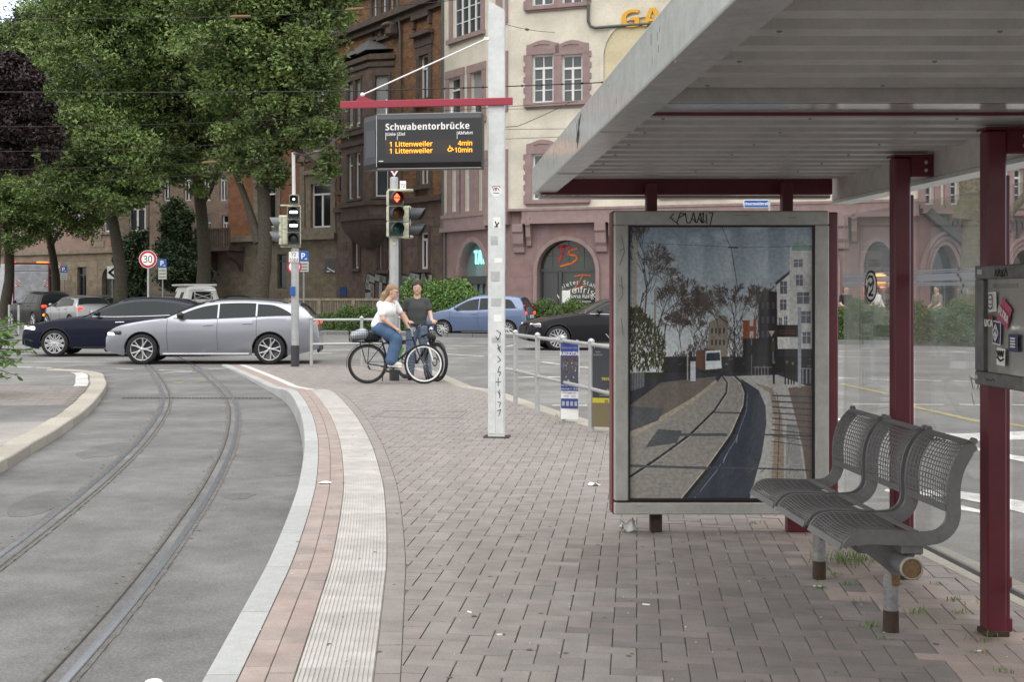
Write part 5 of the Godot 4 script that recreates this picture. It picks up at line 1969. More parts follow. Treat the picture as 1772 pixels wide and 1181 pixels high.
func build_shelter():
	var s:=thing("tram_shelter","tram stop shelter with grey corrugated roof on dark red steel posts","shelter")
	var zf:=8.48
	var zn:=-2.6
	var segs:=[[8.48,7.0],[6.995,5.2],[5.195,3.6],[3.595,2.0],[1.995,0.4],[0.395,-1.2],[-1.205,-2.6]]
	for g in segs:
		var b:=MB.new()
		b.box_between(Vector3(SX0,2.165,-g[0]),Vector3(SX0,2.165,-g[1]),Vector3(0,0.077,0),Vector3(0.004,0,0))
		b.tube([Vector3(SX0+0.002,2.243,-g[0]),Vector3(SX0+0.002,2.243,-g[1])],0.007,8)
		b.tube([Vector3(SX0+0.002,2.087,-g[0]),Vector3(SX0+0.002,2.087,-g[1])],0.006,8)
		part(s,"fascia_panel",b,M.fascia)
		var f:=MB.new()
		f.box_between(Vector3(SX0+0.067,2.084,-g[0]),Vector3(SX0+0.067,2.084,-g[1]),Vector3(0,0.003,0),Vector3(0.062,0,0))
		f.box_between(Vector3(SX0+0.128,2.107,-g[0]),Vector3(SX0+0.128,2.107,-g[1]),Vector3(0,0.024,0),Vector3(0.003,0,0))
		part(s,"fascia_flange",f,M.fascia_under)
	for z in [7.0,5.2,3.6]:
		var st:=MB.new()
		st.box(Vector3(SX0+0.068,2.079,-z),Vector3(0.12,0.006,0.03))
		part(s,"joint_strip",st,M.fascia_under)
	for fld in [[8.30,4.9],[4.62,1.35],[1.1,-2.55]]:
		var rows:=[]
		var z: float=fld[0]
		var prof:=[[0.0,0.0],[0.085,0.0],[0.105,0.042],[0.205,0.042],[0.225,0.0]]
		while z>fld[1]:
			for q in prof:
				var zz: float=z-q[0]
				if zz<fld[1]: break
				rows.append([zz,2.165+q[1]])
			z-=0.235
		var b:=MB.new()
		for i in rows.size()-1:
			b.quad(Vector3(SX0+0.13,rows[i][1],-rows[i][0]),Vector3(SX1-0.005,rows[i][1],-rows[i][0]),Vector3(SX1-0.005,rows[i+1][1],-rows[i+1][0]),Vector3(SX0+0.13,rows[i+1][1],-rows[i+1][0]))
		part(s,"corrugated_sheet",b,M.roof_sheet)
	var tp:=MB.new()
	tp.box_between(Vector3((SX0+SX1)*0.5,2.225,-8.46),Vector3((SX0+SX1)*0.5,2.225,-zn),Vector3((SX1-SX0)*0.5-0.01,0,0),Vector3(0,0.006,0))
	part(s,"roof_deck",tp,M.galv_dark)
	var cb:=MB.new()
	cb.box(Vector3((SX0+SX1)*0.5+0.06,2.15,-4.645),Vector3(SX1-SX0-0.13,0.07,0.02),Basis(),0.004)
	part(s,"cross_beam",cb,M.roof_sheet)
	var cu:=MB.new()
	cu.box(Vector3((SX0+SX1)*0.5+0.06,2.118,-4.76),Vector3(SX1-SX0-0.13,0.006,0.24))
	part(s,"beam_underside",cu,tone("gloss_under","fascia",0.85))
	M.gloss_under.roughness=0.12
	var cr:=MB.new()
	cr.box(Vector3((SX0+SX1)*0.5+0.06,2.118,-4.885),Vector3(SX1-SX0-0.13,0.03,0.016))
	part(s,"beam_edge",cr,M.red_paint)
	var eb:=MB.new()
	eb.box(Vector3(1.60,2.14,-8.33),Vector3(1.82,0.145,0.06),Basis(),0.006)
	part(s,"end_beam",eb,M.red_paint)
	var es:=MB.new()
	es.box(Vector3(1.60,2.058,-8.42),Vector3(1.83,0.018,0.11))
	part(s,"end_strip",es,M.side_beam)
	var sb:=MB.new()
	sb.box(Vector3(SX1+0.03,2.128,-2.9),Vector3(0.06,0.18,11.1),Basis(),0.004)
	part(s,"side_beam",sb,M.side_beam)
	var sl:=MB.new()
	sl.box(Vector3(SX1+0.06,2.027,-2.9),Vector3(0.13,0.02,11.1))
	part(s,"side_beam_lip",sl,M.fascia)
	for z in [6.77,5.65,4.5,3.38,2.26,1.14,0.02,-1.1,-2.2]:
		var p:=Node3D.new()
		p.name = "post"
		s.add_child(p,true)
		p.position=Vector3(PX,0,-z)
		var b:=MB.new()
		b.box(Vector3(0,1.07,0),Vector3(0.084,2.14,0.084),Basis(),0.008)
		part(p,"tube",b,M.red_paint)
		var g:=MB.new()
		g.box(Vector3(0.052,1.0,0),Vector3(0.02,1.9,0.05),Basis(),0.003)
		part(p,"glazing_rail",g,M.red_paint)
		var br:=MB.new()
		br.box(Vector3(0.1,2.095,0.0),Vector3(0.12,0.11,0.07),Basis(),0.006)
		br.box(Vector3(0.05,2.147,0.0),Vector3(0.2,0.012,0.1))
		part(p,"head_bracket",br,M.red_paint)
		var bo:=MB.new()
		for y in [2.115,2.075]: bo.ball(Vector3(0.12,y,0.036),Vector3(0.011,0.011,0.008),Basis(),6)
		part(p,"bolt",bo,M.galv)
		for y in [0.045,0.22]:
			var fp:=MB.new()
			fp.box(Vector3(0.058,y,0.0),Vector3(0.03,0.06,0.05),Basis(),0.004)
			part(p,"glass_clamp",fp,M.red_paint)
		var rb:=MB.new()
		rb.box(Vector3(0,0.012,0),Vector3(0.1,0.024,0.1),Basis(),0.004)
		part(p,"foot_plate",rb,M.rust)
	var sw:=MB.new()
	sw.ball(Vector3.ZERO,Vector3(0.009,0.005,0.009),Basis(),6)
	var sx:=[]
	for i in 12:
		for x in [0.95,1.55,2.15]: sx.append(Transform3D(Basis(),Vector3(x,2.164,-(8.25-0.47*i if i<7 else 6.5-0.47*i+1.35))))
	many(s,"sheet_screws",sw.mesh(),M.galv_dark,sx)
	for x in [1.36,2.195]:
		var b:=MB.new()
		b.box(Vector3(x,2.01,-8.2),Vector3(0.066,0.24,0.066),Basis(),0.004)
		part(s,"short_upright",b,M.red_paint)
	for z in [[7.86,6.83],[6.71,5.71],[5.59,4.56],[4.44,3.44],[3.32,2.32],[2.2,1.2],[1.08,0.08]]:
		var gl:=Node3D.new()
		gl.name = "glass_pane"
		s.add_child(gl,true)
		var b:=MB.new()
		b.box_between(Vector3(PX+0.055,1.06,-z[0]),Vector3(PX+0.055,1.06,-z[1]),Vector3(0,0.85,0),Vector3(0.004,0,0))
		part(gl,"glass",b,M.glass)
		var d:=MB.new()
		for q in [[1.528,0.016],[1.562,0.003],[1.553,0.002],[1.498,0.003],[1.490,0.003]]:
			d.box_between(Vector3(PX+0.049,q[0],-z[0]),Vector3(PX+0.049,q[0],-z[1]),Vector3(0,q[1],0),Vector3(0.0007,0,0))
		part(gl,"frosted_bands",d,M.decal)
		var rl:=MB.new()
		rl.box_between(Vector3(PX+0.055,0.2,-z[0]),Vector3(PX+0.055,0.2,-z[1]),Vector3(0,0.01,0),Vector3(0.01,0,0))
		part(gl,"edge_rail",rl,M.galv_dark)
	var ox:=Transform3D(Basis(Vector3(0,0,1),Vector3.UP,Vector3(-1,0,0)),Vector3(PX+0.047,1.49,-7.36))
	var oi:=MB.new()
	oi.prism(ellipse(0.105,0.088),0.0006,ox)
	part(s,"oval_sticker",oi,M.ink)
	var ov:=MB.new()
	ov.prism(ellipse(0.09,0.075),0.001,ox)
	part(s,"oval_sticker",ov,M.paper)
	strokes(s,"sticker_print",[[-0.05,0.04,-0.02,0.055,0.03,0.05,0.05,0.02,0.03,-0.02,-0.03,-0.05,0.04,-0.05],[-0.03,0.02,0.0,0.0,0.03,0.02],[-0.08,0.0,-0.06,-0.04,-0.04,0.01]],0.014,ox.translated_local(Vector3(0,0,0.002)),M.ink)
	var ex:=Transform3D(Basis(Vector3(0,0,1),Vector3.UP,Vector3(-1,0,0)),Vector3(PX+0.046,1.505,-6.1))
	strokes(s,"emblem",[[0.02,0.055,-0.03,0.06,-0.045,0.03,-0.01,0.008,0.02,-0.02,0.0,-0.05,-0.05,-0.04]],0.016,ex,M.fascia)
	text(s,"VAG",0.03,ex.translated_local(Vector3(0.06,-0.045,0.001)),M.fascia,sans_bold)
	strokes(s,"scratched_tag",[[-0.06,0.06,-0.02,0.0,-0.04,0.05,0.0,0.04],[0.02,0.05,0.05,0.0],[0.05,0.05,0.02,0.0],[-0.04,-0.02,-0.01,-0.07]],0.004,Transform3D(ex.basis,Vector3(PX+0.046,1.02,-5.95)),M.ink_grey)
	strokes(s,"graffiti_tag",[[-0.1,0.06,0.0,0.0,0.08,-0.04],[-0.05,0.05,0.02,-0.06,0.06,0.04],[0.0,0.05,-0.04,-0.02,0.04,-0.07],[-0.02,-0.01,0.05,-0.02]],0.006,Transform3D(Basis(Vector3(0,0,-1),Vector3.UP,Vector3(-1,0,0)).rotated(Vector3.UP,0),Vector3(SX0-0.006,2.165,-5.85)),M.ink)
	var dr:=MB.new()
	var rr:=RandomNumberGenerator.new()
	rr.seed=12
	for i in 26:
		var z:=rr.randf_range(3.7,8.2)
		var h:=rr.randf_range(0.01,0.05)
		dr.box(Vector3(SX0-0.0042,2.225-rr.randf()*0.1,-z),Vector3(0.0006,h,rr.randf_range(0.004,0.014)))
	part(s,"dirt_streaks",dr,tone("streak","fascia",0.45),Transform3D(),"stuff")
func build_poster_case():
	var c:=thing("poster_case","large grey framed poster case standing on two legs at the shelter's end","poster case",Vector3(1.748,0,-8.0))
	var w:=1.288
	var y0:=0.12
	var y1:=1.944
	var b:=MB.new()
	b.box(Vector3(0,(y0+y1)*0.5,-0.085),Vector3(w+0.02,y1-y0+0.01,0.13),Basis(),0.01)
	part(c,"case_body",b,M.red_paint)
	var fr:=0.083
	var f:=MB.new()
	for q in [[-w/2+fr/2,(y0+y1)/2,fr,y1-y0-2*fr-0.001],[w/2-fr/2,(y0+y1)/2,fr,y1-y0-2*fr-0.001]]:
		var m:=MB.new()
		m.box(Vector3(q[0],q[1],0),Vector3(q[2],q[3],0.045),Basis(),0.006)
		part(c,"frame_rail",m,M.case_grey)
	for q in [[(y0+fr/2-0.006),fr-0.012],[(y1-fr/2),fr]]:
		var m:=MB.new()
		m.box(Vector3(0,q[0],0),Vector3(w,q[1],0.045),Basis(),0.006)
		part(c,"frame_rail",m,M.case_grey)
	var gk:=MB.new()
	var iw:=w/2-fr
	var g0:=y0+fr
	var g1:=y1-fr
	for q in [[-iw+0.006,(g0+g1)/2,0.012,g1-g0],[iw-0.006,(g0+g1)/2,0.012,g1-g0],[0,g0+0.006,iw*2-0.024,0.012],[0,g1-0.006,iw*2-0.024,0.012]]:
		gk.box(Vector3(q[0],q[1],0.0),Vector3(q[2],q[3],0.02))
	part(c,"gasket",gk,M.black)
	var ps:=MB.new()
	ps.quad(Vector3(-iw+0.01,g0+0.01,-0.012),Vector3(iw-0.01,g0+0.01,-0.012),Vector3(iw-0.01,g1-0.01,-0.012),Vector3(-iw+0.01,g1-0.01,-0.012))
	var pm:=StandardMaterial3D.new()
	pm.resource_name = "poster_print"
	pm.albedo_texture=poster_picture()
	pm.roughness=0.6
	pm.cull_mode=BaseMaterial3D.CULL_DISABLED
	part(c,"poster",ps,pm)
	var gl:=MB.new()
	gl.quad(Vector3(-iw+0.008,g0+0.008,0.004),Vector3(iw-0.008,g0+0.008,0.004),Vector3(iw-0.008,g1-0.008,0.004),Vector3(-iw+0.008,g1-0.008,0.004))
	part(c,"front_glass",gl,M.case_glass)
	for x in [-0.378,0.45]:
		var l:=MB.new()
		l.box(Vector3(x,0.06,-0.09),Vector3(0.068,0.12,0.068),Basis(),0.004)
		part(c,"leg",l,M.rust if x<0 else M.red_paint)
	var cp:=MB.new()
	cp.box(Vector3(w/2+0.034,1.0,-0.06),Vector3(0.062,1.88,0.1),Basis(),0.008)
	part(c,"side_casing",cp,M.red_paint)
	var lf:=MB.new()
	lf.box(Vector3(0.5,0.06,-0.1),Vector3(0.13,0.12,0.1),Basis(),0.006)
	part(c,"leg",lf,M.red_paint)
	var tx:=Transform3D(Basis(),Vector3(-0.17,y1-0.04,0.0235))
	strokes(c,"graffiti_tag",[[-0.10,-0.03,-0.08,0.03,-0.05,0.02,-0.09,0.0],[-0.05,0.03,-0.04,-0.03,-0.02,-0.03],[-0.02,-0.03,0.0,0.03,0.015,-0.03,-0.01,0.0],[0.02,-0.03,0.04,0.03,0.05,-0.03,0.03,0.0],[0.05,0.02,0.06,0.03,0.055,-0.03,0.07,-0.02],[0.075,0.02,0.08,-0.035],[0.09,0.03,0.115,0.03,0.1,-0.04],[-0.12,0.025,-0.14,0.0,-0.09,-0.04]],0.006,tx,M.ink)
	strokes(c,"graffiti_tag",[[0.0,0.3,0.02,0.2,-0.01,0.12],[0.015,0.22,-0.015,0.2],[0.0,0.05,0.01,-0.06,-0.015,-0.1],[-0.012,0.0,0.018,-0.02],[0.0,-0.2,0.012,-0.3]],0.004,Transform3D(Basis(),Vector3(-w/2+0.04,1.5,0.0235)),M.ink_grey)
	for i in 5:
		var ch:=MB.new()
		ch.box(Vector3([-0.3,0.12,0.42,-0.49,0.55][i],[1.9,1.92,1.905,0.17,0.15][i],0.0232),Vector3([0.02,0.1,0.05,0.03,0.02][i],0.003,0.0006))
		part(c,"scuff",ch,M.ink_grey)
var im: Image
func px_poly(p: Array,c: Color):
	var n:=p.size()/2
	var y0:=1e9
	var y1:=-1e9
	for i in n:
		y0=minf(y0,p[i*2+1])
		y1=maxf(y1,p[i*2+1])
	for y in range(maxi(0,int(y0)),mini(im.get_height()-1,int(y1))+1):
		var xs:=[]
		var yy:=y+0.5
		for i in n:
			var j:=(i+1) % n
			var ay: float=p[i*2+1]
			var by: float=p[j*2+1]
			if (ay<=yy)!=(by<=yy):
				xs.append(p[i*2]+(yy-ay)/(by-ay)*(p[j*2]-p[i*2]))
		xs.sort()
		for k in range(0,xs.size()-1,2):
			var a:=int(xs[k]+0.5)
			im.fill_rect(Rect2i(a,y,maxi(0,int(xs[k+1]+0.5)-a),1),c)
func px_line(x0: float,y0: float,x1: float,y1: float,w: float,c: Color):
	var d:=Vector2(x1-x0,y1-y0).normalized()
	var s:=Vector2(-d.y,d.x)*maxf(w,1.0)*0.5
	px_poly([x0-s.x,y0-s.y,x1-s.x,y1-s.y,x1+s.x,y1+s.y,x0+s.x,y0+s.y],c)
func px_twig(r: RandomNumberGenerator,x: float,y: float,a: float,l: float,w: float,c: Color,deep: int):
	var x1:=x+cos(a)*l
	var y1:=y-sin(a)*l
	px_line(x,y,x1,y1,w,c)
	if deep<=0: return
	for k in r.randi_range(2,3):
		px_twig(r,lerpf(x,x1,r.randf_range(0.6,1.0)),lerpf(y,y1,r.randf_range(0.6,1.0)),a+r.randf_range(-0.6,0.6),l*r.randf_range(0.6,0.82),w*0.62,c,deep-1)
func px_path(p: Array,w0: float,w1: float,c: Color):
	for i in range(0,p.size()-3,2):
		var t:=float(i)/p.size()
		px_line(p[i],p[i+1],p[i+2],p[i+3],lerpf(w0,w1,t),c)
func poster_picture() -> ImageTexture:
	im=Image.create(691,1046,false,Image.FORMAT_RGB8)
	var r:=RandomNumberGenerator.new()
	r.seed=77
	for y in 620:
		var t:=y/520.0
		im.fill_rect(Rect2i(0,y,691,1),Color(0.41,0.475,0.53).lerp(Color(0.66,0.69,0.70),clampf(t,0,1)))
	im.fill_rect(Rect2i(0,560,691,486),Color(0.15,0.16,0.18))
	for i in 1500:
		var x:=r.randf_range(125,515)
		var hi:=560.0-215.0*sin(clampf((x-110)/430.0,0,1)*2.2)*r.randf_range(0.55,1.0)
		var y:=r.randf_range(hi,560)
		var c:=Color(0.15,0.135,0.125).lerp(Color(0.34,0.34,0.35),r.randf()*0.6*(1.0-(y-hi)/230.0))
		px_line(x,y,x+r.randf_range(-9,9),y-r.randf_range(6,26),r.randf_range(1,2.2),c)
	px_poly([300,370,350,340,372,345,372,520,300,520],Color(0.40,0.38,0.34))
	for i in 8: im.fill_rect(Rect2i(310+(i % 4)*15,390+(i/4)*45,6,20),Color(0.12,0.12,0.13))
	for q in [[60,330,1.5,120,8.0],[30,360,1.35,110,7.0],[130,470,1.5,90,6.0],[150,400,1.2,70,4.0],[480,500,1.5,90,5.0],[100,420,1.3,95,7.0],[400,500,1.6,110,7.0],[370,470,1.4,80,5.0],[300,500,1.7,80,5.0],[245,520,1.5,70,4.0],[450,470,1.4,80,5.0],[200,500,1.7,60,4.0],[340,420,1.7,70,4.0]]:
		px_twig(r,q[0],q[1],q[2],q[3],q[4]*0.6,Color(0.20,0.175,0.16),7)
	px_poly([430,380,480,350,480,450,430,450],Color(0.45,0.22,0.12))
	im.fill_rect(Rect2i(430,360,50,90),Color(0.42,0.21,0.12))
	for i in 3: im.fill_rect(Rect2i(455,312+i*45,14,26),Color(0.6,0.6,0.6))
	px_poly([490,520,490,300,504,250,512,230,520,245,560,252,562,520],Color(0.13,0.12,0.13))
	im.fill_rect(Rect2i(430,430,140,130),Color(0.10,0.10,0.11))
	for i in 8: im.fill_rect(Rect2i(500+(i % 3)*20,290+(i/3)*55,9,26),Color(0.22,0.23,0.25))
	px_poly([557,215,606,175,606,80,640,70,640,90,691,88,691,560,562,560],Color(0.62,0.63,0.63))
	px_poly([557,215,606,172,606,560,562,560],Color(0.70,0.70,0.69))
	px_poly([612,92,618,70,636,56,660,60,676,74,691,74,691,92],Color(0.34,0.45,0.42))
	px_poly([550,215,606,168,606,182,556,224],Color(0.2,0.19,0.2))
	for q in [[622,125,34,30],[630,185,26,42],[634,252,46,44],[650,325,36,46],[655,405,30,44],[570,210,26,48],[570,280,24,40],[565,350,12,40],[585,345,12,40]]:
		im.fill_rect(Rect2i(q[0],q[1],q[2],q[3]),Color(0.28,0.30,0.34))
		im.fill_rect(Rect2i(q[0]+q[2]/2-1,q[1],2,q[3]),Color(0.66,0.66,0.66))
		im.fill_rect(Rect2i(q[0],q[1]+q[3]/3,q[2],2),Color(0.66,0.66,0.66))
	im.fill_rect(Rect2i(557,470,134,90),Color(0.14,0.14,0.16))
	im.fill_rect(Rect2i(130,500,561,62),Color(0.11,0.115,0.12))
	for i in 60:
		var x:=r.randi_range(140,680)
		im.fill_rect(Rect2i(x,r.randi_range(505,545),r.randi_range(2,12),r.randi_range(2,8)),Color(0.1,0.1,0.1).lerp(Color(0.5,0.5,0.52),r.randf()*r.randf()))
	px_line(350,0,385,85,2,Color(0.12,0.13,0.15)); px_line(385,78,412,250,2,Color(0.14,0.15,0.17))
	px_line(20,60,400,78,1.5,Color(0.2,0.22,0.25)); px_line(400,80,691,74,1.5,Color(0.2,0.22,0.25))
	px_line(372,78,412,80,5,Color(0.12,0.12,0.14))
	im.fill_rect(Rect2i(16,50,13,290),Color(0.5,0.47,0.40))
	im.fill_rect(Rect2i(94,240,7,290),Color(0.42,0.41,0.38))
	for i in 900:
		var a:=r.randf()
		var y:=lerpf(320,560,a)
		var half:=20.0+125.0*sin(clampf((y-300)/250.0,0,1)*1.9)
		var x:=r.randf()*minf(half,140)
		var g:=r.randf_range(0.5,1.25)
		px_line(x,y,x+r.randf_range(-6,8),y-r.randf_range(8,24),3,Color(0.19*g,0.19*g,0.09*g))
	im.fill_rect(Rect2i(0,562,140,20),Color(0.15,0.17,0.10))
	for i in 10: im.fill_rect(Rect2i(i*6,560,2,74-i*2),Color(0.55,0.57,0.6))
	px_line(0,562,58,558,3,Color(0.6,0.62,0.65))
	px_poly([252,478,300,470,346,474,350,545,290,556,252,540],Color(0.28,0.19,0.14))
	px_poly([288,478,345,474,350,545,288,550],Color(0.72,0.76,0.79))
	px_poly([292,486,342,484,344,515,290,517],Color(0.13,0.17,0.21))
	px_poly([0,690,120,600,330,575,320,605,200,690,0,812],Color(0.33,0.31,0.285))
	px_poly([0,790,110,735,245,655,325,590,332,592,330,605,250,668,112,756,0,815],Color(0.54,0.50,0.44))
	px_poly([0,815,112,756,250,668,330,602,350,575,470,575,500,700,470,800,440,1046,0,1046],Color(0.46,0.45,0.43))
	px_poly([420,583,470,590,505,640,518,700,512,800,495,900,470,1046,200,1046,330,880,420,740,440,650],Color(0.175,0.19,0.225))
	px_poly([405,574,560,570,691,620,691,1046,455,1046,500,880,518,760,515,690,490,630],Color(0.55,0.55,0.54))
	px_poly([470,600,530,640,550,740,545,860,530,1046,585,1046,585,860,575,720,540,620],Color(0.46,0.415,0.37))
	px_poly([585,690,600,800,590,1046,675,1046,655,850,630,720],Color(0.52,0.52,0.51))
	px_poly([600,620,691,610,691,1046,680,1046,655,850,620,700],Color(0.33,0.29,0.26))
	for i in 26: px_line(534+i*0.0,660+i*15.0,582,662+i*15.0,1,Color(0.33,0.27,0.22))
	for i in 16: px_line(596+i*2.4,760,590+i*5.3,1046,1.6,Color(0.33,0.33,0.33))
	px_path([558,640,568,720,565,830,557,1046],2,3,Color(0.22,0.18,0.15))
	px_path([0,965,110,890,230,800,320,710,366,640,370,600,350,572],9,3,Color(0.12,0.12,0.13))
	px_path([0,972,112,897,234,806,326,712,372,640,376,600,356,572],3,1.5,Color(0.55,0.55,0.54))
	px_path([205,1046,300,930,390,800,436,690,440,640,425,600,395,573],14,3,Color(0.10,0.10,0.11))
	px_path([196,1046,290,930,380,800,428,690,434,640,420,602,392,574],4,1.5,Color(0.66,0.63,0.56))
	px_path([246,1046,330,940,405,815,444,705,446,640],3,1.5,Color(0.40,0.43,0.48))
	for q in [[0,690,130,700,110,745,0,790],[175,795,370,795,368,806,170,806],[0,915,300,925,296,934,0,925],[320,712,420,714,418,720,318,718],[110,780,200,785,180,832,60,850]]:
		px_poly(q,Color(0.25,0.255,0.27))
	for i in 9: px_line(540,650+i*22,691,655+i*24,6-i*0.3,Color(0.22,0.23,0.26))
	px_line(0,920,480,930,5,Color(0.24,0.25,0.27))
	px_line(500,800,691,806,6,Color(0.2,0.21,0.24)); px_line(480,930,691,938,6,Color(0.2,0.21,0.24))
	im.fill_rect(Rect2i(218,478,5,112),Color(0.5,0.5,0.48)); im.fill_rect(Rect2i(196,460,22,18),Color(0.62,0.62,0.6))
	im.fill_rect(Rect2i(231,518,20,76),Color(0.62,0.65,0.68))
	im.fill_rect(Rect2i(226,480,12,32),Color(0.07,0.07,0.07))
	im.fill_rect(Rect2i(460,420,4,155),Color(0.3,0.32,0.35)); im.fill_rect(Rect2i(455,455,13,36),Color(0.06,0.06,0.06))
	im.fill_rect(Rect2i(541,430,5,150),Color(0.35,0.36,0.38)); im.fill_rect(Rect2i(536,440,16,40),Color(0.20,0.19,0.12))
	px_poly([526,400,550,400,538,424],Color(0.6,0.55,0.53))
	im.fill_rect(Rect2i(558,378,80,46),Color(0.07,0.07,0.08))
	for i in 2: im.fill_rect(Rect2i(566,398+i*10,62,4),Color(0.35,0.15,0.05))
	im.fill_rect(Rect2i(637,310,13,310),Color(0.47,0.50,0.54))
	for q in [[541,515,12,90],[585,515,22,92],[608,520,20,86]]:
		im.fill_rect(Rect2i(q[0],q[1]+10,q[2],q[3]-46),Color(0.06,0.07,0.1))
		im.fill_rect(Rect2i(q[0]+2,q[1]+q[3]-40,5,40),Color(0.08,0.08,0.1))
		im.fill_rect(Rect2i(q[0]+q[2]-8,q[1]+q[3]-40,5,40),Color(0.08,0.08,0.1))
		im.fill_rect(Rect2i(q[0]+q[2]/2-4,q[1],8,12),Color(0.4,0.3,0.24))
	for i in 5: im.fill_rect(Rect2i(475+i*12,540,2,40),Color(0.5,0.5,0.5))
	px_line(470,541,540,541,2,Color(0.5,0.5,0.5))
	for i in 3: im.fill_rect(Rect2i(654+i*14,545,4,60),Color(0.45,0.46,0.48))
	px_line(650,546,691,546,3,Color(0.5,0.5,0.52))
	for i in 500:
		var y:=r.randf_range(600,1040)
		var x:=r.randf_range(5,430)
		px_line(x,y,x+r.randf_range(4,40)*(y-500)/500.0,y+r.randf_range(-1,1),1,Color(0.44,0.43,0.41).lerp(Color(0.30,0.30,0.31),r.randf()) if im.get_pixel(int(x),int(y)).r>0.4 else im.get_pixel(int(x),int(y)))
	for i in 260:
		var y:=r.randf_range(600,780)
		var x:=r.randf_range(2,330.0-(y-600)*1.4)
		if im.get_pixel(int(x),int(y)).r<0.2: px_line(x,y,x+r.randf_range(3,14),y,1,Color(0.24,0.23,0.22))
	for i in 420:
		var y:=r.randf_range(590,1040)
		var x:=r.randf_range(200,520)
		var c:=im.get_pixel(int(x),int(y))
		if c.b>c.r+0.02: px_line(x,y,x-r.randf_range(4,26)*(y-560)/400.0,y+r.randf_range(8,40),r.randf_range(1,4),c*r.randf_range(0.85,1.2))
	im.resize(300,454,Image.INTERPOLATE_LANCZOS)
	im.resize(691,1046,Image.INTERPOLATE_CUBIC)
	var d:=im.get_data()
	var lut:=PackedFloat32Array()
	for i in 256: lut.append(255.0*pow(clampf((i/255.0-0.09)*1.42,0,1),0.74))
	var nz:=FastNoiseLite.new()
	nz.frequency=0.05
	nz.fractal_octaves=5
	var blot:=nz.get_image(691,1046).get_data()
	for i in range(0,d.size(),3):
		var g:=r.randf_range(-7,7)
		var k:=1.0+(blot[i/3]-128)*0.0009
		d[i]=clampi(int(lut[d[i]]*k+g),0,255)
		d[i+1]=clampi(int(lut[d[i+1]]*k+g),0,255)
		d[i+2]=clampi(int(lut[d[i+2]]*k+g),0,255)
	im=Image.create_from_data(691,1046,false,Image.FORMAT_RGB8,d)
	return ImageTexture.create_from_image(im)
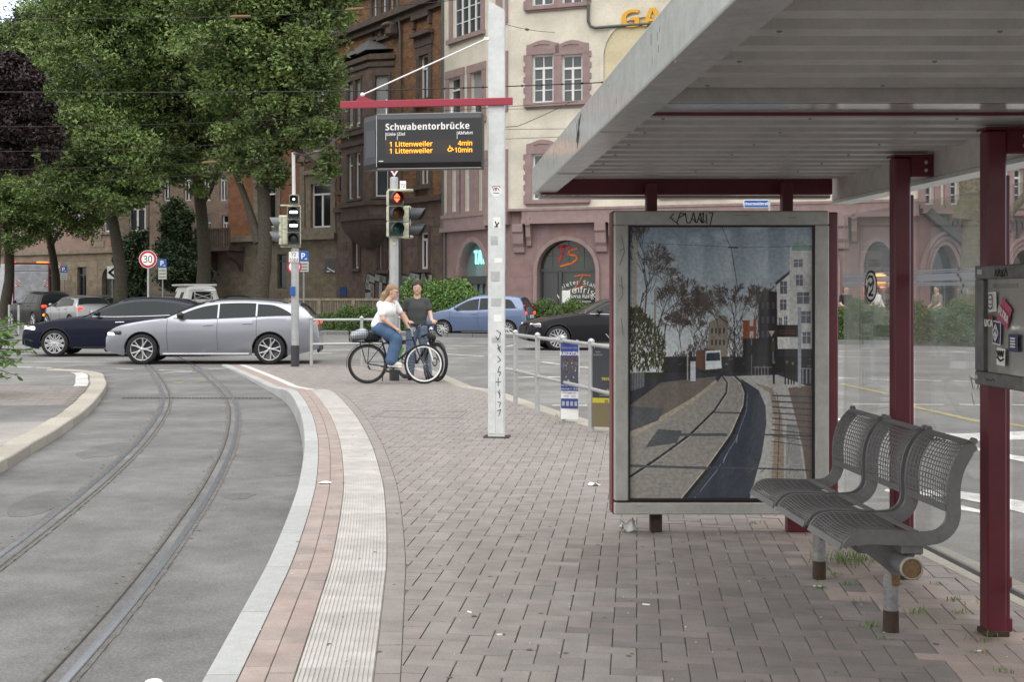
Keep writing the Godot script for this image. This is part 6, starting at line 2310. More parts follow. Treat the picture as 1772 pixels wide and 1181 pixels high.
func build_info_case():
	var c:=thing("info_case","grey notice case with stickers fixed inside the shelter glass at the right edge","notice case",Vector3(2.33,1.07,-5.58))
	c.rotation.y=-PI/2
	var L:=1.1
	var H:=0.495
	var b:=MB.new()
	b.box(Vector3(L/2,H/2,0.0),Vector3(L,H,0.05),Basis(),0.005)
	part(c,"case_body",b,M.case_dark)
	for q in [[L/2,0.028,L,0.056],[L/2,H-0.028,L,0.056]]:
		var m:=MB.new()
		m.box(Vector3(q[0],q[1],0.032),Vector3(q[2],q[3],0.03),Basis(),0.004)
		part(c,"frame_rail",m,M.case_dark)
	for x in [0.04,L-0.04]:
		var m:=MB.new()
		m.box(Vector3(x,H/2,0.032),Vector3(0.08,H-0.114,0.03),Basis(),0.004)
		part(c,"frame_rail",m,M.case_dark)
	var sh:=MB.new()
	sh.quad(Vector3(0.08,0.056,0.0265),Vector3(L-0.08,0.056,0.0265),Vector3(L-0.08,H-0.056,0.0265),Vector3(0.08,H-0.056,0.0265))
	part(c,"backing_sheet",sh,tone("case_inner","case_grey",0.62))
	var gl:=MB.new()
	gl.quad(Vector3(0.08,0.056,0.034),Vector3(L-0.08,0.056,0.034),Vector3(L-0.08,H-0.056,0.034),Vector3(0.08,H-0.056,0.034))
	part(c,"front_glass",gl,M.case_glass)
	var z:=0.036
	for q in [[0.150,0.345,0.075,0.08,0.06,"paper"],[0.27,0.30,0.1,0.095,-0.5,"sticker_pink"],[0.135,0.275,0.05,0.03,-0.2,"lens_red"],[0.20,0.22,0.075,0.095,-0.08,"paper"],[0.20,0.22,0.066,0.086,-0.08,"sticker_blue"],[0.245,0.125,0.078,0.07,-0.04,"paper"],[0.36,0.185,0.085,0.07,0.0,"sticker_blue"]]:
		var m:=MB.new()
		m.box(Vector3.ZERO,Vector3(q[2],q[3],0.0008))
		part(c,"sticker",m,M[q[5]],Transform3D(Basis(Vector3(0,0,1),q[4]),Vector3(q[0],q[1],z)))
		z+=0.0012
	z+=0.001
	strokes(c,"sticker_print",[[-0.02,0.02,-0.01,0.03,0.01,0.03,0.02,0.02,0.02,-0.02,0.0,-0.03,-0.02,-0.02,-0.02,0.02],[-0.01,0.01,0.01,0.01],[-0.01,-0.01,0.01,-0.01]],0.005,Transform3D(Basis(),Vector3(0.150,0.345,z)),M.ink)
	text(c,"ULTRA",0.03,Transform3D(Basis(Vector3(0,0,1),-0.5),Vector3(0.272,0.297,z)),M.paper,sans_bold,1,0.8)
	text(c,"UCA",0.03,Transform3D(Basis(),Vector3(0.135,0.258,z)),M.paper,sans_bold)
	strokes(c,"sticker_print",[[0,0.035,0.025,0.0,0.0,-0.035,-0.025,0.0,0.0,0.035],[-0.012,-0.015,0.0,0.012,0.012,-0.015],[0.0,0.02,0.0,-0.03]],0.006,Transform3D(Basis(Vector3(0,0,1),-0.08),Vector3(0.20,0.22,z)),M.paper)
	strokes(c,"sticker_print",[[-0.03,0.02,-0.02,0.0,-0.01,0.02,0.0,0.0,0.01,0.02,0.02,0.0,0.03,0.02],[-0.03,-0.005,0.0,-0.02,0.03,-0.01]],0.007,Transform3D(Basis(),Vector3(0.245,0.128,z)),M.ink)
	for i in 4: strokes(c,"sticker_print",[[-0.02,0,0.02,0]],0.006,Transform3D(Basis(),Vector3(0.36,0.17+i*0.011,z)),M.paper)
	strokes(c,"graffiti_tag",[[0.0,0.0,0.01,0.025,0.02,0.0],[0.03,0.025,0.03,0.0,0.045,0.025,0.05,0.0],[0.06,0.02,0.08,0.0,0.06,0.0,0.08,0.025],[0.09,0.0,0.1,0.03,0.12,0.0]],0.007,Transform3D(Basis(),Vector3(0.2,H-0.045,0.0475)),M.ink)
	strokes(c,"graffiti_tag",[[0.0,0.01,0.02,0.0,0.03,0.01,0.05,0.0,0.07,0.012,0.09,0.004]],0.003,Transform3D(Basis(),Vector3(0.11,0.02,0.0475)),M.ink)
	strokes(c,"faded_notice",[[0.0,0.0,0.22,0.0]],0.018,Transform3D(Basis(),Vector3(0.14,H-0.085,0.028)),M.ink_grey)
	var ks:=MB.new()
	ks.box(Vector3(0.05,H-0.026,0.0475),Vector3(0.045,0.02,0.001))
	part(c,"label_strip",ks,M.galv)
	var lk:=MB.new()
	lk.ball(Vector3(0.024,0.03,0.048),Vector3(0.011,0.011,0.006),Basis(),8)
	part(c,"lock",lk,M.galv)
func build_bench():
	var b:=thing("bench","three-seat grey wire mesh bench on rust-footed tubular legs under the shelter","bench",Vector3(1.98,0,-6.25))
	var prof:=[Vector2(-0.293,0.407),Vector2(-0.282,0.43),Vector2(-0.255,0.458),Vector2(-0.21,0.474),Vector2(-0.12,0.474),Vector2(-0.03,0.470),Vector2(0.06,0.472),Vector2(0.10,0.482),Vector2(0.128,0.51),Vector2(0.138,0.55),Vector2(0.136,0.61),Vector2(0.139,0.67),Vector2(0.152,0.73),Vector2(0.175,0.78),Vector2(0.21,0.825),Vector2(0.245,0.845)]
	var fine:=[]
	for i in prof.size()-1:
		var a: Vector2=prof[i]
		var c: Vector2=prof[i+1]
		var pre: Vector2=prof[i-1] if i>0 else a*2.0-c
		var post: Vector2=prof[i+2] if i+2<prof.size() else c*2.0-a
		for k in 4: fine.append(a.cubic_interpolate(c,pre,post,k/4.0))
	fine.append(prof[prof.size()-1])
	var at:=func(t: float) -> Vector2:
		var x:=clampf(t,0,1)*(fine.size()-1)
		var i:=mini(int(x),fine.size()-2)
		return fine[i].lerp(fine[i+1],x-i)
	for k in 3:
		var s:=Node3D.new()
		s.name = "seat"
		b.add_child(s,true)
		var z0:=0.80-0.535*k
		var z1:=z0-0.49
		for z in [z0,z1]:
			var e:=MB.new()
			for i in fine.size()-1:
				var p: Vector2=fine[i]
				var q: Vector2=fine[i+1]
				var d0: Vector2=(fine[mini(i+1,fine.size()-1)]-fine[maxi(i-1,0)]).normalized()
				var d1: Vector2=(fine[mini(i+2,fine.size()-1)]-fine[i]).normalized()
				var wp:=lerpf(0.02,0.056,smoothstep(0.0,0.15,float(i)/fine.size()))*(1.0-0.3*smoothstep(0.85,1.0,float(i)/fine.size()))
				var n0:=Vector2(d0.y,-d0.x)*wp
				var n1:=Vector2(d1.y,-d1.x)*wp
				var hw:=0.009
				var zz: float=z+(hw if z==z1 else -hw)
				var A:=Vector3(p.x,p.y,zz)
				var B:=Vector3(q.x,q.y,zz)
				var C:=Vector3(q.x+n1.x,q.y+n1.y,zz)
				var D:=Vector3(p.x+n0.x,p.y+n0.y,zz)
				var h:=Vector3(0,0,hw)
				e.quad(D+h,C+h,B+h,A+h)
				e.quad(A-h,B-h,C-h,D-h)
				e.quad(A-h,A+h,B+h,B-h)
				e.quad(D+h,D-h,C-h,C+h)
			e.tube([Vector3(fine[fine.size()-1].x,fine[fine.size()-1].y,z-0.012),Vector3(fine[fine.size()-1].x,fine[fine.size()-1].y,z+0.012)],0.013,10)
			part(s,"side_plate",e,M.bench)
		for pn in [[0.0,0.36,15],[0.62,0.965,14]]:
			var m:=MB.new()
			for t in [pn[0],pn[1]]:
				var edge:=MB.new()
				var c: Vector2=at.call(t)
				var c2: Vector2=at.call(t+0.02)
				var d:=(c2-c).normalized()
				edge.box_between(Vector3(c.x,c.y,z1+0.012),Vector3(c.x,c.y,z0-0.012),Vector3(d.x,d.y,0)*0.014,Vector3(-d.y,d.x,0)*0.004)
				part(s,"edge_bar",edge,M.bench)
			for i in range(1,pn[2]):
				var t: float=lerpf(pn[0],pn[1],float(i)/pn[2])
				var c: Vector2=at.call(t)
				var sag:=0.024
				var pts:=[]
				for j in 5:
					var u:=j/4.0
					var dn: Vector2=(at.call(t+0.02)-c).normalized()
					var o:=Vector2(dn.y,-dn.x)*sag*(1-pow(2*u-1,2))
					pts.append(Vector3(c.x+o.x,c.y+o.y,lerpf(z1+0.013,z0-0.013,u)))
				m.tube(pts,0.0026,4,false)
			for j in range(1,16):
				var u:=j/16.0
				var pts:=[]
				for i in 12:
					var t: float=lerpf(pn[0],pn[1],i/11.0)
					var c: Vector2=at.call(t)
					var dn: Vector2=(at.call(t+0.02)-c).normalized()
					var o:=Vector2(dn.y,-dn.x)*0.024*(1-pow(2*u-1,2))
					pts.append(Vector3(c.x+o.x,c.y+o.y+0.002,lerpf(z1+0.013,z0-0.013,u)))
				m.tube(pts,0.0026,4,false)
			part(s,"wire_mesh",m,M.bench,Transform3D(),"stuff")
	var tb:=MB.new()
	tb.tube([Vector3(-0.025,0.33,0.84),Vector3(-0.025,0.33,-0.86)],0.043,20)
	part(b,"carrying_tube",tb,M.bench)
	var rim:=MB.new()
	rim.lathe([Vector2(0.046,0.0),Vector2(0.047,0.016),Vector2(0.041,0.02),Vector2(0.039,0.014)],24,Transform3D(Basis(Vector3(1,0,0),PI/2),Vector3(-0.025,0.33,0.835)))
	part(b,"end_ring",rim,M.kerb_buff)
	var disc:=MB.new()
	disc.lathe([Vector2(0.039,0.012),Vector2(0.02,0.015),Vector2(0.001,0.015)],20,Transform3D(Basis(Vector3(1,0,0),PI/2),Vector3(-0.025,0.33,0.835)))
	part(b,"end_disc",disc,M.rust_light)
	for z in [0.55,-0.5]:
		var l:=Node3D.new()
		l.name = "leg"
		b.add_child(l,true)
		var t:=MB.new()
		t.tube([Vector3(-0.007,0.08,z),Vector3(-0.007,0.30,z)],0.031,18)
		part(l,"tube",t,M.leg_grey)
		var r:=MB.new()
		r.tube([Vector3(-0.007,-0.01,z),Vector3(-0.007,0.075,z),Vector3(-0.007,0.092,z)],[0.034,0.0325,0.0315],18)
		part(l,"rusted_foot",r,M.rust)
		var st:=MB.new()
		st.tube([Vector3(0.0,0.2,z+0.004),Vector3(0.0,0.272,z+0.004)],[0.029,0.031],14)
		part(l,"rust_stain",st,M.rust_light)
	for z in [0.69,0.235,-0.3,-0.8]:
		var w:=MB.new()
		w.prism(PackedVector2Array([Vector2(-0.235,0.424),Vector2(-0.05,0.275),Vector2(0.0,0.27),Vector2(0.045,0.36),Vector2(0.045,0.41),Vector2(-0.235,0.44)]),0.012,Transform3D(Basis(),Vector3(0,0,z-0.006)))
		w.box(Vector3(0.0,0.40,z+0.03),Vector3(0.09,0.05,0.14),Basis(),0.006)
		part(b,"wing_bracket",w,M.bench)
func build_mast():
	var at:=Vector3(0.682,0,-13.4)
	var a:=-0.154
	var m:=thing("display_mast","pale grey square steel mast with a red cross arm and stickers","mast",at,a)
	var b:=MB.new()
	var w:=0.078
	var top:=PackedVector2Array([Vector2(-w,0),Vector2(w,0),Vector2(w,4.30),Vector2(-w,4.39)])
	b.prism(top,0.13,Transform3D(Basis(),Vector3(-0.012,0,-0.065)))
	for x in [-w-0.012,w-0.012]:
		b.tube([Vector3(x,0,0.062),Vector3(x,4.29,0.062)],0.006,6)
	part(m,"post",b,M.mast)
	var pn:=MB.new()
	pn.box(Vector3(-0.012+0.035,0.35,0.067),Vector3(0.07,0.62,0.004))
	pn.box(Vector3(-0.012-0.045,0.35,0.067),Vector3(0.07,0.62,0.004))
	part(m,"service_flap",pn,M.mast)
	var fp:=MB.new()
	fp.box(Vector3(-0.012,0.006,0),Vector3(0.26,0.012,0.22),Basis(),0.003)
	part(m,"foot_plate",fp,M.rust)
	var arm:=MB.new()
	arm.box(Vector3(-0.725,3.372,0.085),Vector3(1.76,0.074,0.035),Basis(),0.004)
	arm.prism(PackedVector2Array([Vector2(-1.45,3.408),Vector2(-1.25,3.408),Vector2(-1.40,3.47)]),0.02,Transform3D(Basis(),Vector3(0,0,0.075)))
	part(m,"cross_arm",arm,M.beam_red)
	var arm2:=MB.new()
	arm2.box(Vector3(0.07,3.372,0.085),Vector3(0.13,0.076,0.036))
	var tie:=MB.new()
	tie.tube([Vector3(-1.385,3.468,0.086),Vector3(-0.105,4.01,0.07)],0.0075,8)
	tie.ball(Vector3(-1.375,3.472,0.09),Vector3(0.026,0.022,0.022),Basis(),10)
	tie.box(Vector3(-0.11,4.01,0.06),Vector3(0.05,0.03,0.03))
	tie.ball(Vector3(-0.75,3.735,0.08),Vector3(0.016,0.016,0.016),Basis(),8)
	part(m,"tie_rod",tie,M.white)
	var bolt:=MB.new()
	bolt.ball(Vector3(-0.01,3.372,0.07),Vector3(0.015,0.015,0.012),Basis(),8)
	part(m,"bolt",bolt,M.galv)
	var br:=MB.new()
	br.tube([Vector3(-0.09,2.74,0.03),Vector3(-0.16,2.74,0.03)],0.008,6)
	part(m,"stay",br,M.galv_dark)
	var fx:=Transform3D(Basis(),Vector3(-0.012,0,0.0662))
	for q in [[0.0,2.48,0.1,0.12,"paper"],[0.005,2.16,0.075,0.11,"paper"],[-0.01,1.62,0.09,0.1,"galv"],[0.02,1.78,0.08,0.05,"paper"],[0.0,1.36,0.1,0.08,"galv"],[0.015,1.2,0.08,0.07,"paper"],[-0.02,1.98,0.07,0.09,"galv"],[0.0,0.98,0.09,0.05,"galv"]]:
		var s:=MB.new()
		if q[1]==2.48: s.prism(ellipse(0.055,0.06),0.0008,fx.translated_local(Vector3(q[0],q[1],0)))
		else: s.box(fx*Vector3(q[0],q[1],0.0005),Vector3(q[2],q[3],0.0008))
		part(m,"sticker",s,M[q[4]])
	strokes(m,"sticker_print",[[-0.04,0.03,-0.03,0.045,0.0,0.05,0.03,0.045,0.04,0.03],],0.008,fx.translated_local(Vector3(0.0,2.48,0.0015)),M.sign_red)
	strokes(m,"sticker_print",[[-0.03,0.0,-0.03,0.02,-0.01,0.03,-0.01,0.0],[0.0,0.0,0.0,0.03,0.02,0.02,0.03,0.0],[-0.03,-0.02,0.03,-0.025]],0.006,fx.translated_local(Vector3(0.0,2.48,0.0015)),M.ink)
	strokes(m,"sticker_print",[[-0.015,0.02,0.0,-0.02,0.02,0.01],[-0.02,-0.03,0.01,-0.03]],0.012,fx.translated_local(Vector3(0.005,2.15,0.0015)),M.ink)
	strokes(m,"graffiti_tag",[[-0.01,1.08,0.03,1.05,0.0,0.98,-0.02,1.02],[0.0,0.94,0.03,0.86,0.0,0.9,0.03,0.92],[0.0,0.82,0.03,0.78,0.0,0.76],[0.02,0.72,0.0,0.66,0.03,0.66,0.015,0.62],[-0.02,0.56,0.03,0.56],[0.005,0.6,0.005,0.52],[0.0,0.47,0.025,0.42],[0.02,0.48,0.02,0.4],[0.0,0.36,0.03,0.355,0.015,0.31],[-0.005,0.27,0.03,0.285,0.01,0.22]],0.006,fx.translated_local(Vector3(0.015,0,0.0045)),M.ink)
	var d:=thing("departure_display","black two-sided departure display with white and amber lettering hung below the red arm","display",at,a)
	var x0:=-1.215
	var x1:=-0.155
	var y0:=2.712
	var y1:=3.262
	var z:=0.16
	var bv:=0.055
	var c:=MB.new()
	var cheek:=x0-0.185
	var zc:=-0.13
	var fr:=[Vector3(x0,y0+bv,z),Vector3(x1,y0+bv,z),Vector3(x1,y1-bv,z),Vector3(x0,y1-bv,z)]
	c.quad(fr[0],fr[1],fr[2],fr[3])
	part(d,"front_panel",c,M.panel_dark)
	var t:=MB.new()
	t.quad(fr[3],fr[2],Vector3(x1,y1,z-0.03),Vector3(x0,y1,z-0.03))
	t.quad(Vector3(x0,y1,z-0.03),Vector3(x1,y1,z-0.03),Vector3(x1,y1,zc),Vector3(cheek,y1,zc))
	t.tri(Vector3(x0,y1,z-0.03),Vector3(cheek,y1,zc),Vector3(cheek,y1-0.0,zc))
	t.quad(Vector3(cheek,y1-bv,zc+0.03),Vector3(x0-0.002,y1-bv,z),Vector3(x0-0.002,y1,z-0.03),Vector3(cheek,y1,zc))
	part(d,"top_bevel",t,M.panel_edge)
	var bt:=MB.new()
	bt.quad(Vector3(x0,y0,z-0.03),Vector3(x1,y0,z-0.03),fr[1],fr[0])
	bt.quad(Vector3(cheek,y0,zc),Vector3(x1,y0,zc),Vector3(x1,y0,z-0.03),Vector3(x0,y0,z-0.03))
	bt.quad(Vector3(cheek,y0,zc),Vector3(x0-0.002,y0,z-0.03),Vector3(x0-0.002,y0+bv,z),Vector3(cheek,y0+bv,zc+0.03))
	part(d,"bottom_bevel",bt,M.panel_black)
	var ck:=MB.new()
	ck.quad(Vector3(cheek,y0+bv,zc+0.03),Vector3(x0-0.002,y0+bv,z),Vector3(x0-0.002,y1-bv,z),Vector3(cheek,y1-bv,zc+0.03))
	part(d,"side_panel",ck,M.panel_edge)
	var ci:=MB.new()
	var q0:=Vector3(cheek,0,zc+0.03)
	var q1:=Vector3(x0,0,z)
	var nn:=Vector3(-(q1-q0).z,0,(q1-q0).x).normalized()
	var e0:=q0.lerp(q1,0.2)+nn*0.004
	var e1:=q0.lerp(q1,0.93)+nn*0.004
	ci.quad(e0+Vector3.UP*(y0+0.12),e1+Vector3.UP*(y0+0.12),e1+Vector3.UP*(y1-0.15),e0+Vector3.UP*(y1-0.15))
	part(d,"side_screen",ci,tone("side_screen","panel_dark",0.75,Color(0.8,0.9,1.6)))
	var bk:=MB.new()
	bk.quad(Vector3(x1,y0,zc),Vector3(cheek,y0,zc),Vector3(cheek,y1,zc),Vector3(x1,y1,zc))
	bk.quad(Vector3(x1,y0,z-0.03),Vector3(x1,y0,zc),Vector3(x1,y1,zc),Vector3(x1,y1,z-0.03))
	bk.quad(Vector3(x1,y0+bv,z),Vector3(x1,y0,z-0.03),Vector3(x1,y1,z-0.03),Vector3(x1,y1-bv,z))
	bk.quad(Vector3(cheek,y0,zc),Vector3(cheek,y0+bv,zc+0.03),Vector3(cheek,y1-bv,zc+0.03),Vector3(cheek,y1,zc))
	part(d,"rear_panel",bk,M.panel_black)
	var ln:=MB.new()
	ln.box(Vector3(x0,(y0+y1)/2,z+0.002),Vector3(0.007,y1-y0-0.03,0.006))
	ln.box(Vector3((x0+x1)/2,y1+0.001,z-0.03),Vector3(x1-x0,0.005,0.006))
	ln.box(Vector3((x0+x1)/2,y0-0.001,z-0.03),Vector3(x1-x0,0.005,0.006))
	part(d,"edge_trim",ln,M.galv)
	for x in [-1.13,-0.46]:
		var h:=MB.new()
		h.tube([Vector3(x,y1,0.085),Vector3(x,3.42,0.085)],0.0055,6)
		part(d,"hanger_rod",h,M.white)
	var sc:=MB.new()
	sc.quad(Vector3(x0+0.09,y0+0.135,z+0.001),Vector3(x1-0.07,y0+0.135,z+0.001),Vector3(x1-0.07,y0+0.275,z+0.001),Vector3(x0+0.09,y0+0.275,z+0.001))
	part(d,"led_matrix",sc,tone("led_matrix","panel_dark",1.35,Color(1.15,1,0.8)))
	var zz:=z+0.003
	var tx:=func(x: float,y: float) -> Transform3D: return Transform3D(Basis(),Vector3(x,y,zz))
	text(d,"Schwabentorbrücke",0.067,tx.call(x0+0.088,3.128),M.white,sans_bold,0,0.96)
	text(d,"Linie",0.031,tx.call(x0+0.100,3.056),M.white,sans_bold,0,0.95)
	text(d,"Ziel",0.031,tx.call(x0+0.222,3.056),M.white,sans_bold,0,0.95)
	text(d,"Abfahrt",0.031,tx.call(x1-0.232,3.056),M.white,sans_bold,0,0.95)
	for x in [x0+0.094,x0+0.213,x1-0.24]:
		var k:=MB.new()
		k.box(Vector3(x,3.034,zz),Vector3(0.005,0.075,0.001))
		part(d,"column_tick",k,M.white)
	var dash:=MB.new()
	dash.box(Vector3(x0+0.045,2.785,zz),Vector3(0.045,0.008,0.001))
	part(d,"white_dash",dash,M.white)
	for i in 2:
		var y: float=[2.953,2.885][i]
		text(d,"1",0.047,tx.call(x0+0.127,y),M.amber,sans,0,1.1)
		text(d,"Littenweiler",0.047,tx.call(x0+0.188,y),M.amber,sans,0,1.12)
		text(d,["4min","10min"][i],0.047,tx.call(x1-0.083,y),M.amber,sans,2,1.0)
	strokes(d,"lettering",[[0.0,0.042,0.004,0.02,0.024,0.018,0.03,-0.002,0.038,0.002],[-0.008,0.018,-0.018,0.002,-0.008,-0.014,0.012,-0.012,0.018,0.002]],0.007,Transform3D(Basis(),Vector3(x1-0.315,2.888,zz)),M.amber)
func visor(b: MB,c: Vector3,d: Vector3,r: float,l: float):
	var up:=Vector3.UP
	var s:=d.cross(up).normalized()
	var rows:=[]
	for k in 2:
		var row:=PackedVector3Array()
		for i in 17:
			var a:=deg_to_rad(-50)+deg_to_rad(280)*i/16.0
			var u:=s*cos(a)+up*sin(a)
			var ll:=l*(0.55+0.45*sin(clampf((a+0.87)/4.88,0,1)*PI)) if k else 0.0
			row.append(c+u*r*(1.0-0.06*k)+d*ll)
		rows.append(row)
	b.grid(rows)
func lamp(parent: Node3D,called: String,c: Vector3,d: Vector3,r: float,m: Material):
	var b:=MB.new()
	var y:=d.normalized()
	var x:=y.cross(Vector3.UP).normalized()
	b.lathe([Vector2(0.001,0.022),Vector2(r*0.55,0.017),Vector2(r,0.0)],16,Transform3D(Basis(x,y,x.cross(y)),c))
	return part(parent,called,b,m)
func signal_head(post: Node3D,c: Vector3,d: Vector3,n: int,cs: float,lamps: Array,case_m := "visor",vis := "visor",vl:=0.2):
	var h:=Node3D.new()
	h.name = "signal_head"
	post.add_child(h,true)
	var x:=d.cross(Vector3.UP).normalized()
	var bs:=Basis(-x,Vector3.UP,d)
	for i in n:
		var cc:=c+Vector3.UP*cs*((n-1)*0.5-i)
		var b:=MB.new()
		b.box(cc-d*0.07,Vector3(cs*1.02,cs*0.985,0.15),bs,0.015)
		part(h,"chamber",b,M[case_m])
		var f:=MB.new()
		f.box(cc+d*0.006,Vector3(cs*0.96,cs*0.93,0.012),bs,0.004)
		part(h,"door",f,M.visor)
		var v:=MB.new()
		visor(v,cc+d*0.012,d,cs*0.43,vl)
		part(h,"visor",v,M[vis])
		lamp(h,"lens",cc+d*0.014,d,cs*0.38,M[lamps[i]])
	return h
func build_lights():
	var a:=thing("tram_signal_post","grey signal post with two lit white bars and a number plate by the silver car","traffic light",foot(511,28.5,-0.12))
	var z:=28.5
	var k:=z/2300.0
	var Y:=func(py: float) -> float: return EYE-(py-508.0)*k+0.12
	var b:=MB.new()
	b.tube([Vector3(0,0.4,0),Vector3(0,Y.call(430),0)],0.084,16)
	part(a,"post",b,M.galv)
	var f:=MB.new()
	f.tube([Vector3(0,0.0,0),Vector3(0,Y.call(598),0)],0.092,16)
	part(a,"black_base",f,M.visor)
	var t:=MB.new()
	t.tube([Vector3(-0.02,Y.call(430),-0.03),Vector3(-0.04,Y.call(264),-0.03)],[0.04,0.035],12)
	part(a,"top_tube",t,M.mast)
	for py in [427,356]:
		var br:=MB.new()
		br.box(Vector3(-0.1,Y.call(py),0.0),Vector3(0.42,0.03,0.16),Basis(),0.006)
		part(a,"bracket",br,M.signal_case)
	signal_head(a,Vector3(-0.01,Y.call(391.5),0.2),Vector3(0,0,1),3,0.278,["lens_dark","lens_dark","lens_dark"],"signal_case","visor",0.14)
	for py in [368.5,391.5]:
		var bar:=MB.new()
		bar.box(Vector3(-0.01,Y.call(py),0.238),Vector3(0.175,0.055,0.012),Basis(),0.005)
		part(a,"white_bar_light",bar,M.signal_white)
	signal_head(a,Vector3(-0.01,Y.call(346),0.16),Vector3(0,0,1),1,0.2,["lens_dark"],"signal_case","visor",0.08)
	lamp(a,"small_lamp",Vector3(-0.01,Y.call(346),0.19),Vector3(0,0,1),0.028,M.signal_white)
	signal_head(a,Vector3(-0.27,Y.call(399),0.06),Vector3(-0.99,0,0.12).normalized(),2,0.30,["lens_dark","lens_dark"],"signal_case","visor_grey",0.26)
	var sd:=MB.new()
	sd.box(Vector3(-0.235,Y.call(399),0.09),Vector3(0.19,0.63,0.2),Basis(),0.015)
	part(a,"side_case",sd,M.signal_case)
	var pl:=MB.new()
	pl.box(Vector3(-0.02,Y.call(445),0.1),Vector3(0.205,0.22,0.008))
	part(a,"number_plate",pl,M.white)
	text(a,"72",0.075,Transform3D(Basis(),Vector3(-0.02,Y.call(441),0.106)),M.ink,sans,1,1.0)
	text(a,"1084",0.075,Transform3D(Basis(),Vector3(-0.02,Y.call(450.5),0.106)),M.ink,sans,1,0.82)
	var bx:=MB.new()
	bx.box(Vector3(-0.04,Y.call(504),0.11),Vector3(0.11,0.2,0.13),Basis(),0.012)
	part(a,"push_button_box",bx,M.sign_blue)
	var z2:=23.9
	var k2:=z2/2300.0
	var Y2:=func(py: float) -> float: return EYE-(py-508.0)*k2+0.12
	var p:=thing("traffic_light","traffic light with red arrow lens and yellow give-way triangle behind the cyclists","traffic light",foot(682,23.9,-0.12))
	var bb:=MB.new()
	bb.tube([Vector3(0,0.3,0),Vector3(0,Y2.call(408),0)],0.083,16)
	part(p,"post",bb,M.galv)
	var bf:=MB.new()
	bf.tube([Vector3(0.005,0.0,0),Vector3(0.005,0.34,0)],0.09,16)
	part(p,"black_base",bf,M.visor)
	var bt:=MB.new()
	bt.tube([Vector3(0,Y2.call(408),-0.06),Vector3(0,Y2.call(322),-0.06)],0.05,12)
	bt.tube([Vector3(0,Y2.call(329),-0.02),Vector3(0,Y2.call(308),-0.02),Vector3(0,Y2.call(306.5),-0.02)],[0.075,0.075,0.06],14)
	part(p,"top_tube",bt,M.galv)
	for py in [410,330]:
		var br:=MB.new()
		br.box(Vector3(0.12,Y2.call(py),0.05),Vector3(0.45,0.035,0.2),Basis(),0.006)
		part(p,"bracket",br,M.signal_case)
	var dir:=Vector3(0.32,0,1).normalized()
	signal_head(p,Vector3(0.04,Y2.call(371),0.2),dir,3,0.277,["lens_red","lens_amber","lens_green"],"signal_case","visor",0.19)
	var ls:=Vector3(0.04,Y2.call(371)+0.277,0.2)+dir*0.034
	lamp(p,"red_light",ls,dir,0.1,tone("red_dim","lens_red",1.6))
	var ax:=Transform3D(Basis(dir.cross(Vector3.UP)*-1.0,Vector3.UP,dir),ls+dir*0.026)
	var ar:=MB.new()
	ar.prism(PackedVector2Array([Vector2(-0.06,0.012),Vector2(0.06,0.012),Vector2(0.0,0.085)]),0.004,ax)
	ar.prism(PackedVector2Array([Vector2(-0.06,-0.01),Vector2(0.06,-0.01),Vector2(0.0,-0.08)]),0.004,ax)
	part(p,"arrow_light",ar,M.signal_red)
	signal_head(p,Vector3(0.3,Y2.call(386),0.05),Vector3(0.97,0,0.24).normalized(),2,0.285,["lens_dark","lens_dark"],"signal_case","visor",0.27)
	var s2:=MB.new()
	s2.box(Vector3(0.235,Y2.call(384),0.06),Vector3(0.13,0.56,0.18),Basis(),0.015)
	part(p,"side_case",s2,M.signal_case)
	var yl:=MB.new()
	yl.box(Vector3(0,Y2.call(420),0.086),Vector3(0.07,0.1,0.006))
	part(p,"yellow_label",yl,M.signal_case)
	var gw:=Node3D.new()
	gw.name = "give_way_sign"
	p.add_child(gw,true)
	var gx:=Transform3D(Basis(),Vector3(0.005,Y2.call(290),0.0))
	var g1:=MB.new()
	g1.prism(PackedVector2Array([Vector2(-0.31,0.3),Vector2(0.31,0.3),Vector2(0.0,-0.165)]),0.006,gx)
	part(gw,"white_border",g1,M.white)
	var g2:=MB.new()
	g2.prism(PackedVector2Array([Vector2(-0.25,0.27),Vector2(0.25,0.27),Vector2(0.0,-0.115)]),0.004,gx.translated_local(Vector3(0,0,0.005)))
	part(gw,"red_field",g2,M.sign_red)
	var ws:=MB.new()
	ws.box(Vector3(0.16,Y2.call(323),0.02),Vector3(0.11,0.2,0.006))
	part(p,"white_plate",ws,M.white)
	text(p,"72",0.06,Transform3D(Basis(),Vector3(0.16,Y2.call(322),0.026)),M.sign_blue,sans)
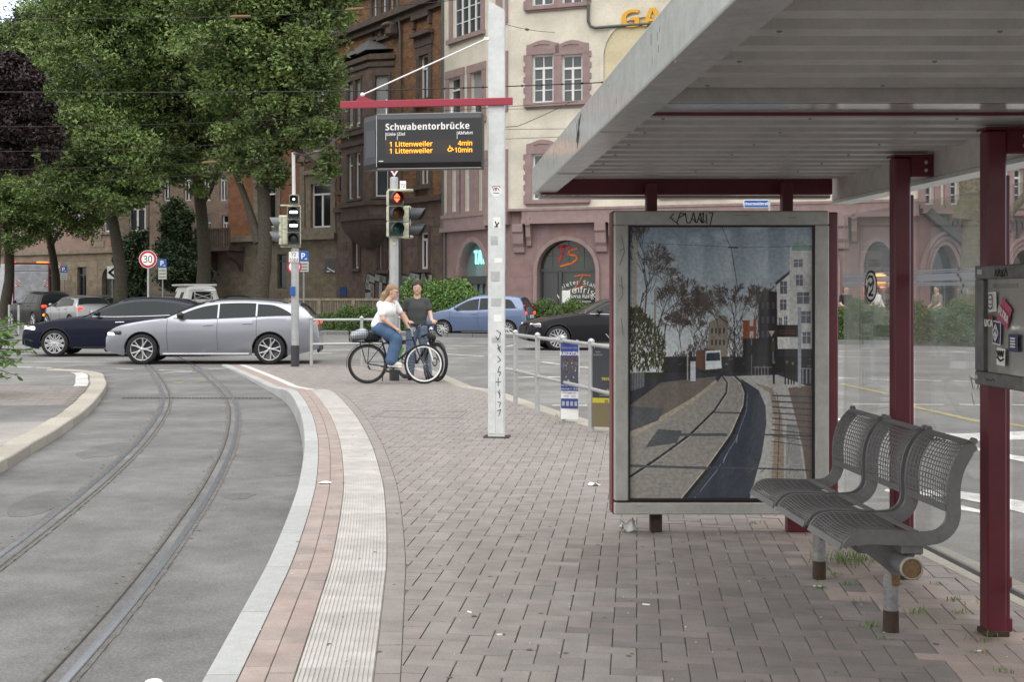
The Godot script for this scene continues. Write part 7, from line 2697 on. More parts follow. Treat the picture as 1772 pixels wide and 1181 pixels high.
func build_fences():
	var f:=thing("tubular_fence","galvanised two-rail tubular fence along the street side of the platform","fence")
	var ps:=[Vector3(0.94,0,-17.75),Vector3(1.10,0,-17.2),Vector3(1.29,0,-16.03),Vector3(1.49,0,-14.97),Vector3(1.68,0,-13.9),Vector3(1.86,0,-12.8),Vector3(2.04,0,-11.7),Vector3(2.2,0,-10.6)]
	for i in range(1,ps.size()):
		var b:=MB.new()
		b.tube([ps[i]+Vector3(0,-0.02,0),ps[i]+Vector3(0,0.94,0)],0.03,14)
		part(f,"post",b,M.galv)
		var c:=MB.new()
		c.ball(ps[i]+Vector3(0,0.945,0),Vector3(0.037,0.035,0.037),Basis(),12)
		part(f,"ball_cap",c,M.galv)
	for i in ps.size()-1:
		for y in [0.915,0.45]:
			var b:=MB.new()
			b.tube([ps[i]+Vector3(0,y,0),ps[i+1]+Vector3(0,y,0)],0.021,12)
			part(f,"rail",b,M.galv)
	var g:=thing("pedestrian_railing","short two-rail pedestrian railing behind the seated cyclist","railing")
	var qs:=[foot(539,28.4,-0.12),foot(626,28.8,-0.12),foot(690,29.1,-0.12)]
	for q in qs:
		var b:=MB.new()
		b.tube([q,q+Vector3(0,1.03,0)],0.035,12)
		part(g,"post",b,M.galv)
		var c:=MB.new()
		c.ball(q+Vector3(0,1.035,0),Vector3(0.05,0.045,0.05),Basis(),10)
		part(g,"ball_cap",c,M.galv)
	for i in 2:
		for y in [1.0,0.48]:
			var b:=MB.new()
			b.tube([qs[i]+Vector3(0,y,0),qs[i+1]+Vector3(0,y,0)],0.027,10)
			part(g,"rail",b,M.galv)
	for q in [[16.5,571,"slim grey barrier post farther left of the pair beside the dark blue car"],[33,574,"slim grey barrier post nearer the dark blue car's bonnet"]]:
		var at:=G(q[0],q[1]+7,ROAD)
		var b:=MB.new()
		b.tube([Vector3.ZERO,Vector3(0,1.12,0)],0.045,10)
		b.ball(Vector3(0,1.12,0),Vector3(0.045,0.03,0.045),Basis(),8)
		var o:=thing("barrier_post",q[2],"post",at,0.0,"barrier posts at the left edge")
		part(o,"shaft",b,M.galv)
	var w:=thing("board_fence","weathered grey upright board fence with a top rail behind the low hedge","fence")
	var a:=Vector3(-6.2,ROAD,-57.3)
	var e:=Vector3(-1.75,ROAD,-55.4)
	var n:=44
	for i in n:
		var p:=a.lerp(e,(i+0.5)/n)
		var b:=MB.new()
		b.box(p+Vector3(0,0.72,0),Vector3(0.075,1.15,0.025),Basis(Vector3.UP,-0.4))
		part(w,"board",b,tone("board%d" % (i % 3),"tan_stone",[0.8,0.95,0.7][i % 3]))
	for i in 4:
		var p:=a.lerp(e,i/3.0)
		var b:=MB.new()
		b.box(p+Vector3(0,0.72,0.04),Vector3(0.14,1.35,0.1),Basis(Vector3.UP,-0.4))
		part(w,"post",b,M.tan_trim)
	var tr:=MB.new()
	tr.box_between(a+Vector3(0,1.34,0),e+Vector3(0,1.34,0),Vector3(0,0.05,0),Vector3(0,0,0.05))
	part(w,"top_rail",tr,M.sandstone_trim)
	var d: Vector3=(ps[4]-ps[3]).normalized()
	var rt:=Vector3(0.96,0,0.28)
	hanging_poster("blue and white event poster strapped to the fence post",Transform3D(xf_at(ps[3]+Vector3(-0.025,0.9,0.045),rt)),0.2,0.86,0)
	hanging_poster("dark event poster with yellow lettering on the fence",Transform3D(xf_at(ps[4]+Vector3(0.01,0.9,0.045),rt)),0.3,0.84,1)
	hanging_poster("royal blue poster half hidden behind the poster case's frame",Transform3D(xf_at(ps[4]+Vector3(0.185,0.93,0.11),Vector3(0.9,0,0.35))),0.3,0.88,2)
func hanging_poster(label: String,xf: Transform3D,w: float,h: float,kind: int):
	var p:=thing("hanging_poster",label,"poster",Vector3.ZERO,0.0,"posters on the fence")
	p.transform=xf
	var b:=MB.new()
	var rows:=[]
	for i in 9:
		var y:=-h*i/8.0
		var row:=PackedVector3Array()
		for j in 5:
			var x:=w*j/4.0
			row.append(Vector3(x+0.012*sin(i*0.7)*j/4.0,y,0.006*sin(x*20.0+i)+0.01*i/8.0))
		rows.append(row)
	b.grid(rows,true)
	var bases:=["paper","poster_dark","poster_royal"]
	part(p,"sheet",b,M[bases[kind]])
	var bk:=MB.new()
	bk.box(Vector3(w*0.5,-h*0.5,-0.012),Vector3(w*0.96,h*0.98,0.004))
	part(p,"backing_board",bk,M.paper)
	var pr:=func(x0: float,y0: float,x1: float,y1: float,m: String):
		var q:=MB.new()
		q.box(Vector3((x0+x1)*0.5*w,-(y0+y1)*0.5*h,0.018),Vector3((x1-x0)*w,(y1-y0)*h,0.001))
		part(p,"print",q,M[m])
	if kind==0:
		pr.call(0.0,0.0,1.0,0.18,"poster_blue")
		pr.call(0.0,0.18,1.0,0.53,"poster_photo")
		pr.call(0.0,0.53,1.0,0.63,"poster_blue")
		pr.call(0.02,0.73,0.98,0.86,"poster_blue")
		text(p,"BLAULICHTTAG",0.042,Transform3D(Basis(),Vector3(w/2,-0.125,0.0195)),M.paper,sans_bold,1,0.52)
		text(p,"Stadtfest der Helfer",0.018,Transform3D(Basis(),Vector3(w/2,-0.06,0.0195)),M.galv,sans,1,0.85)
		text(p,"Sonntag, 15. Juni 2025",0.018,Transform3D(Basis(),Vector3(w/2,-0.48,0.0195)),M.paper,sans,1,0.8)
		text(p,"Innenstadt 11 - 18 Uhr",0.018,Transform3D(Basis(),Vector3(w/2,-0.52,0.0195)),M.paper,sans,1,0.8)
		for i in 4: text(p,["Vorführungen","Mitmachen","Rettung","Technik"][i],0.014,Transform3D(Basis(),Vector3(w*[0.3,0.7,0.3,0.7][i],-0.565-0.035*(i/2),0.0195)),M.poster_blue,sans,1,0.8)
		for i in 4:
			var q:=MB.new()
			q.box(Vector3(w*(0.15+0.235*i),-0.685,0.02),Vector3(0.03,0.05,0.001))
			part(p,"print",q,M.galv)
		var r:=RandomNumberGenerator.new()
		r.seed=3
		for i in 34:
			var q:=MB.new()
			q.box(Vector3(w*r.randf_range(0.08,0.92),-h*r.randf_range(0.21,0.51),0.0195+i*0.00004),Vector3(r.randf_range(0.006,0.02),r.randf_range(0.012,0.04),0.0004),Basis(Vector3(0,0,1),r.randf_range(-0.6,0.6)))
			part(p,"print",q,M[["lens_red","galv","sign_blue","rust_light","ink_grey"][i % 5]])
	elif kind==1:
		pr.call(0.0,0.64,1.0,0.7,"poster_yellow")
		pr.call(0.0,0.7,1.0,1.0,"poster_brown")
		text(p,"TROMPETE",0.03,Transform3D(Basis(),Vector3(w*0.6,-0.34,0.0195)),M.poster_yellow,sans_bold,1,0.8)
		text(p,"UND",0.024,Transform3D(Basis(),Vector3(w*0.55,-0.40,0.0195)),M.sign_violet,sans_bold,1,0.8)
		text(p,"ORGEL",0.03,Transform3D(Basis(),Vector3(w*0.66,-0.46,0.0195)),M.poster_yellow,sans_bold,1,0.8)
		text(p,"Kirchenkonzert",0.016,Transform3D(Basis(),Vector3(w*0.5,-0.51,0.0195)),M.galv,sans)
		text(p,"22. JUNI",0.028,Transform3D(Basis(),Vector3(w*0.62,-0.57,0.0195)),M.ink,sans_bold,1,0.8)
		for i in 2: text(p,["MUSIK","IN DER STADT"][i],0.016,Transform3D(Basis(),Vector3(w*0.2,-0.06-i*0.03,0.0195)),M.galv,sans,1,0.7)
	else:
		text(p,"TOP",0.075,Transform3D(Basis(),Vector3(w*0.1,-0.1,0.0195)),M.paper,sans_bold,0,0.8)
		strokes(p,"print",[[0.05,-0.3,0.1,-0.4,0.12,-0.3],[0.05,-0.48,0.05,-0.64],[0.12,-0.5,0.12,-0.62]],0.02,Transform3D(Basis(),Vector3(0,0,0.0195)),M.poster_yellow)
		text(p,"Zirkus",0.05,Transform3D(Basis(),Vector3(w*0.1,-0.7,0.0195)),M.paper,sans_bold,0,0.8)
	for x in [0.02,w-0.02]:
		var t:=MB.new()
		t.tube([Vector3(x,-0.02,0.01),Vector3(x,0.03,0.0),Vector3(x+0.01,0.02,-0.05)],0.003,5)
		if kind==2: t.tube([Vector3(x,0.02,0.0),Vector3(x-0.06,0.1,0.03)],0.0025,4)
		part(p,"cable_tie",t,M.paper)
class CarShape:
	var L: float
	var W: float
	var deck: PackedVector2Array
	var roof: PackedVector2Array
	var wheels: Array
	var r: float
	var floor_y:=0.2
	var tail:=0.10
	func val(p: PackedVector2Array,x: float) -> float:
		if x<=p[0].x: return p[0].y
		for i in p.size()-1:
			if x<=p[i+1].x:
				var a:=p[i]
				var b:=p[i+1]
				var pre:=p[i-1] if i>0 else a*2.0-b
				var post:=p[i+2] if i+2<p.size() else b*2.0-a
				var t:=(x-a.x)/maxf(b.x-a.x,1e-5)
				var m0:=(b.y-pre.y)/maxf(b.x-pre.x,1e-4)*(b.x-a.x)
				var m1:=(post.y-a.y)/maxf(post.x-a.x,1e-4)*(b.x-a.x)
				var t2:=t*t
				var t3:=t2*t
				return (2*t3-3*t2+1)*a.y+(t3-2*t2+t)*m0+(-2*t3+3*t2)*b.y+(t3-t2)*m1
		return p[p.size()-1].y
	func half(x: float) -> float:
		var f:=1.0-0.22*pow(1.0-clampf(x/0.95,0,1),2.4)
		var g:=1.0-tail*pow(1.0-clampf((L-x)/0.8,0,1),2.4)
		return W*0.5*f*g
	func bottom(x: float) -> float:
		var y:=floor_y
		for w in wheels:
			var ra:=r+0.055
			if absf(x-w)<ra: y=maxf(y,r+sqrt(ra*ra-(x-w)*(x-w)))
		if x<0.35: y=maxf(y,floor_y+0.1*(1.0-x/0.35))
		if x>L-0.5: y=maxf(y,floor_y+0.14*(x-L+0.5)/0.5)
		return y
	func zb(x: float) -> float: return half(x)*0.985
	func top(x: float) -> float:
		var d:=val(deck,x)
		if x<roof[0].x or x>roof[roof.size()-1].x: return d
		return maxf(d,val(roof,x))
	func zr(x: float) -> float:
		var g:=clampf((top(x)-val(deck,x))/0.42,0,1)
		return lerpf(half(x)*0.93,W*0.5*0.70,smoothstep(0,1,g))
	func side(x: float,y: float) -> float:
		var d:=val(deck,x)
		if y<=d:
			var t:=clampf((y-floor_y)/maxf(d-floor_y,0.05),0,1)
			return half(x)*(1.0-0.075*pow(absf(t-0.62)/0.62,2.0))
		var t:=top(x)-0.05
		return lerpf(zb(x)*0.985,zr(x),clampf((y-d)/maxf(t-d,0.02),0,1))
	func row(x: float,s: float) -> PackedVector3Array:
		var p:=PackedVector3Array()
		var b:=bottom(x)
		var d:=val(deck,x)
		b=minf(b,d-0.03)
		for i in 8:
			var y:=lerpf(b,d-0.012,i/7.0)
			p.append(Vector3(x,y,s*side(x,y)))
		var t:=top(x)
		var ye:=maxf(t-0.05,d)
		for i in range(1,6):
			var y:=lerpf(d,ye,i/5.0)
			p.append(Vector3(x,y,s*lerpf(zb(x)*0.985,zr(x),i/5.0)))
		for i in range(1,6):
			var q:=1.0-i/5.0
			p.append(Vector3(x,ye+(t-ye+0.02)*(1-q*q*q),s*zr(x)*q))
		return p
	func crown(x: float,q: float) -> Vector3:
		var t:=top(x)
		var ye:=maxf(t-0.05,val(deck,x))
		return Vector3(x,ye+(t-ye+0.02)*(1-absf(q*q*q)),zr(x)*q)
func car(called: String,label: String,category: String,at: Vector3,yaw: float,c: CarShape,paint: String,opt:={}) -> Node3D:
	var o:=thing(called,label,category,at,yaw,opt.get("group",""))
	var sh:=Transform3D(Basis(),Vector3(-c.L*0.5,0,0))
	var xs:=[0.0]
	var x:=0.02
	while x<c.L-0.02:
		xs.append(x)
		var near:=false
		for w in c.wheels:
			if absf(absf(x-w)-c.r-0.055)<0.07: near=true
		x+=0.022 if near else 0.07
	xs.append(c.L)
	var b:=MB.new()
	for s in [1.0,-1.0]:
		var rows:=[]
		for q in xs:
			var row: PackedVector3Array=c.row(q,s)
			for i in row.size(): row[i]=sh*row[i]
			rows.append(row)
		b.grid(rows,s<0)
		for e in [0,rows.size()-1]:
			var cen:=Vector3(rows[e][0].x,(rows[e][0].y+c.val(c.deck,xs[e]))*0.5,0)
			for i in rows[e].size()-1:
				b.tri(cen,rows[e][i],rows[e][i+1])
			b.tri(cen,Vector3(cen.x,rows[e][0].y,0),rows[e][0])
	part(o,"body",b,M[paint])
	var u:=MB.new()
	u.box(sh*Vector3(c.L*0.5,c.floor_y+0.1,0),Vector3(c.L-0.7,0.12,c.W*0.86))
	for w in c.wheels: u.box(sh*Vector3(w,c.r+0.1,0),Vector3(c.r*2.1,c.r*1.5,c.W*0.7))
	part(o,"underbody",u,M.trim_black)
	for w in c.wheels:
		for s in [1.0,-1.0]:
			var wh:=Node3D.new()
			wh.name = "wheel"
			o.add_child(wh,true)
			wh.transform=Transform3D(Basis(Vector3(1,0,0),PI/2*s),sh*Vector3(w,c.r,s*(c.W*0.5-0.11)))
			var r:=c.r
			var ty:=MB.new()
			ty.lathe([Vector2(r*0.66,-0.1),Vector2(r*0.93,-0.105),Vector2(r,-0.07),Vector2(r,0.07),Vector2(r*0.95,0.1),Vector2(r*0.80,0.108),Vector2(r*0.72,0.095)],32)
			part(wh,"tyre",ty,M.tyre)
			var rm:=MB.new()
			rm.lathe([Vector2(r*0.74,0.098),Vector2(r*0.70,0.085),Vector2(r*0.68,0.03),Vector2(0.02,0.02)],28)
			part(wh,"rim_barrel",rm,M.alloy_dark)
			var sp:=MB.new()
			var n: int=opt.get("spokes",5)
			for i in n:
				for k in [-1.0,1.0]:
					var a: float=TAU*i/n+k*0.13
					var a2: float=TAU*i/n+k*0.24
					sp.tube([Vector3(cos(TAU*i/n)*r*0.1,0.075,sin(TAU*i/n)*r*0.1),Vector3(cos(a)*r*0.4,0.08,sin(a)*r*0.4),Vector3(cos(a2)*r*0.71,0.09,sin(a2)*r*0.71)],[0.026,0.02,0.021],6)
			sp.lathe([Vector2(0.001,0.1),Vector2(0.045,0.095),Vector2(0.06,0.07)],14)
			sp.lathe([Vector2(r*0.69,0.09),Vector2(r*0.715,0.102),Vector2(r*0.74,0.098)],28)
			part(wh,"rim",sp,M.alloy)
	for s in [1.0,-1.0]:
		for wd in opt.get("windows",[]):
			var rows:=[]
			for i in 13:
				var xx:=lerpf(wd[0],wd[1],i/12.0)
				var row:=PackedVector3Array()
				var y0:=c.val(c.deck,xx)+0.02
				var y1:=maxf(c.top(xx)-wd[2],y0+0.005)
				if wd.size()>3:
					var q:=clampf((xx-wd[1]+wd[3])/wd[3],0,1)
					y1=lerpf(y1,y0+0.02,q*q)
				for j in 4:
					var y:=lerpf(y0,y1,j/3.0)
					row.append(sh*Vector3(xx,y,s*(c.side(xx,y)+0.006)))
				rows.append(row)
			var g:=MB.new()
			g.grid(rows,s<0)
			part(o,"side_window",g,M.car_glass)
		var td:=MB.new()
		var w0: float=opt.get("trim",[1.5,4.2])[0]
		var w1: float=opt.get("trim",[1.5,4.2])[1]
		var pts:=[]
		for i in 14:
			var xx:=lerpf(w0,w1,i/13.0)
			var y:=c.val(c.deck,xx)+0.012
			pts.append(sh*Vector3(xx,y,s*(c.side(xx,y)+0.004)))
		td.tube(pts,0.009,5)
		part(o,"window_trim",td,M[opt.get("trim_mat","trim_black")])
		for dx in opt.get("doors",[]):
			var sm:=MB.new()
			var ps:=[]
			for i in 9:
				var y:=lerpf(c.floor_y+0.1,c.val(c.deck,dx),i/8.0)
				ps.append(sh*Vector3(dx-0.02*sin(i*0.35),y,s*(c.side(dx,y)+0.0005)))
			sm.tube(ps,0.0045,4)
			part(o,"door_seam",sm,M.trim_black)
		for hx in opt.get("handles",[]):
			var hb:=MB.new()
			var hy: float=c.val(c.deck,hx)-0.13
			hb.tube([sh*Vector3(hx-0.11,hy,s*(c.side(hx,hy)+0.01)),sh*Vector3(hx,hy+0.008,s*(c.side(hx,hy)+0.03)),sh*Vector3(hx+0.11,hy+0.006,s*(c.side(hx,hy)+0.01))],0.014,6)
			part(o,"door_handle",hb,M[opt.get("handle_mat",paint)])
		if opt.has("mirror"):
			var mb:=MB.new()
			var mx: float=opt.mirror
			var my: float=c.val(c.deck,mx)+0.09
			mb.ball(sh*Vector3(mx,my,s*(c.half(mx)+0.09)),Vector3(0.085,0.07,0.11),Basis(Vector3.UP,s*0.25),10)
			mb.tube([sh*Vector3(mx+0.02,my-0.05,s*(c.half(mx)-0.04)),sh*Vector3(mx,my-0.03,s*(c.half(mx)+0.06))],0.025,6)
			part(o,"wing_mirror",mb,M[opt.get("mirror_mat",paint)])
		if opt.get("sill",true):
			var sl:=MB.new()
			var sp:=[]
			for i in 10:
				var xx:=lerpf(c.wheels[0]+c.r+0.12,c.wheels[1]-c.r-0.12,i/9.0)
				sp.append(sh*Vector3(xx,c.floor_y+0.03,s*(c.side(xx,c.floor_y+0.03)+0.004)))
			sl.tube(sp,opt.get("sill_w",0.014),6)
			part(o,"sill_trim",sl,M[opt.get("sill_mat","trim_black")])
		for w in c.wheels:
			var al:=MB.new()
			var ap:=[]
			for i in 17:
				var a:=PI*i/16.0
				var xx: float=w+cos(a)*(c.r+0.05)
				var y:=c.r+sin(a)*(c.r+0.05)
				ap.append(sh*Vector3(xx,y,s*(c.side(xx,y)-0.012)))
			al.tube(ap,0.018,5)
			part(o,"wheel_arch",al,M.trim_black)
	for gl in opt.get("screens",[]):
		var rows:=[]
		for i in 9:
			var xx:=lerpf(gl[0],gl[1],i/8.0)
			var row:=PackedVector3Array()
			for j in 13:
				var qm: float=gl[3] if gl.size()>3 else 0.93
				var q:=lerpf(-qm,qm,j/12.0)
				var p:=c.crown(xx,q)
				row.append(sh*(p+Vector3(signf(gl[2])*0.006,0.006,0)))
			rows.append(row)
		var g:=MB.new()
		g.grid(rows,true)
		part(o,"windscreen" if gl[2]<0 else "rear_window",g,M.car_glass)
	for l in opt.get("lamps",[]):
		for s in [1.0,-1.0]:
			if l.size()>8 and l[8]!=s: continue
			var lb:=MB.new()
			lb.box(sh*Vector3(l[1],l[2],s*l[3]),Vector3(l[4],l[5],l[6]),Basis(Vector3.UP,(-0.5 if l[1]<1.0 else 0.45)*s*(1.0 if l[3]>0.3 else 0.0)),minf(l[4],minf(l[5],l[6]))*0.4)
			part(o,l[0],lb,M[l[7]])
			if absf(l[3])<0.05: break
	if opt.has("rails"):
		for s in [1.0,-1.0]:
			var rb:=MB.new()
			var rp:=[]
			for i in 10:
				var xx: float=lerpf(opt.rails[0],opt.rails[1],i/9.0)
				var lift:=0.035 if i>0 and i<9 else 0.0
				rp.append(sh*(c.crown(xx,0.86*s)+Vector3(0,lift,0)))
			rb.tube(rp,0.015,6)
			part(o,"roof_rail",rb,M[opt.get("rail_mat","trim_black")])
	if opt.has("fin"):
		var fb:=MB.new()
		fb.prism(PackedVector2Array([Vector2(0,0),Vector2(0.16,0),Vector2(0.15,0.06),Vector2(0.1,0.055)]),0.03,Transform3D(Basis(),sh*(c.crown(opt.fin,0)+Vector3(0,0,-0.015))))
		part(o,"aerial_fin",fb,M[paint])
	return o
func plate(o: Node3D,xf: Transform3D,s: String):
	var b:=MB.new()
	b.box(Vector3.ZERO,Vector3(0.52,0.11,0.012))
	part(o,"number_plate",b,M.white,xf)
	text(o,s,0.07,xf.translated_local(Vector3(0.01,0,0.0075)),M.ink,sans,1,0.85)
func build_cars():
	var c:=CarShape.new()
	c.L=4.80; c.W=1.86; c.r=0.345; c.wheels=[0.84,3.70]; c.floor_y=0.21
	c.deck=PackedVector2Array([Vector2(0,0.60),Vector2(0.06,0.72),Vector2(0.3,0.86),Vector2(0.8,0.965),Vector2(1.35,1.03),Vector2(2.0,1.01),Vector2(3.0,1.045),Vector2(4.0,1.09),Vector2(4.55,1.06),Vector2(4.74,0.98),Vector2(4.80,0.72)])
	c.roof=PackedVector2Array([Vector2(1.22,1.0),Vector2(1.5,1.14),Vector2(2.0,1.345),Vector2(2.35,1.43),Vector2(2.9,1.465),Vector2(3.5,1.455),Vector2(4.1,1.40),Vector2(4.42,1.34),Vector2(4.6,1.18),Vector2(4.72,1.0)])
	car("estate_car","silver estate car crossing the tram tracks in the foreground of the traffic","car",Vector3(-4.93,ROAD,-30.75),0.02,c,"car_silver",{
		"windows": [[1.62,2.52,0.10],[2.56,3.38,0.085],[3.42,4.2,0.10,0.5]],"trim": [1.55,4.25],"doors": [1.42,2.54,3.42],"handles": [2.32,3.2],"mirror": 1.72,"mirror_mat": "trim_black",
		"screens": [[1.28,2.2,-1.0],[4.36,4.66,1.0]],"rails": [2.3,4.1],"rail_mat": "trim_black","fin": 4.1,"sill_mat": "chrome","handle_mat": "car_silver","spokes": 5,
		"lamps": [["headlight",0.22,0.715,0.80,0.34,0.09,0.06,"lens_dark"],["headlight_glow",0.13,0.69,0.765,0.2,0.08,0.06,"head_lamp"],["tail_light",4.68,0.93,0.68,0.12,0.13,0.34,"tail_on"],["grille",0.0,0.5,0.0,0.05,0.24,1.0,"trim_black"],["bumper_insert",4.78,0.36,0.0,0.06,0.2,1.4,"trim_black"],["lower_intake",0.03,0.33,0.55,0.1,0.1,0.3,"trim_black"]]})
	var d:=CarShape.new()
	d.L=4.78; d.W=1.83; d.r=0.34; d.wheels=[0.86,3.65]; d.floor_y=0.2
	d.deck=PackedVector2Array([Vector2(0,0.56),Vector2(0.05,0.72),Vector2(0.4,0.85),Vector2(1.0,0.95),Vector2(1.6,1.0),Vector2(2.4,0.995),Vector2(3.4,1.02),Vector2(4.3,1.05),Vector2(4.68,0.98),Vector2(4.78,0.7)])
	d.roof=PackedVector2Array([Vector2(1.45,0.96),Vector2(1.75,1.12),Vector2(2.2,1.34),Vector2(2.6,1.445),Vector2(3.1,1.48),Vector2(3.7,1.46),Vector2(4.2,1.38),Vector2(4.45,1.25),Vector2(4.66,1.0)])
	car("estate_car","dark navy estate car driving left behind the silver estate","car",Vector3(-7.95,ROAD,-34.4),0.02,d,"car_navy",{
		"windows": [[1.86,2.72,0.10],[2.76,3.62,0.085],[3.66,4.3,0.11,0.5]],"trim": [1.8,4.3],"trim_mat": "chrome","doors": [1.6,2.74,3.6],"handles": [2.5,3.38],"mirror": 1.95,"screens": [[1.5,2.4,-1.0],[4.3,4.6,1.0]],"handle_mat": "chrome","spokes": 10,"rails": [2.5,4.2],
		"lamps": [["headlight",0.2,0.72,0.77,0.36,0.09,0.06,"head_lamp"],["grille",0.0,0.55,0.0,0.05,0.24,1.1,"trim_black"],["tail_light",4.68,0.85,0.66,0.1,0.16,0.34,"lens_red"]]})
	var e:=CarShape.new()
	e.L=3.85; e.W=1.69; e.r=0.30; e.wheels=[0.72,3.15]; e.floor_y=0.2; e.tail=0.06
	e.deck=PackedVector2Array([Vector2(0,0.60),Vector2(0.06,0.78),Vector2(0.4,0.90),Vector2(0.9,1.0),Vector2(1.6,0.97),Vector2(2.6,1.02),Vector2(3.4,1.05),Vector2(3.76,1.0),Vector2(3.85,0.6)])
	e.roof=PackedVector2Array([Vector2(0.75,0.96),Vector2(1.2,1.22),Vector2(1.65,1.45),Vector2(2.1,1.525),Vector2(2.8,1.53),Vector2(3.4,1.48),Vector2(3.6,1.42),Vector2(3.72,1.2),Vector2(3.80,1.0)])
	var eo:=car("hatchback","light blue small hatchback driving away beyond the display mast","car",Vector3(1.85,ROAD,-49.2),-0.30,e,"car_blue",{
		"windows": [[1.15,2.05,0.12],[2.09,2.95,0.11],[2.99,3.45,0.13,0.3]],"trim": [1.1,3.5],"doors": [1.0,2.07,2.97],"handles": [1.9,2.78],"mirror": 1.25,"screens": [[0.82,1.7,-1.0],[3.58,3.77,1.0]],"spokes": 7,
		"lamps": [["headlight",0.2,0.74,0.62,0.35,0.16,0.14,"chrome"],["tail_light",3.74,1.02,0.66,0.12,0.34,0.16,"lens_red"],["brake_light",3.80,0.88,0.66,0.06,0.12,0.17,"tail_on"],["rear_bumper",3.84,0.42,0.0,0.08,0.16,1.4,"car_blue"]]})
	plate(eo,Transform3D(Basis(Vector3.UP,PI/2),Vector3(1.95,0.76,0)),"FR K 512")
	var s:=CarShape.new()
	s.L=4.85; s.W=1.85; s.r=0.345; s.wheels=[0.84,3.72]; s.floor_y=0.2
	s.deck=PackedVector2Array([Vector2(0,0.55),Vector2(0.05,0.70),Vector2(0.4,0.84),Vector2(1.0,0.95),Vector2(1.6,1.01),Vector2(2.4,1.0),Vector2(3.6,1.04),Vector2(4.5,1.05),Vector2(4.8,0.98),Vector2(4.85,0.6)])
	s.roof=PackedVector2Array([Vector2(1.45,0.96),Vector2(1.8,1.14),Vector2(2.25,1.36),Vector2(2.7,1.44),Vector2(3.3,1.44),Vector2(3.8,1.33),Vector2(4.3,1.06)])
	car("saloon_car","black saloon car driving left, partly behind the poster case","car",Vector3(5.05,ROAD,-38.2),0.10,s,"car_black",{
		"windows": [[1.9,2.75,0.10],[2.79,3.6,0.10,0.2]],"trim": [1.75,3.9],"trim_mat": "chrome","doors": [1.6,2.77,3.6],"handles": [2.55,3.4],"mirror": 2.0,"screens": [[1.5,2.45,-1.0],[3.7,4.25,1.0]],"spokes": 8,
		"lamps": [["headlight",0.22,0.70,0.78,0.34,0.12,0.06,"chrome"],["grille",0.0,0.55,0.0,0.05,0.24,1.0,"trim_black"]]})
	var hb:=CarShape.new()
	hb.L=4.2; hb.W=1.8; hb.r=0.32; hb.wheels=[0.8,3.42]; hb.floor_y=0.2; hb.tail=0.05
	hb.deck=PackedVector2Array([Vector2(0,0.58),Vector2(0.06,0.75),Vector2(0.5,0.88),Vector2(1.1,0.98),Vector2(2.2,1.0),Vector2(3.4,1.04),Vector2(4.1,1.0),Vector2(4.2,0.62)])
	hb.roof=PackedVector2Array([Vector2(1.0,0.96),Vector2(1.5,1.22),Vector2(1.9,1.42),Vector2(2.4,1.49),Vector2(3.2,1.47),Vector2(3.75,1.40),Vector2(3.95,1.2),Vector2(4.12,1.0)])
	var opt:={"windows": [[1.5,2.3,0.11],[2.34,3.1,0.1],[3.14,3.7,0.13,0.3]],"trim": [1.4,3.7],"doors": [1.3,2.32,3.1],"handles": [2.1,2.95],"mirror": 1.55,"screens": [[1.08,1.95,-1.0],[3.74,4.02,1.0]],"spokes": 5,"group": "cars queuing in the left street",
		"lamps": [["tail_light",4.12,0.93,0.66,0.12,0.13,0.4,"tail_on"],["rear_bumper",4.19,0.4,0.0,0.08,0.2,1.4,"trim_black"]]}
	var away:=deg_to_rad(-52)
	var h1:=car("hatchback","silver hatchback with red tail lights queuing in the left street","car",Vector3(-16.1,ROAD,-60.5),away,hb,"car_silver_far",opt)
	plate(h1,Transform3D(Basis(Vector3.UP,PI/2),Vector3(2.13,0.8,0)),"FR M 208")
	var sv:=CarShape.new()
	sv.L=4.5; sv.W=1.86; sv.r=0.36; sv.wheels=[0.85,3.6]; sv.floor_y=0.25; sv.tail=0.05
	sv.deck=PackedVector2Array([Vector2(0,0.66),Vector2(0.06,0.9),Vector2(0.5,1.02),Vector2(1.2,1.1),Vector2(3.6,1.14),Vector2(4.4,1.1),Vector2(4.5,0.7)])
	sv.roof=PackedVector2Array([Vector2(1.1,1.06),Vector2(1.6,1.35),Vector2(2.0,1.58),Vector2(2.5,1.67),Vector2(3.4,1.66),Vector2(4.05,1.58),Vector2(4.25,1.35),Vector2(4.42,1.1)])
	var o2:=opt.duplicate()
	o2.windows=[[1.6,2.4,0.12],[2.44,3.3,0.11],[3.34,4.0,0.14,0.3]]
	o2.screens=[[1.2,2.05,-1.0],[4.06,4.32,1.0]]
	o2.trim=[1.5,4.0]
	o2.doors=[1.4,2.42,3.3]
	o2.rails=[2.2,3.9]
	o2.lamps=[["tail_light",4.42,1.0,0.68,0.12,0.13,0.4,"tail_on"],["rear_reflector",4.47,0.6,0.68,0.08,0.12,0.32,"tail_orange"],["rear_bumper",4.49,0.45,0.0,0.08,0.24,1.5,"trim_black"]]
	car("suv","black sport utility car with lit tail lights behind the truck","car",Vector3(-18.6,ROAD,-63.5),away,sv,"car_black",o2)
	var o3:=opt.duplicate()
	o3.lamps=[["tail_light",4.12,0.93,0.66,0.12,0.15,0.4,"tail_orange"],["rear_bumper",4.19,0.4,0.0,0.08,0.2,1.4,"trim_black"]]
	car("hatchback","black hatchback with orange-red tail light right of the silver hatchback","car",Vector3(-16.6,ROAD,-67.5),away,hb,"car_black",o3)
	var o4:=opt.duplicate()
	o4.group = "cars parked under the trees"
	o4.lamps=[["tail_light",4.12,0.93,0.66,0.12,0.15,0.4,"lens_red"]]
	car("parked_car","dark parked car behind the navy estate and the speed limit post","car",Vector3(-14.6,ROAD,-71.0),deg_to_rad(-8),hb,"car_grey",o4)
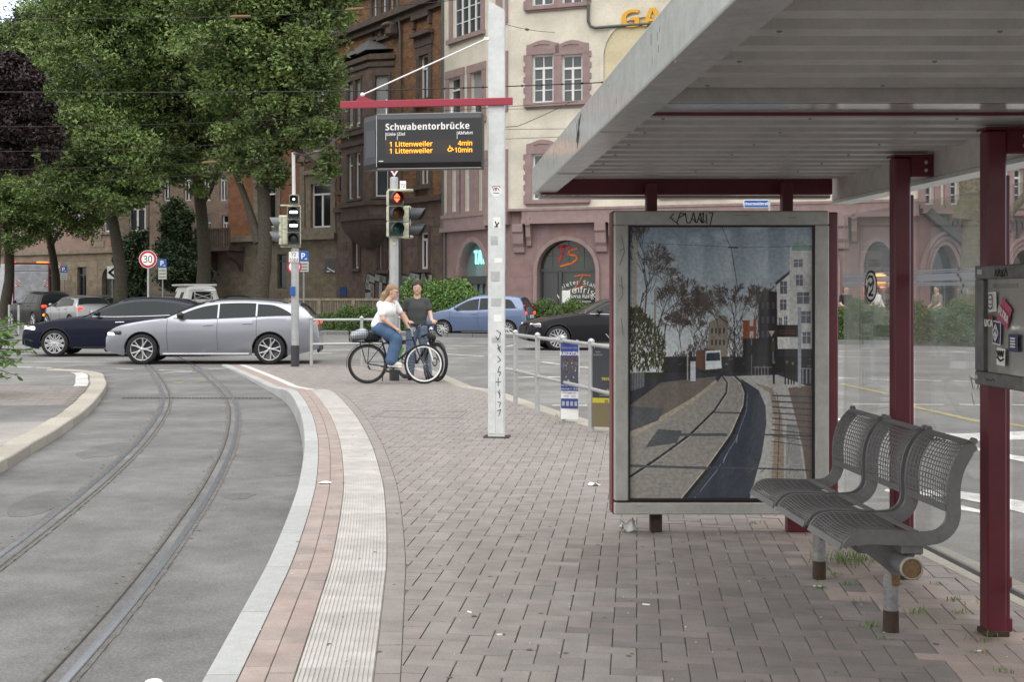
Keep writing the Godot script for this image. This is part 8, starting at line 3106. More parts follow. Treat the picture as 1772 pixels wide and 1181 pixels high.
	car("parked_car","black parked car just right of the white camper van","car",Vector3(-10.4,ROAD,-71.0),deg_to_rad(-75),hb,"car_black",o4)
	camper()
	truck()
func camper():
	var c:=CarShape.new()
	c.L=4.7; c.W=1.9; c.r=0.33; c.wheels=[0.95,3.85]; c.floor_y=0.25; c.tail=0.03
	c.deck=PackedVector2Array([Vector2(0,0.7),Vector2(0.06,0.95),Vector2(0.5,1.1),Vector2(1.0,1.22),Vector2(2.0,1.18),Vector2(4.6,1.18),Vector2(4.7,0.8)])
	c.roof=PackedVector2Array([Vector2(0.8,1.15),Vector2(1.2,1.5),Vector2(1.6,1.85),Vector2(2.1,1.95),Vector2(3.6,1.96),Vector2(4.45,1.92),Vector2(4.55,1.7),Vector2(4.66,1.2)])
	var o:=car("camper_van","white camper van with a bicycle carrier on its tailgate, parked by the trees","van",Vector3(-11.9,ROAD,-66.5),deg_to_rad(-68),c,"car_white",{"windows": [[1.5,2.2,0.25],[3.4,4.1,0.3]],"trim": [1.4,4.4],"doors": [1.3,2.25],"handles": [2.1],"screens": [[0.9,1.7,-1.0,0.9],[4.56,4.64,1.0,0.7]],"mirror": 1.35,"spokes": 6,
		"lamps": [["tail_light",4.66,1.0,0.82,0.08,0.4,0.16,"lens_red"]]})
	var cr:=MB.new()
	for y in [1.15,1.75]: cr.tube([Vector3(2.38,y,-0.7),Vector3(2.55,y,-0.6),Vector3(2.55,y,0.6),Vector3(2.38,y,0.7)],0.025,6)
	for z in [-0.4,0.4]: cr.tube([Vector3(2.4,0.7,z),Vector3(2.5,1.1,z),Vector3(2.45,1.85,z)],0.022,6)
	for q in [[-0.45,1.3,0.45,1.6],[-0.45,1.6,0.4,1.35]]: cr.tube([Vector3(2.56,q[1],q[0]),Vector3(2.56,q[3],q[2])],0.02,6)
	part(o,"bicycle_carrier",cr,M.chrome)
	var ro:=MB.new()
	ro.box(Vector3(0.35,2.0,0),Vector3(3.3,0.1,1.6),Basis(),0.04)
	part(o,"pop_up_roof",ro,M.car_white)
func truck():
	var o:=thing("box_truck","grey box truck with lit roof lamps at the far left of the queue","truck",Vector3(-25.2,ROAD,-84.0),deg_to_rad(27))
	o.scale=Vector3.ONE*0.9
	var b:=MB.new()
	b.box(Vector3(0,2.45,-3.4),Vector3(2.5,2.9,6.8),Basis(),0.03)
	part(o,"box_body",b,M.truck_grey)
	var f:=MB.new()
	for x in [-1.22,1.22]: f.box(Vector3(x,2.45,0.02),Vector3(0.09,2.9,0.06))
	f.box(Vector3(0,3.87,0.02),Vector3(2.35,0.1,0.06))
	f.box(Vector3(0,1.03,0.02),Vector3(2.35,0.1,0.06))
	part(o,"rear_frame",f,tone("truck_frame","lens_red",1.2))
	var t:=MB.new()
	t.box(Vector3(0,2.2,0.06),Vector3(2.3,2.2,0.08),Basis(),0.02)
	part(o,"tail_lift",t,M.truck_grey)
	var up:=MB.new()
	up.box(Vector3(0,3.56,0.05),Vector3(2.3,0.45,0.06),Basis(),0.02)
	part(o,"upper_panel",up,M.truck_grey)
	for s in [-1.0,1.0]:
		var g:=MB.new()
		g.box(Vector3(s*0.98,2.5,0.115),Vector3(0.28,0.42,0.02))
		part(o,"warning_board",g,M.white)
		for k in 3:
			strokes(o,"warning_stripe",[[-0.12,-0.12+k*0.13-0.06,0.12,0.06+k*0.13-0.06]],0.055,Transform3D(Basis.from_scale(Vector3(s,1,1)),Vector3(s*0.98,2.46,0.128)),M.sign_red)
		var l:=MB.new()
		l.box(Vector3(s*1.0,0.62,0.1),Vector3(0.35,0.14,0.08),Basis(),0.02)
		part(o,"tail_light",l,M.tail_on)
		var m:=MB.new()
		m.box(Vector3(s*1.13,3.95,0.03),Vector3(0.14,0.06,0.06),Basis(),0.015)
		part(o,"marker_light",m,M.tail_on)
	var bar:=MB.new()
	bar.box(Vector3(0.75,3.97,0.0),Vector3(0.8,0.08,0.12),Basis(),0.02)
	part(o,"beacon_bar",bar,M.tail_orange)
	var ch:=MB.new()
	ch.box(Vector3(0,0.75,-4.2),Vector3(0.9,0.25,8.4))
	ch.box(Vector3(0,0.6,0.0),Vector3(2.3,0.12,0.12))
	part(o,"chassis",ch,M.trim_black)
	var cb:=MB.new()
	cb.box(Vector3(0,1.9,-7.9),Vector3(2.35,2.4,1.9),Basis(),0.1)
	part(o,"cab",cb,M.truck_grey)
	for z in [-1.6,-7.8]:
		for x in [-0.98,0.98]:
			var w:=MB.new()
			w.lathe([Vector2(0.2,-0.14),Vector2(0.48,-0.14),Vector2(0.5,-0.1),Vector2(0.5,0.1),Vector2(0.48,0.14),Vector2(0.2,0.14)],20,Transform3D(Basis(Vector3(0,0,1),PI/2),Vector3(x,0.5,z)))
			part(o,"wheel",w,M.tyre)
func flesh(bones: Array,cell: float,blend: float) -> MB:
	var lo:=Vector3.INF
	var hi:=-Vector3.INF
	for q in bones:
		var m: float=maxf(q[2],q[3])
		var e:=Vector3(m,m,m)
		lo=lo.min(q[0]-e).min(q[1]-e)
		hi=hi.max(q[0]+e).max(q[1]+e)
	lo-=Vector3.ONE*(blend+cell*2)
	hi+=Vector3.ONE*(blend+cell*2)
	var n:=Vector3i(((hi-lo)/cell).ceil())+Vector3i.ONE
	var f:=PackedFloat32Array()
	f.resize(n.x*n.y*n.z)
	f.fill(1e3)
	var sy:=n.x
	var sz:=n.x*n.y
	for q in bones:
		var a: Vector3=q[0]
		var b: Vector3=q[1]
		var ra: float=q[2]
		var rb: float=q[3]
		var m: float=maxf(ra,rb)+blend+cell*1.6
		var e:=Vector3(m,m,m)
		var i0:=Vector3i(((a.min(b)-e-lo)/cell).floor()).clamp(Vector3i.ZERO,n-Vector3i.ONE)
		var i1:=Vector3i(((a.max(b)+e-lo)/cell).ceil()).clamp(Vector3i.ZERO,n-Vector3i.ONE)
		var ab:=b-a
		var il:=1.0/maxf(ab.length_squared(),1e-8)
		var bl: float=blend if q.size()<5 else q[4]
		for z in range(i0.z,i1.z+1):
			for y in range(i0.y,i1.y+1):
				var p:=lo+Vector3(i0.x,y,z)*cell
				var k:=z*sz+y*sy+i0.x
				for x in range(i0.x,i1.x+1):
					var t:=clampf((p-a).dot(ab)*il,0.0,1.0)
					var d:=p.distance_to(a+ab*t)-lerpf(ra,rb,t)
					var o:=f[k]
					var h:=bl-absf(d-o)
					f[k]=minf(d,o)-(h*h*0.25/bl if h>0.0 else 0.0)
					k+=1
					p.x+=cell
	var mb:=MB.new()
	var id:=PackedInt32Array()
	id.resize(f.size())
	id.fill(-1)
	var offs:=[0,1,sy,sy+1,sz,sz+1,sz+sy,sz+sy+1]
	var cor:=[Vector3(0,0,0),Vector3(1,0,0),Vector3(0,1,0),Vector3(1,1,0),Vector3(0,0,1),Vector3(1,0,1),Vector3(0,1,1),Vector3(1,1,1)]
	var edges:=[[0,1],[2,3],[4,5],[6,7],[0,2],[1,3],[4,6],[5,7],[0,4],[1,5],[2,6],[3,7]]
	for z in n.z-1:
		for y in n.y-1:
			var k:=z*sz+y*sy
			for x in n.x-1:
				if f[k]<cell*2.5 and f[k]>-cell*2.5:
					var neg:=0
					for i in 8:
						if f[k+offs[i]]<0.0: neg+=1
					if neg>0 and neg<8:
						var s:=Vector3.ZERO
						var c:=0
						for ed in edges:
							var u:=f[k+offs[ed[0]]]
							var w:=f[k+offs[ed[1]]]
							if (u<0.0)!=(w<0.0):
								s+=cor[ed[0]].lerp(cor[ed[1]],u/(u-w))
								c+=1
						id[k]=mb.v.size()
						var g:=Vector3(f[k+1]-f[k]+f[k+sy+1]-f[k+sy]+f[k+sz+1]-f[k+sz],f[k+sy]-f[k]+f[k+sy+1]-f[k+1]+f[k+sz+sy]-f[k+sz],f[k+sz]-f[k]+f[k+sz+1]-f[k+1]+f[k+sz+sy]-f[k+sy])
						mb.v.append(lo+(Vector3(x,y,z)+s/c)*cell)
						mb.n.append(g.normalized())
						mb.uv.append(Vector2.ZERO)
				k+=1
	for z in range(1,n.z-1):
		for y in range(1,n.y-1):
			var k:=z*sz+y*sy+1
			for x in range(1,n.x-1):
				if id[k]>=0:
					for ax in 3:
						var st: int=[1,sy,sz][ax]
						var s1: int=[sy,sz,1][ax]
						var s2: int=[sz,1,sy][ax]
						var u:=f[k]
						var w:=f[k+st]
						if (u<0.0)!=(w<0.0):
							var q:=[id[k],id[k-s1],id[k-s1-s2],id[k-s2]]
							if q.min()>=0:
								if u>=0.0: q.reverse()
								mb.ix.append(q[0]); mb.ix.append(q[2]); mb.ix.append(q[1])
								mb.ix.append(q[0]); mb.ix.append(q[3]); mb.ix.append(q[2])
				k+=1
	return mb
func chain(pts: Array,rs: Array,blend:=-1.0) -> Array:
	var out:=[]
	for i in pts.size()-1:
		var b:=[pts[i],pts[i+1],rs[i],rs[i+1]]
		if blend>0.0: b.append(blend)
		out.append(b)
	return out
func hand(w: Vector3,d: Vector3,back: Vector3,curl: float,thumb: float,k:=1.0) -> Array:
	d=d.normalized()
	var s:=d.cross(back).normalized()
	back=s.cross(d)
	var out:=[]
	var palm:=w+d*0.085*k
	for i in 4: out.append([w+s*(i-1.5)*0.011*k,palm+s*(i-1.5)*0.019*k,0.014*k,0.012*k,0.012])
	var ln:=[0.068,0.078,0.072,0.056]
	for i in 4:
		var p: Vector3=palm+s*(i-1.5)*0.0195*k
		var dir:=d
		for j in 3:
			dir=dir.rotated(s,-curl*[0.7,1.0,0.7][j])
			var q: Vector3=p+dir*ln[i]*k*[0.45,0.32,0.23][j]
			out.append([p,q,0.0093*k-j*0.0007,0.0088*k-j*0.0007,0.004])
			p=q
	var t:=w+d*0.025*k+s*thumb*0.025*k
	var t1:=t+(d*0.6+s*thumb*0.7-back*0.3).normalized()*0.042*k
	var t2:=t1+(d*0.85+s*thumb*0.25-back*0.5).normalized()*0.034*k
	out.append([t,t1,0.013*k,0.0105*k,0.008])
	out.append([t1,t2,0.0105*k,0.009*k,0.004])
	return out
func head_bones(c: Vector3,d: Vector3,neck: Vector3,k:=1.0,up:=Vector3.UP) -> Array:
	d=d.normalized()
	var s:=d.cross(up).normalized()
	up=s.cross(d)
	var o:=[]
	o.append([c+up*0.035*k-d*0.018*k,c+up*0.035*k+d*0.018*k,0.084*k,0.078*k])
	o.append([c+up*0.03*k,c-up*0.05*k+d*0.025*k,0.072*k,0.058*k])
	o.append([c-up*0.05*k+d*0.02*k,c-up*0.092*k+d*0.055*k,0.05*k,0.026*k])
	o.append([c+up*0.008*k+d*0.083*k,c-up*0.03*k+d*0.104*k,0.010*k,0.014*k,0.012])
	o.append([c+up*0.022*k+d*0.078*k-s*0.035*k,c+up*0.022*k+d*0.078*k+s*0.035*k,0.014*k,0.014*k,0.02])
	for q in [-1.0,1.0]:
		o.append([c+s*q*0.076*k+up*0.02*k-d*0.005,c+s*q*0.08*k-up*0.022*k,0.016*k,0.011*k,0.01])
		o.append([c+s*q*0.04*k+d*0.055*k-up*0.02*k,c+s*q*0.03*k+d*0.05*k-up*0.05*k,0.022*k,0.022*k])
	o.append([c-up*0.06*k-d*0.015*k,neck,0.052*k,0.056*k,0.03])
	return o
func face(o: Node3D,c: Vector3,d: Vector3,skin_dark: String,smile:=0.0,up:=Vector3.UP):
	d=d.normalized()
	var s:=d.cross(up).normalized()
	up=s.cross(d)
	for q in [-1.0,1.0]:
		var e:=MB.new()
		e.ball(c+s*q*0.031+up*0.006+d*0.083,Vector3(0.0125,0.006,0.006),Basis(s,up,-d),8)
		part(o,"eye",e,M.white)
		var p:=MB.new()
		p.ball(c+s*q*0.031+up*0.006+d*0.088,Vector3(0.006,0.006,0.004),Basis(s,up,-d),8)
		part(o,"pupil",p,M.hair_dark)
		var b:=MB.new()
		b.tube([c+s*q*0.015+up*0.027+d*0.09,c+s*q*0.033+up*0.033+d*0.086,c+s*q*0.048+up*0.026+d*0.074],0.0045,5)
		part(o,"eyebrow",b,M[skin_dark])
	var m:=MB.new()
	m.tube([c-s*0.026-up*(0.058-smile*0.008)+d*0.075,c-s*0.01-up*0.063+d*0.089,c+s*0.01-up*0.063+d*0.089,c+s*0.026-up*(0.058-smile*0.008)+d*0.075],[0.003,0.0065,0.0065,0.003],6)
	part(o,"mouth",m,M.lips)
	if smile>0.0:
		var t:=MB.new()
		t.tube([c-s*0.016-up*0.06+d*0.088,c-up*0.0625+d*0.0945,c+s*0.016-up*0.06+d*0.088],0.0035,5)
		part(o,"teeth",t,M.white)
func build_people():
	var g:=Vector3((681-745)*23.1/2300.0,-0.12,-23.1)
	bicycle_side(g)
	var w:=thing("person","person in white tee and wide blue jeans, hair tied back, seated on a bicycle","person",g)
	var hd:=Vector3(0.93,-0.02,0.36).normalized()
	var hc:=Vector3(-0.01,1.585,0.03)
	var nk:=Vector3(-0.085,1.435,0.02)
	var rs:=Vector3(-0.23,1.375,0.13)
	var lsx:=Vector3(0.035,1.38,-0.10)
	var re:=Vector3(-0.17,1.12,0.22)
	var rw:=Vector3(0.015,0.985,0.185)
	var le:=Vector3(0.15,1.165,-0.16)
	var lw:=Vector3(0.255,0.975,-0.16)
	var pel:=Vector3(-0.24,0.97,0.0)
	var chest:=Vector3(-0.125,1.28,0.015)
	var rh:=Vector3(-0.2,0.95,0.10)
	var lh:=Vector3(-0.18,0.95,-0.11)
	var rk:=Vector3(0.06,0.80,0.13)
	var lk:=Vector3(0.05,0.66,-0.13)
	var ra:=Vector3(-0.03,0.42,0.15)
	var la:=Vector3(-0.03,0.36,-0.14)
	var body:=[]
	body+=head_bones(hc,hd,nk)
	body+=chain([nk,chest,Vector3(-0.19,1.12,0.0),pel],[0.062,0.10,0.095,0.115])
	body+=chain([rs,chest+Vector3(0,0.03,0)],[0.055,0.09])
	body+=chain([lsx,chest+Vector3(0,0.03,0)],[0.055,0.09])
	body+=chain([rs,re,rw],[0.048,0.037,0.026],0.02)
	body+=chain([lsx,le,lw],[0.046,0.036,0.026],0.02)
	body+=hand(rw,Vector3(0.8,-0.45,-0.1),Vector3(0.35,0.9,0.3),0.22,-1.0,1.05)
	body+=hand(lw,Vector3(0.75,-0.6,0.15),Vector3(0.6,0.75,0.1),0.75,-1.0,1.0)
	body+=chain([rh,rk,ra],[0.085,0.058,0.04])
	body+=chain([lh,lk,la],[0.085,0.058,0.04])
	part(w,"body",flesh(body,0.0095,0.03),M.skin)
	face(w,hc,hd,"hair_blond",0.3)
	var sp:=MB.new()
	var sx:=hd.cross(Vector3.UP).normalized()
	for q in [-1.0,1.0]:
		var ring:=[]
		for i in 13: ring.append(hc+hd*0.098+sx*(q*0.031+cos(TAU*i/12)*0.02)+Vector3.UP*(0.004+sin(TAU*i/12)*0.017))
		sp.tube(ring,0.0018,4)
		sp.tube([hc+hd*0.094+sx*q*0.052+Vector3.UP*0.01,hc+sx*q*0.082+Vector3.UP*0.014],0.0018,4)
	part(w,"spectacles",sp,M.hair_dark)
	var tee:=[]
	tee+=chain([Vector3(-0.10,1.375,0.015),chest,Vector3(-0.195,1.12,0.0),Vector3(-0.25,1.02,0.0)],[0.085,0.128,0.132,0.14])
	tee+=chain([chest+Vector3(-0.02,-0.02,0.075),chest+Vector3(0.07,-0.02,-0.045)],[0.10,0.105])
	tee+=chain([rs+Vector3(0.01,-0.01,0),chest+Vector3(0,0.02,0)],[0.064,0.10])
	tee+=chain([lsx+Vector3(-0.01,-0.01,0),chest+Vector3(0,0.02,0)],[0.062,0.10])
	tee+=chain([rs,rs.lerp(re,0.62)],[0.056,0.062],0.03)
	tee+=chain([lsx,lsx.lerp(le,0.55)],[0.055,0.06],0.03)
	part(w,"tee_shirt",flesh(tee,0.011,0.035),M.tee_white)
	var jn:=[]
	jn+=chain([pel+Vector3(0,0.06,0),pel],[0.135,0.15])
	jn+=chain([rh,rh.lerp(rk,0.5),rk+Vector3(0.0,-0.01,0)],[0.118,0.112,0.098])
	jn+=chain([rk+Vector3(-0.01,-0.02,0),rk.lerp(ra,0.5),ra+Vector3(0.0,0.0,0)],[0.10,0.098,0.106])
	jn+=chain([lh,lk],[0.115,0.095])
	jn+=chain([lk,la],[0.095,0.1])
	part(w,"jeans",flesh(jn,0.013,0.035),M.jeans)
	var hr:=[]
	var bk:=-hd
	hr+=chain([hc+Vector3(0,0.055,0)+bk*0.015,hc+Vector3(0,0.02,0)+bk*0.045],[0.09,0.082])
	hr+=chain([hc+Vector3(0,0.05,0.0)+hd*0.035,hc+Vector3(0,0.06,0)+bk*0.03],[0.062,0.088])
	hr+=chain([hc+bk*0.10+Vector3(0,0.03,0),hc+bk*0.15+Vector3(0,-0.05,0.02),hc+bk*0.19+Vector3(-0.01,-0.17,0.03),hc+bk*0.21+Vector3(-0.01,-0.30,0.04),hc+bk*0.205+Vector3(0.0,-0.40,0.04)],[0.04,0.062,0.06,0.045,0.012])
	part(w,"hair",flesh(hr,0.0105,0.03),M.hair_blond)
	for i in 16:
		var st:=MB.new()
		var z:=rng.randf_range(-0.05,0.08)
		var q:=rng.randf_range(-0.03,0.03)
		st.tube([hc+bk*(0.11+q)+Vector3(0,0.02,z*0.4),hc+bk*(0.17+q)+Vector3(0,-0.1,z),hc+bk*(0.2+q*1.6)+Vector3(0,-0.25,z),hc+bk*(0.2+q)+Vector3(0,rng.randf_range(-0.46,-0.36),z*0.8)],[0.012,0.014,0.012,0.003],5)
		part(w,"hair_strand",st,tone("hair_blond_%d" % (i % 3),"hair_blond",[1.0,1.25,0.8][i % 3]))
	for q in [[ra,0.0],[la,0.0]]:
		var sh:=[]
		var a: Vector3=q[0]
		sh+=chain([a+Vector3(-0.03,-0.055,0),a+Vector3(0.08,-0.075,0),a+Vector3(0.15,-0.085,0)],[0.048,0.046,0.036])
		part(w,"shoe",flesh(sh,0.01,0.03),M.shoe_white)
		var so:=MB.new()
		so.box(a+Vector3(0.055,-0.112,0),Vector3(0.25,0.022,0.085),Basis(Vector3(0,0,1),-0.09),0.008)
		part(w,"shoe_sole",so,M.paper)
	var h:=Vector3((722-745)*24.15/2300.0,-0.12,-24.15)
	var m:=thing("person","smiling dark-haired person in grey tee standing behind a bicycle's handlebar","person",h)
	var c2:=Vector3(0.005,1.665,0.03)
	var d2:=Vector3(-0.12,-0.03,1.0).normalized()
	var n2:=Vector3(-0.0,1.50,0.0)
	var rs2:=Vector3(-0.175,1.435,0.0)
	var ls2:=Vector3(0.165,1.435,-0.01)
	var re2:=Vector3(-0.25,1.205,-0.02)
	var rw2:=Vector3(-0.165,1.065,0.16)
	var le2:=Vector3(0.235,1.215,0.02)
	var lw2:=Vector3(0.265,1.085,0.22)
	var b2:=[]
	b2+=head_bones(c2,d2,n2,1.02)
	b2+=chain([n2,Vector3(0,1.33,0.0),Vector3(0,1.12,0.0),Vector3(0,0.97,-0.01)],[0.062,0.11,0.10,0.11])
	b2+=chain([rs2+Vector3(0.012,-0.025,0),Vector3(-0.05,1.35,0)],[0.042,0.08])
	b2+=chain([ls2+Vector3(-0.012,-0.025,0),Vector3(0.05,1.35,0)],[0.042,0.08])
	b2+=chain([rs2+Vector3(0.005,-0.03,0),re2,rw2],[0.044,0.039,0.028],0.02)
	b2+=chain([ls2+Vector3(-0.005,-0.03,0),le2,lw2],[0.044,0.039,0.028],0.02)
	b2+=hand(rw2,Vector3(0.5,-0.1,0.75),Vector3(-0.1,1.0,0.1),0.85,-1.0,1.08)
	b2+=hand(lw2,Vector3(0.35,-0.1,0.9),Vector3(-0.1,1.0,0.1),0.85,-1.0,1.08)
	var lg:=[[Vector3(-0.095,0.93,0),Vector3(-0.12,0.50,0.03),Vector3(-0.13,0.09,-0.01)],[Vector3(0.095,0.93,0),Vector3(0.15,0.50,0.03),Vector3(0.2,0.09,0.0)]]
	for l in lg: b2+=chain(l,[0.09,0.06,0.04])
	part(m,"body",flesh(b2,0.0098,0.03),M.skin_tan)
	face(m,c2,d2,"hair_dark",1.0)
	var t2:=[]
	t2+=chain([Vector3(0,1.40,-0.005),Vector3(0,1.30,0.0),Vector3(0,1.12,0.0),Vector3(0,0.98,0.0)],[0.095,0.12,0.112,0.12])
	t2+=chain([Vector3(-0.07,1.30,0.0),Vector3(0.07,1.30,0.0)],[0.112,0.112],0.08)
	t2+=chain([Vector3(-0.06,1.15,0.0),Vector3(0.06,1.15,0.0)],[0.115,0.115],0.08)
	t2+=chain([Vector3(-0.055,1.02,0.0),Vector3(0.055,1.02,0.0)],[0.12,0.12])
	for q in [[rs2,re2],[ls2,le2]]:
		t2+=chain([Vector3(0,1.44,-0.01),q[0]+Vector3(0,-0.012,0)],[0.07,0.062])
		t2+=chain([q[0]+Vector3(0,-0.02,0),Vector3(0,1.33,0)],[0.056,0.105])
		t2+=chain([q[0]+Vector3(0,-0.015,0),q[0].lerp(q[1],0.62)],[0.062,0.064],0.03)
	part(m,"tee_shirt",flesh(t2,0.012,0.035),M.tee_grey)
	var j2:=[]
	j2+=chain([Vector3(-0.04,0.97,-0.01),Vector3(0.04,0.97,-0.01)],[0.125,0.125])
	for l in lg: j2+=chain([l[0],l[1],l[2]+Vector3(0,0.02,0)],[0.115,0.085,0.075])
	part(m,"jeans",flesh(j2,0.015,0.03),M.jeans_pale)
	var h2:=[]
	h2+=chain([c2+Vector3(-0.015,0.062,-0.014),c2+Vector3(0.015,0.064,-0.004)],[0.091,0.091])
	h2+=chain([c2+Vector3(0,-0.01,-0.045),c2+Vector3(0,0.05,-0.025)],[0.07,0.085])
	for i in 8:
		var x:=-0.07+i*0.02
		h2+=chain([c2+Vector3(x,0.098,0.035),c2+Vector3(x*1.05-0.012,0.05+0.012*sin(i*2.3),0.097-absf(x)*0.35)],[0.024,0.009],0.012)
		h2+=chain([c2+Vector3(x*0.8,0.105,-0.015),c2+Vector3(x*1.15+0.01*sin(i*1.9),0.142+0.012*sin(i*3.1)-x*x*6.0,-0.01)],[0.03,0.01],0.014)
	for s in [-1.0,1.0]: h2+=chain([c2+Vector3(s*0.07,0.06,0.02),c2+Vector3(s*0.083,-0.02,-0.005)],[0.03,0.016])
	part(m,"hair",flesh(h2,0.0105,0.03),M.hair_dark)
	for l in lg:
		var a: Vector3=l[2]
		var sh:=[]
		sh+=chain([a+Vector3(0,-0.035,-0.03),a+Vector3(0,-0.045,0.08),a+Vector3(0,-0.055,0.16)],[0.05,0.046,0.034])
		part(m,"shoe",flesh(sh,0.012,0.03),M.black_cloth)
	bicycle_oblique(h)
	passers()
func wheel(o: Node3D,c: Vector3,r: float,b: Basis,opt:={}):
	var w:=Node3D.new()
	w.name = "wheel"
	o.add_child(w,true)
	w.transform=Transform3D(b,c)
	var t:=MB.new()
	var rt: float=opt.get("tyre",0.019)
	var rows:=[]
	for i in 41:
		var a:=TAU*i/40
		var row:=PackedVector3Array()
		for k in 9:
			var q:=TAU*k/8
			row.append(Vector3(cos(a)*(r-rt+cos(q)*rt),sin(a)*(r-rt+cos(q)*rt),sin(q)*rt))
		rows.append(row)
	t.grid(rows)
	part(w,"tyre",t,M.tyre)
	var rm:=MB.new()
	var ri:=r-rt*2
	rm.lathe([Vector2(ri,-0.011),Vector2(ri+0.004,0.0),Vector2(ri,0.011),Vector2(ri-0.016,0.009),Vector2(ri-0.022,0.0),Vector2(ri-0.016,-0.009),Vector2(ri,-0.011)],36,Transform3D(Basis(Vector3(1,0,0),PI/2),Vector3.ZERO))
	part(w,"rim",rm,M[opt.get("rim","alloy")])
	for i in 28:
		var a:=TAU*i/28
		var sp:=MB.new()
		var s:=0.02 if i % 2 else -0.02
		var a2:=a+(0.32 if (i/2) % 2 else -0.32)
		sp.tube([Vector3(cos(a2)*0.022,sin(a2)*0.022,s),Vector3(cos(a)*(ri-0.01),sin(a)*(ri-0.01),0)],0.0012,3,false)
		part(w,"spoke",sp,M.steel_bright)
	var hb:=MB.new()
	hb.tube([Vector3(0,0,-0.05),Vector3(0,0,0.05)],0.018,10)
	part(w,"hub",hb,M.alloy)
	if opt.has("disc"):
		var ds:=MB.new()
		ds.lathe([Vector2(0.055,0.0),Vector2(0.08,0.0),Vector2(0.08,0.003),Vector2(0.055,0.003),Vector2(0.055,0.0)],20,Transform3D(Basis(Vector3(1,0,0),PI/2),Vector3(0,0,0.03)))
		part(w,"brake_disc",ds,M.bike_black)
func guard(o: Node3D,c: Vector3,r: float,a0: float,a1: float,m: String,basis:=Basis()):
	var rows:=[]
	for i in 21:
		var a:=lerpf(a0,a1,i/20.0)
		var row:=PackedVector3Array()
		for k in 5:
			var q:=(k-2)/2.0
			row.append(c+basis*Vector3(cos(a)*(r+0.012-q*q*0.01),sin(a)*(r+0.012-q*q*0.01),q*0.026))
		rows.append(row)
	var b:=MB.new()
	b.grid(rows)
	part(o,"mudguard",b,M[m])
func rod(o: Node3D,called: String,pts: Array,r,m: String):
	var b:=MB.new()
	b.tube(pts,r,8)
	return part(o,called,b,M[m])
func bicycle_side(g: Vector3):
	var o:=thing("bicycle","dark blue bicycle with a basket on its rear rack, ridden by the person in white","bicycle",g)
	var rw:=Vector3(-0.45,0.345,0)
	var fw:=Vector3(0.53,0.345,0.05)
	wheel(o,rw,0.345,Basis(),{"rim": "alloy_dark"})
	wheel(o,fw,0.345,Basis(Vector3.UP,-0.12),{"rim": "white"})
	guard(o,rw,0.36,0.25,3.35,"bike_black")
	var bb:=Vector3(-0.07,0.29,0)
	var seat:=Vector3(-0.2,0.74,0)
	var hu:=Vector3(0.34,0.80,0.0)
	var hl2:=Vector3(0.385,0.66,0.0)
	rod(o,"seat_tube",[bb,seat],0.016,"bike_navy")
	rod(o,"down_tube",[bb,hl2],0.018,"bike_navy")
	rod(o,"top_tube",[seat+Vector3(0.01,-0.04,0),hu+Vector3(0.01,-0.03,0)],0.015,"bike_navy")
	rod(o,"head_tube",[hl2+Vector3(0.01,-0.03,0),hu+Vector3(-0.005,0.02,0)],0.02,"bike_navy")
	for s in [-1.0,1.0]:
		rod(o,"chain_stay",[bb+Vector3(0,0,s*0.03),rw+Vector3(0,0,s*0.06)],0.009,"bike_navy")
		rod(o,"seat_stay",[seat+Vector3(0.01,-0.06,s*0.02),rw+Vector3(0,0,s*0.06)],0.008,"bike_navy")
		rod(o,"fork_blade",[hl2+Vector3(0.015,-0.04,s*0.045),Vector3(0.47,0.45,0.03+s*0.05),fw+Vector3(0,0,s*0.05)],[0.014,0.012,0.009],"bike_navy")
		rod(o,"rack_stay",[rw+Vector3(-0.02,0.0,s*0.07),Vector3(-0.58,0.71,s*0.06)],0.005,"bike_black")
		rod(o,"rack_stay",[rw+Vector3(0.0,0.0,s*0.07),Vector3(-0.42,0.71,s*0.06)],0.005,"bike_black")
		rod(o,"rack_rail",[Vector3(-0.72,0.72,s*0.05),Vector3(-0.2,0.72,s*0.05)],0.006,"bike_black")
		rod(o,"crank_arm",[bb+Vector3(0,0,s*0.05),bb+Vector3(s*0.05 ,s*0.02,s*0.07)+(Vector3(0.07,0.02,0) if s>0 else Vector3(-0.07,-0.05,0))],0.011,"alloy")
		var pd:=MB.new()
		pd.box(bb+Vector3(s*0.11,s*0.0,s*0.12),Vector3(0.09,0.02,0.09),Basis(),0.006)
		part(o,"pedal",pd,M.bike_black)
	rod(o,"seat_post",[seat,Vector3(-0.225,0.84,0)],0.013,"alloy")
	var sd:=[]
	sd+=chain([Vector3(-0.34,0.86,-0.05),Vector3(-0.34,0.86,0.05)],[0.035,0.035])
	sd+=chain([Vector3(-0.34,0.865,0),Vector3(-0.1,0.865,0)],[0.045,0.022])
	part(o,"saddle",flesh(sd,0.012,0.03),M.bike_black)
	rod(o,"stem",[hu,Vector3(0.315,0.91,0),Vector3(0.36,0.955,0)],0.014,"alloy")
	rod(o,"handlebar",[Vector3(0.2,0.945,0.28),Vector3(0.33,0.965,0.2),Vector3(0.37,0.955,0.0),Vector3(0.37,0.965,-0.16),Vector3(0.27,0.945,-0.29)],0.0115,"alloy")
	rod(o,"grip",[Vector3(0.18,0.94,0.285),Vector3(0.29,0.955,0.23)],0.017,"bike_black")
	rod(o,"grip",[Vector3(0.25,0.943,-0.30),Vector3(0.34,0.96,-0.2)],0.017,"bike_black")
	for s in [-1.0,1.0]:
		rod(o,"brake_lever",[Vector3(0.38,0.95,s*0.16),Vector3(0.36,0.91,s*0.24)],0.006,"alloy")
		rod(o,"brake_cable",[Vector3(0.38,0.95,s*0.16),Vector3(0.46,0.98,s*0.08),Vector3(0.44,0.86,s*0.02),Vector3(0.40,0.76,0.02)],0.003,"bike_black")
	var cr:=MB.new()
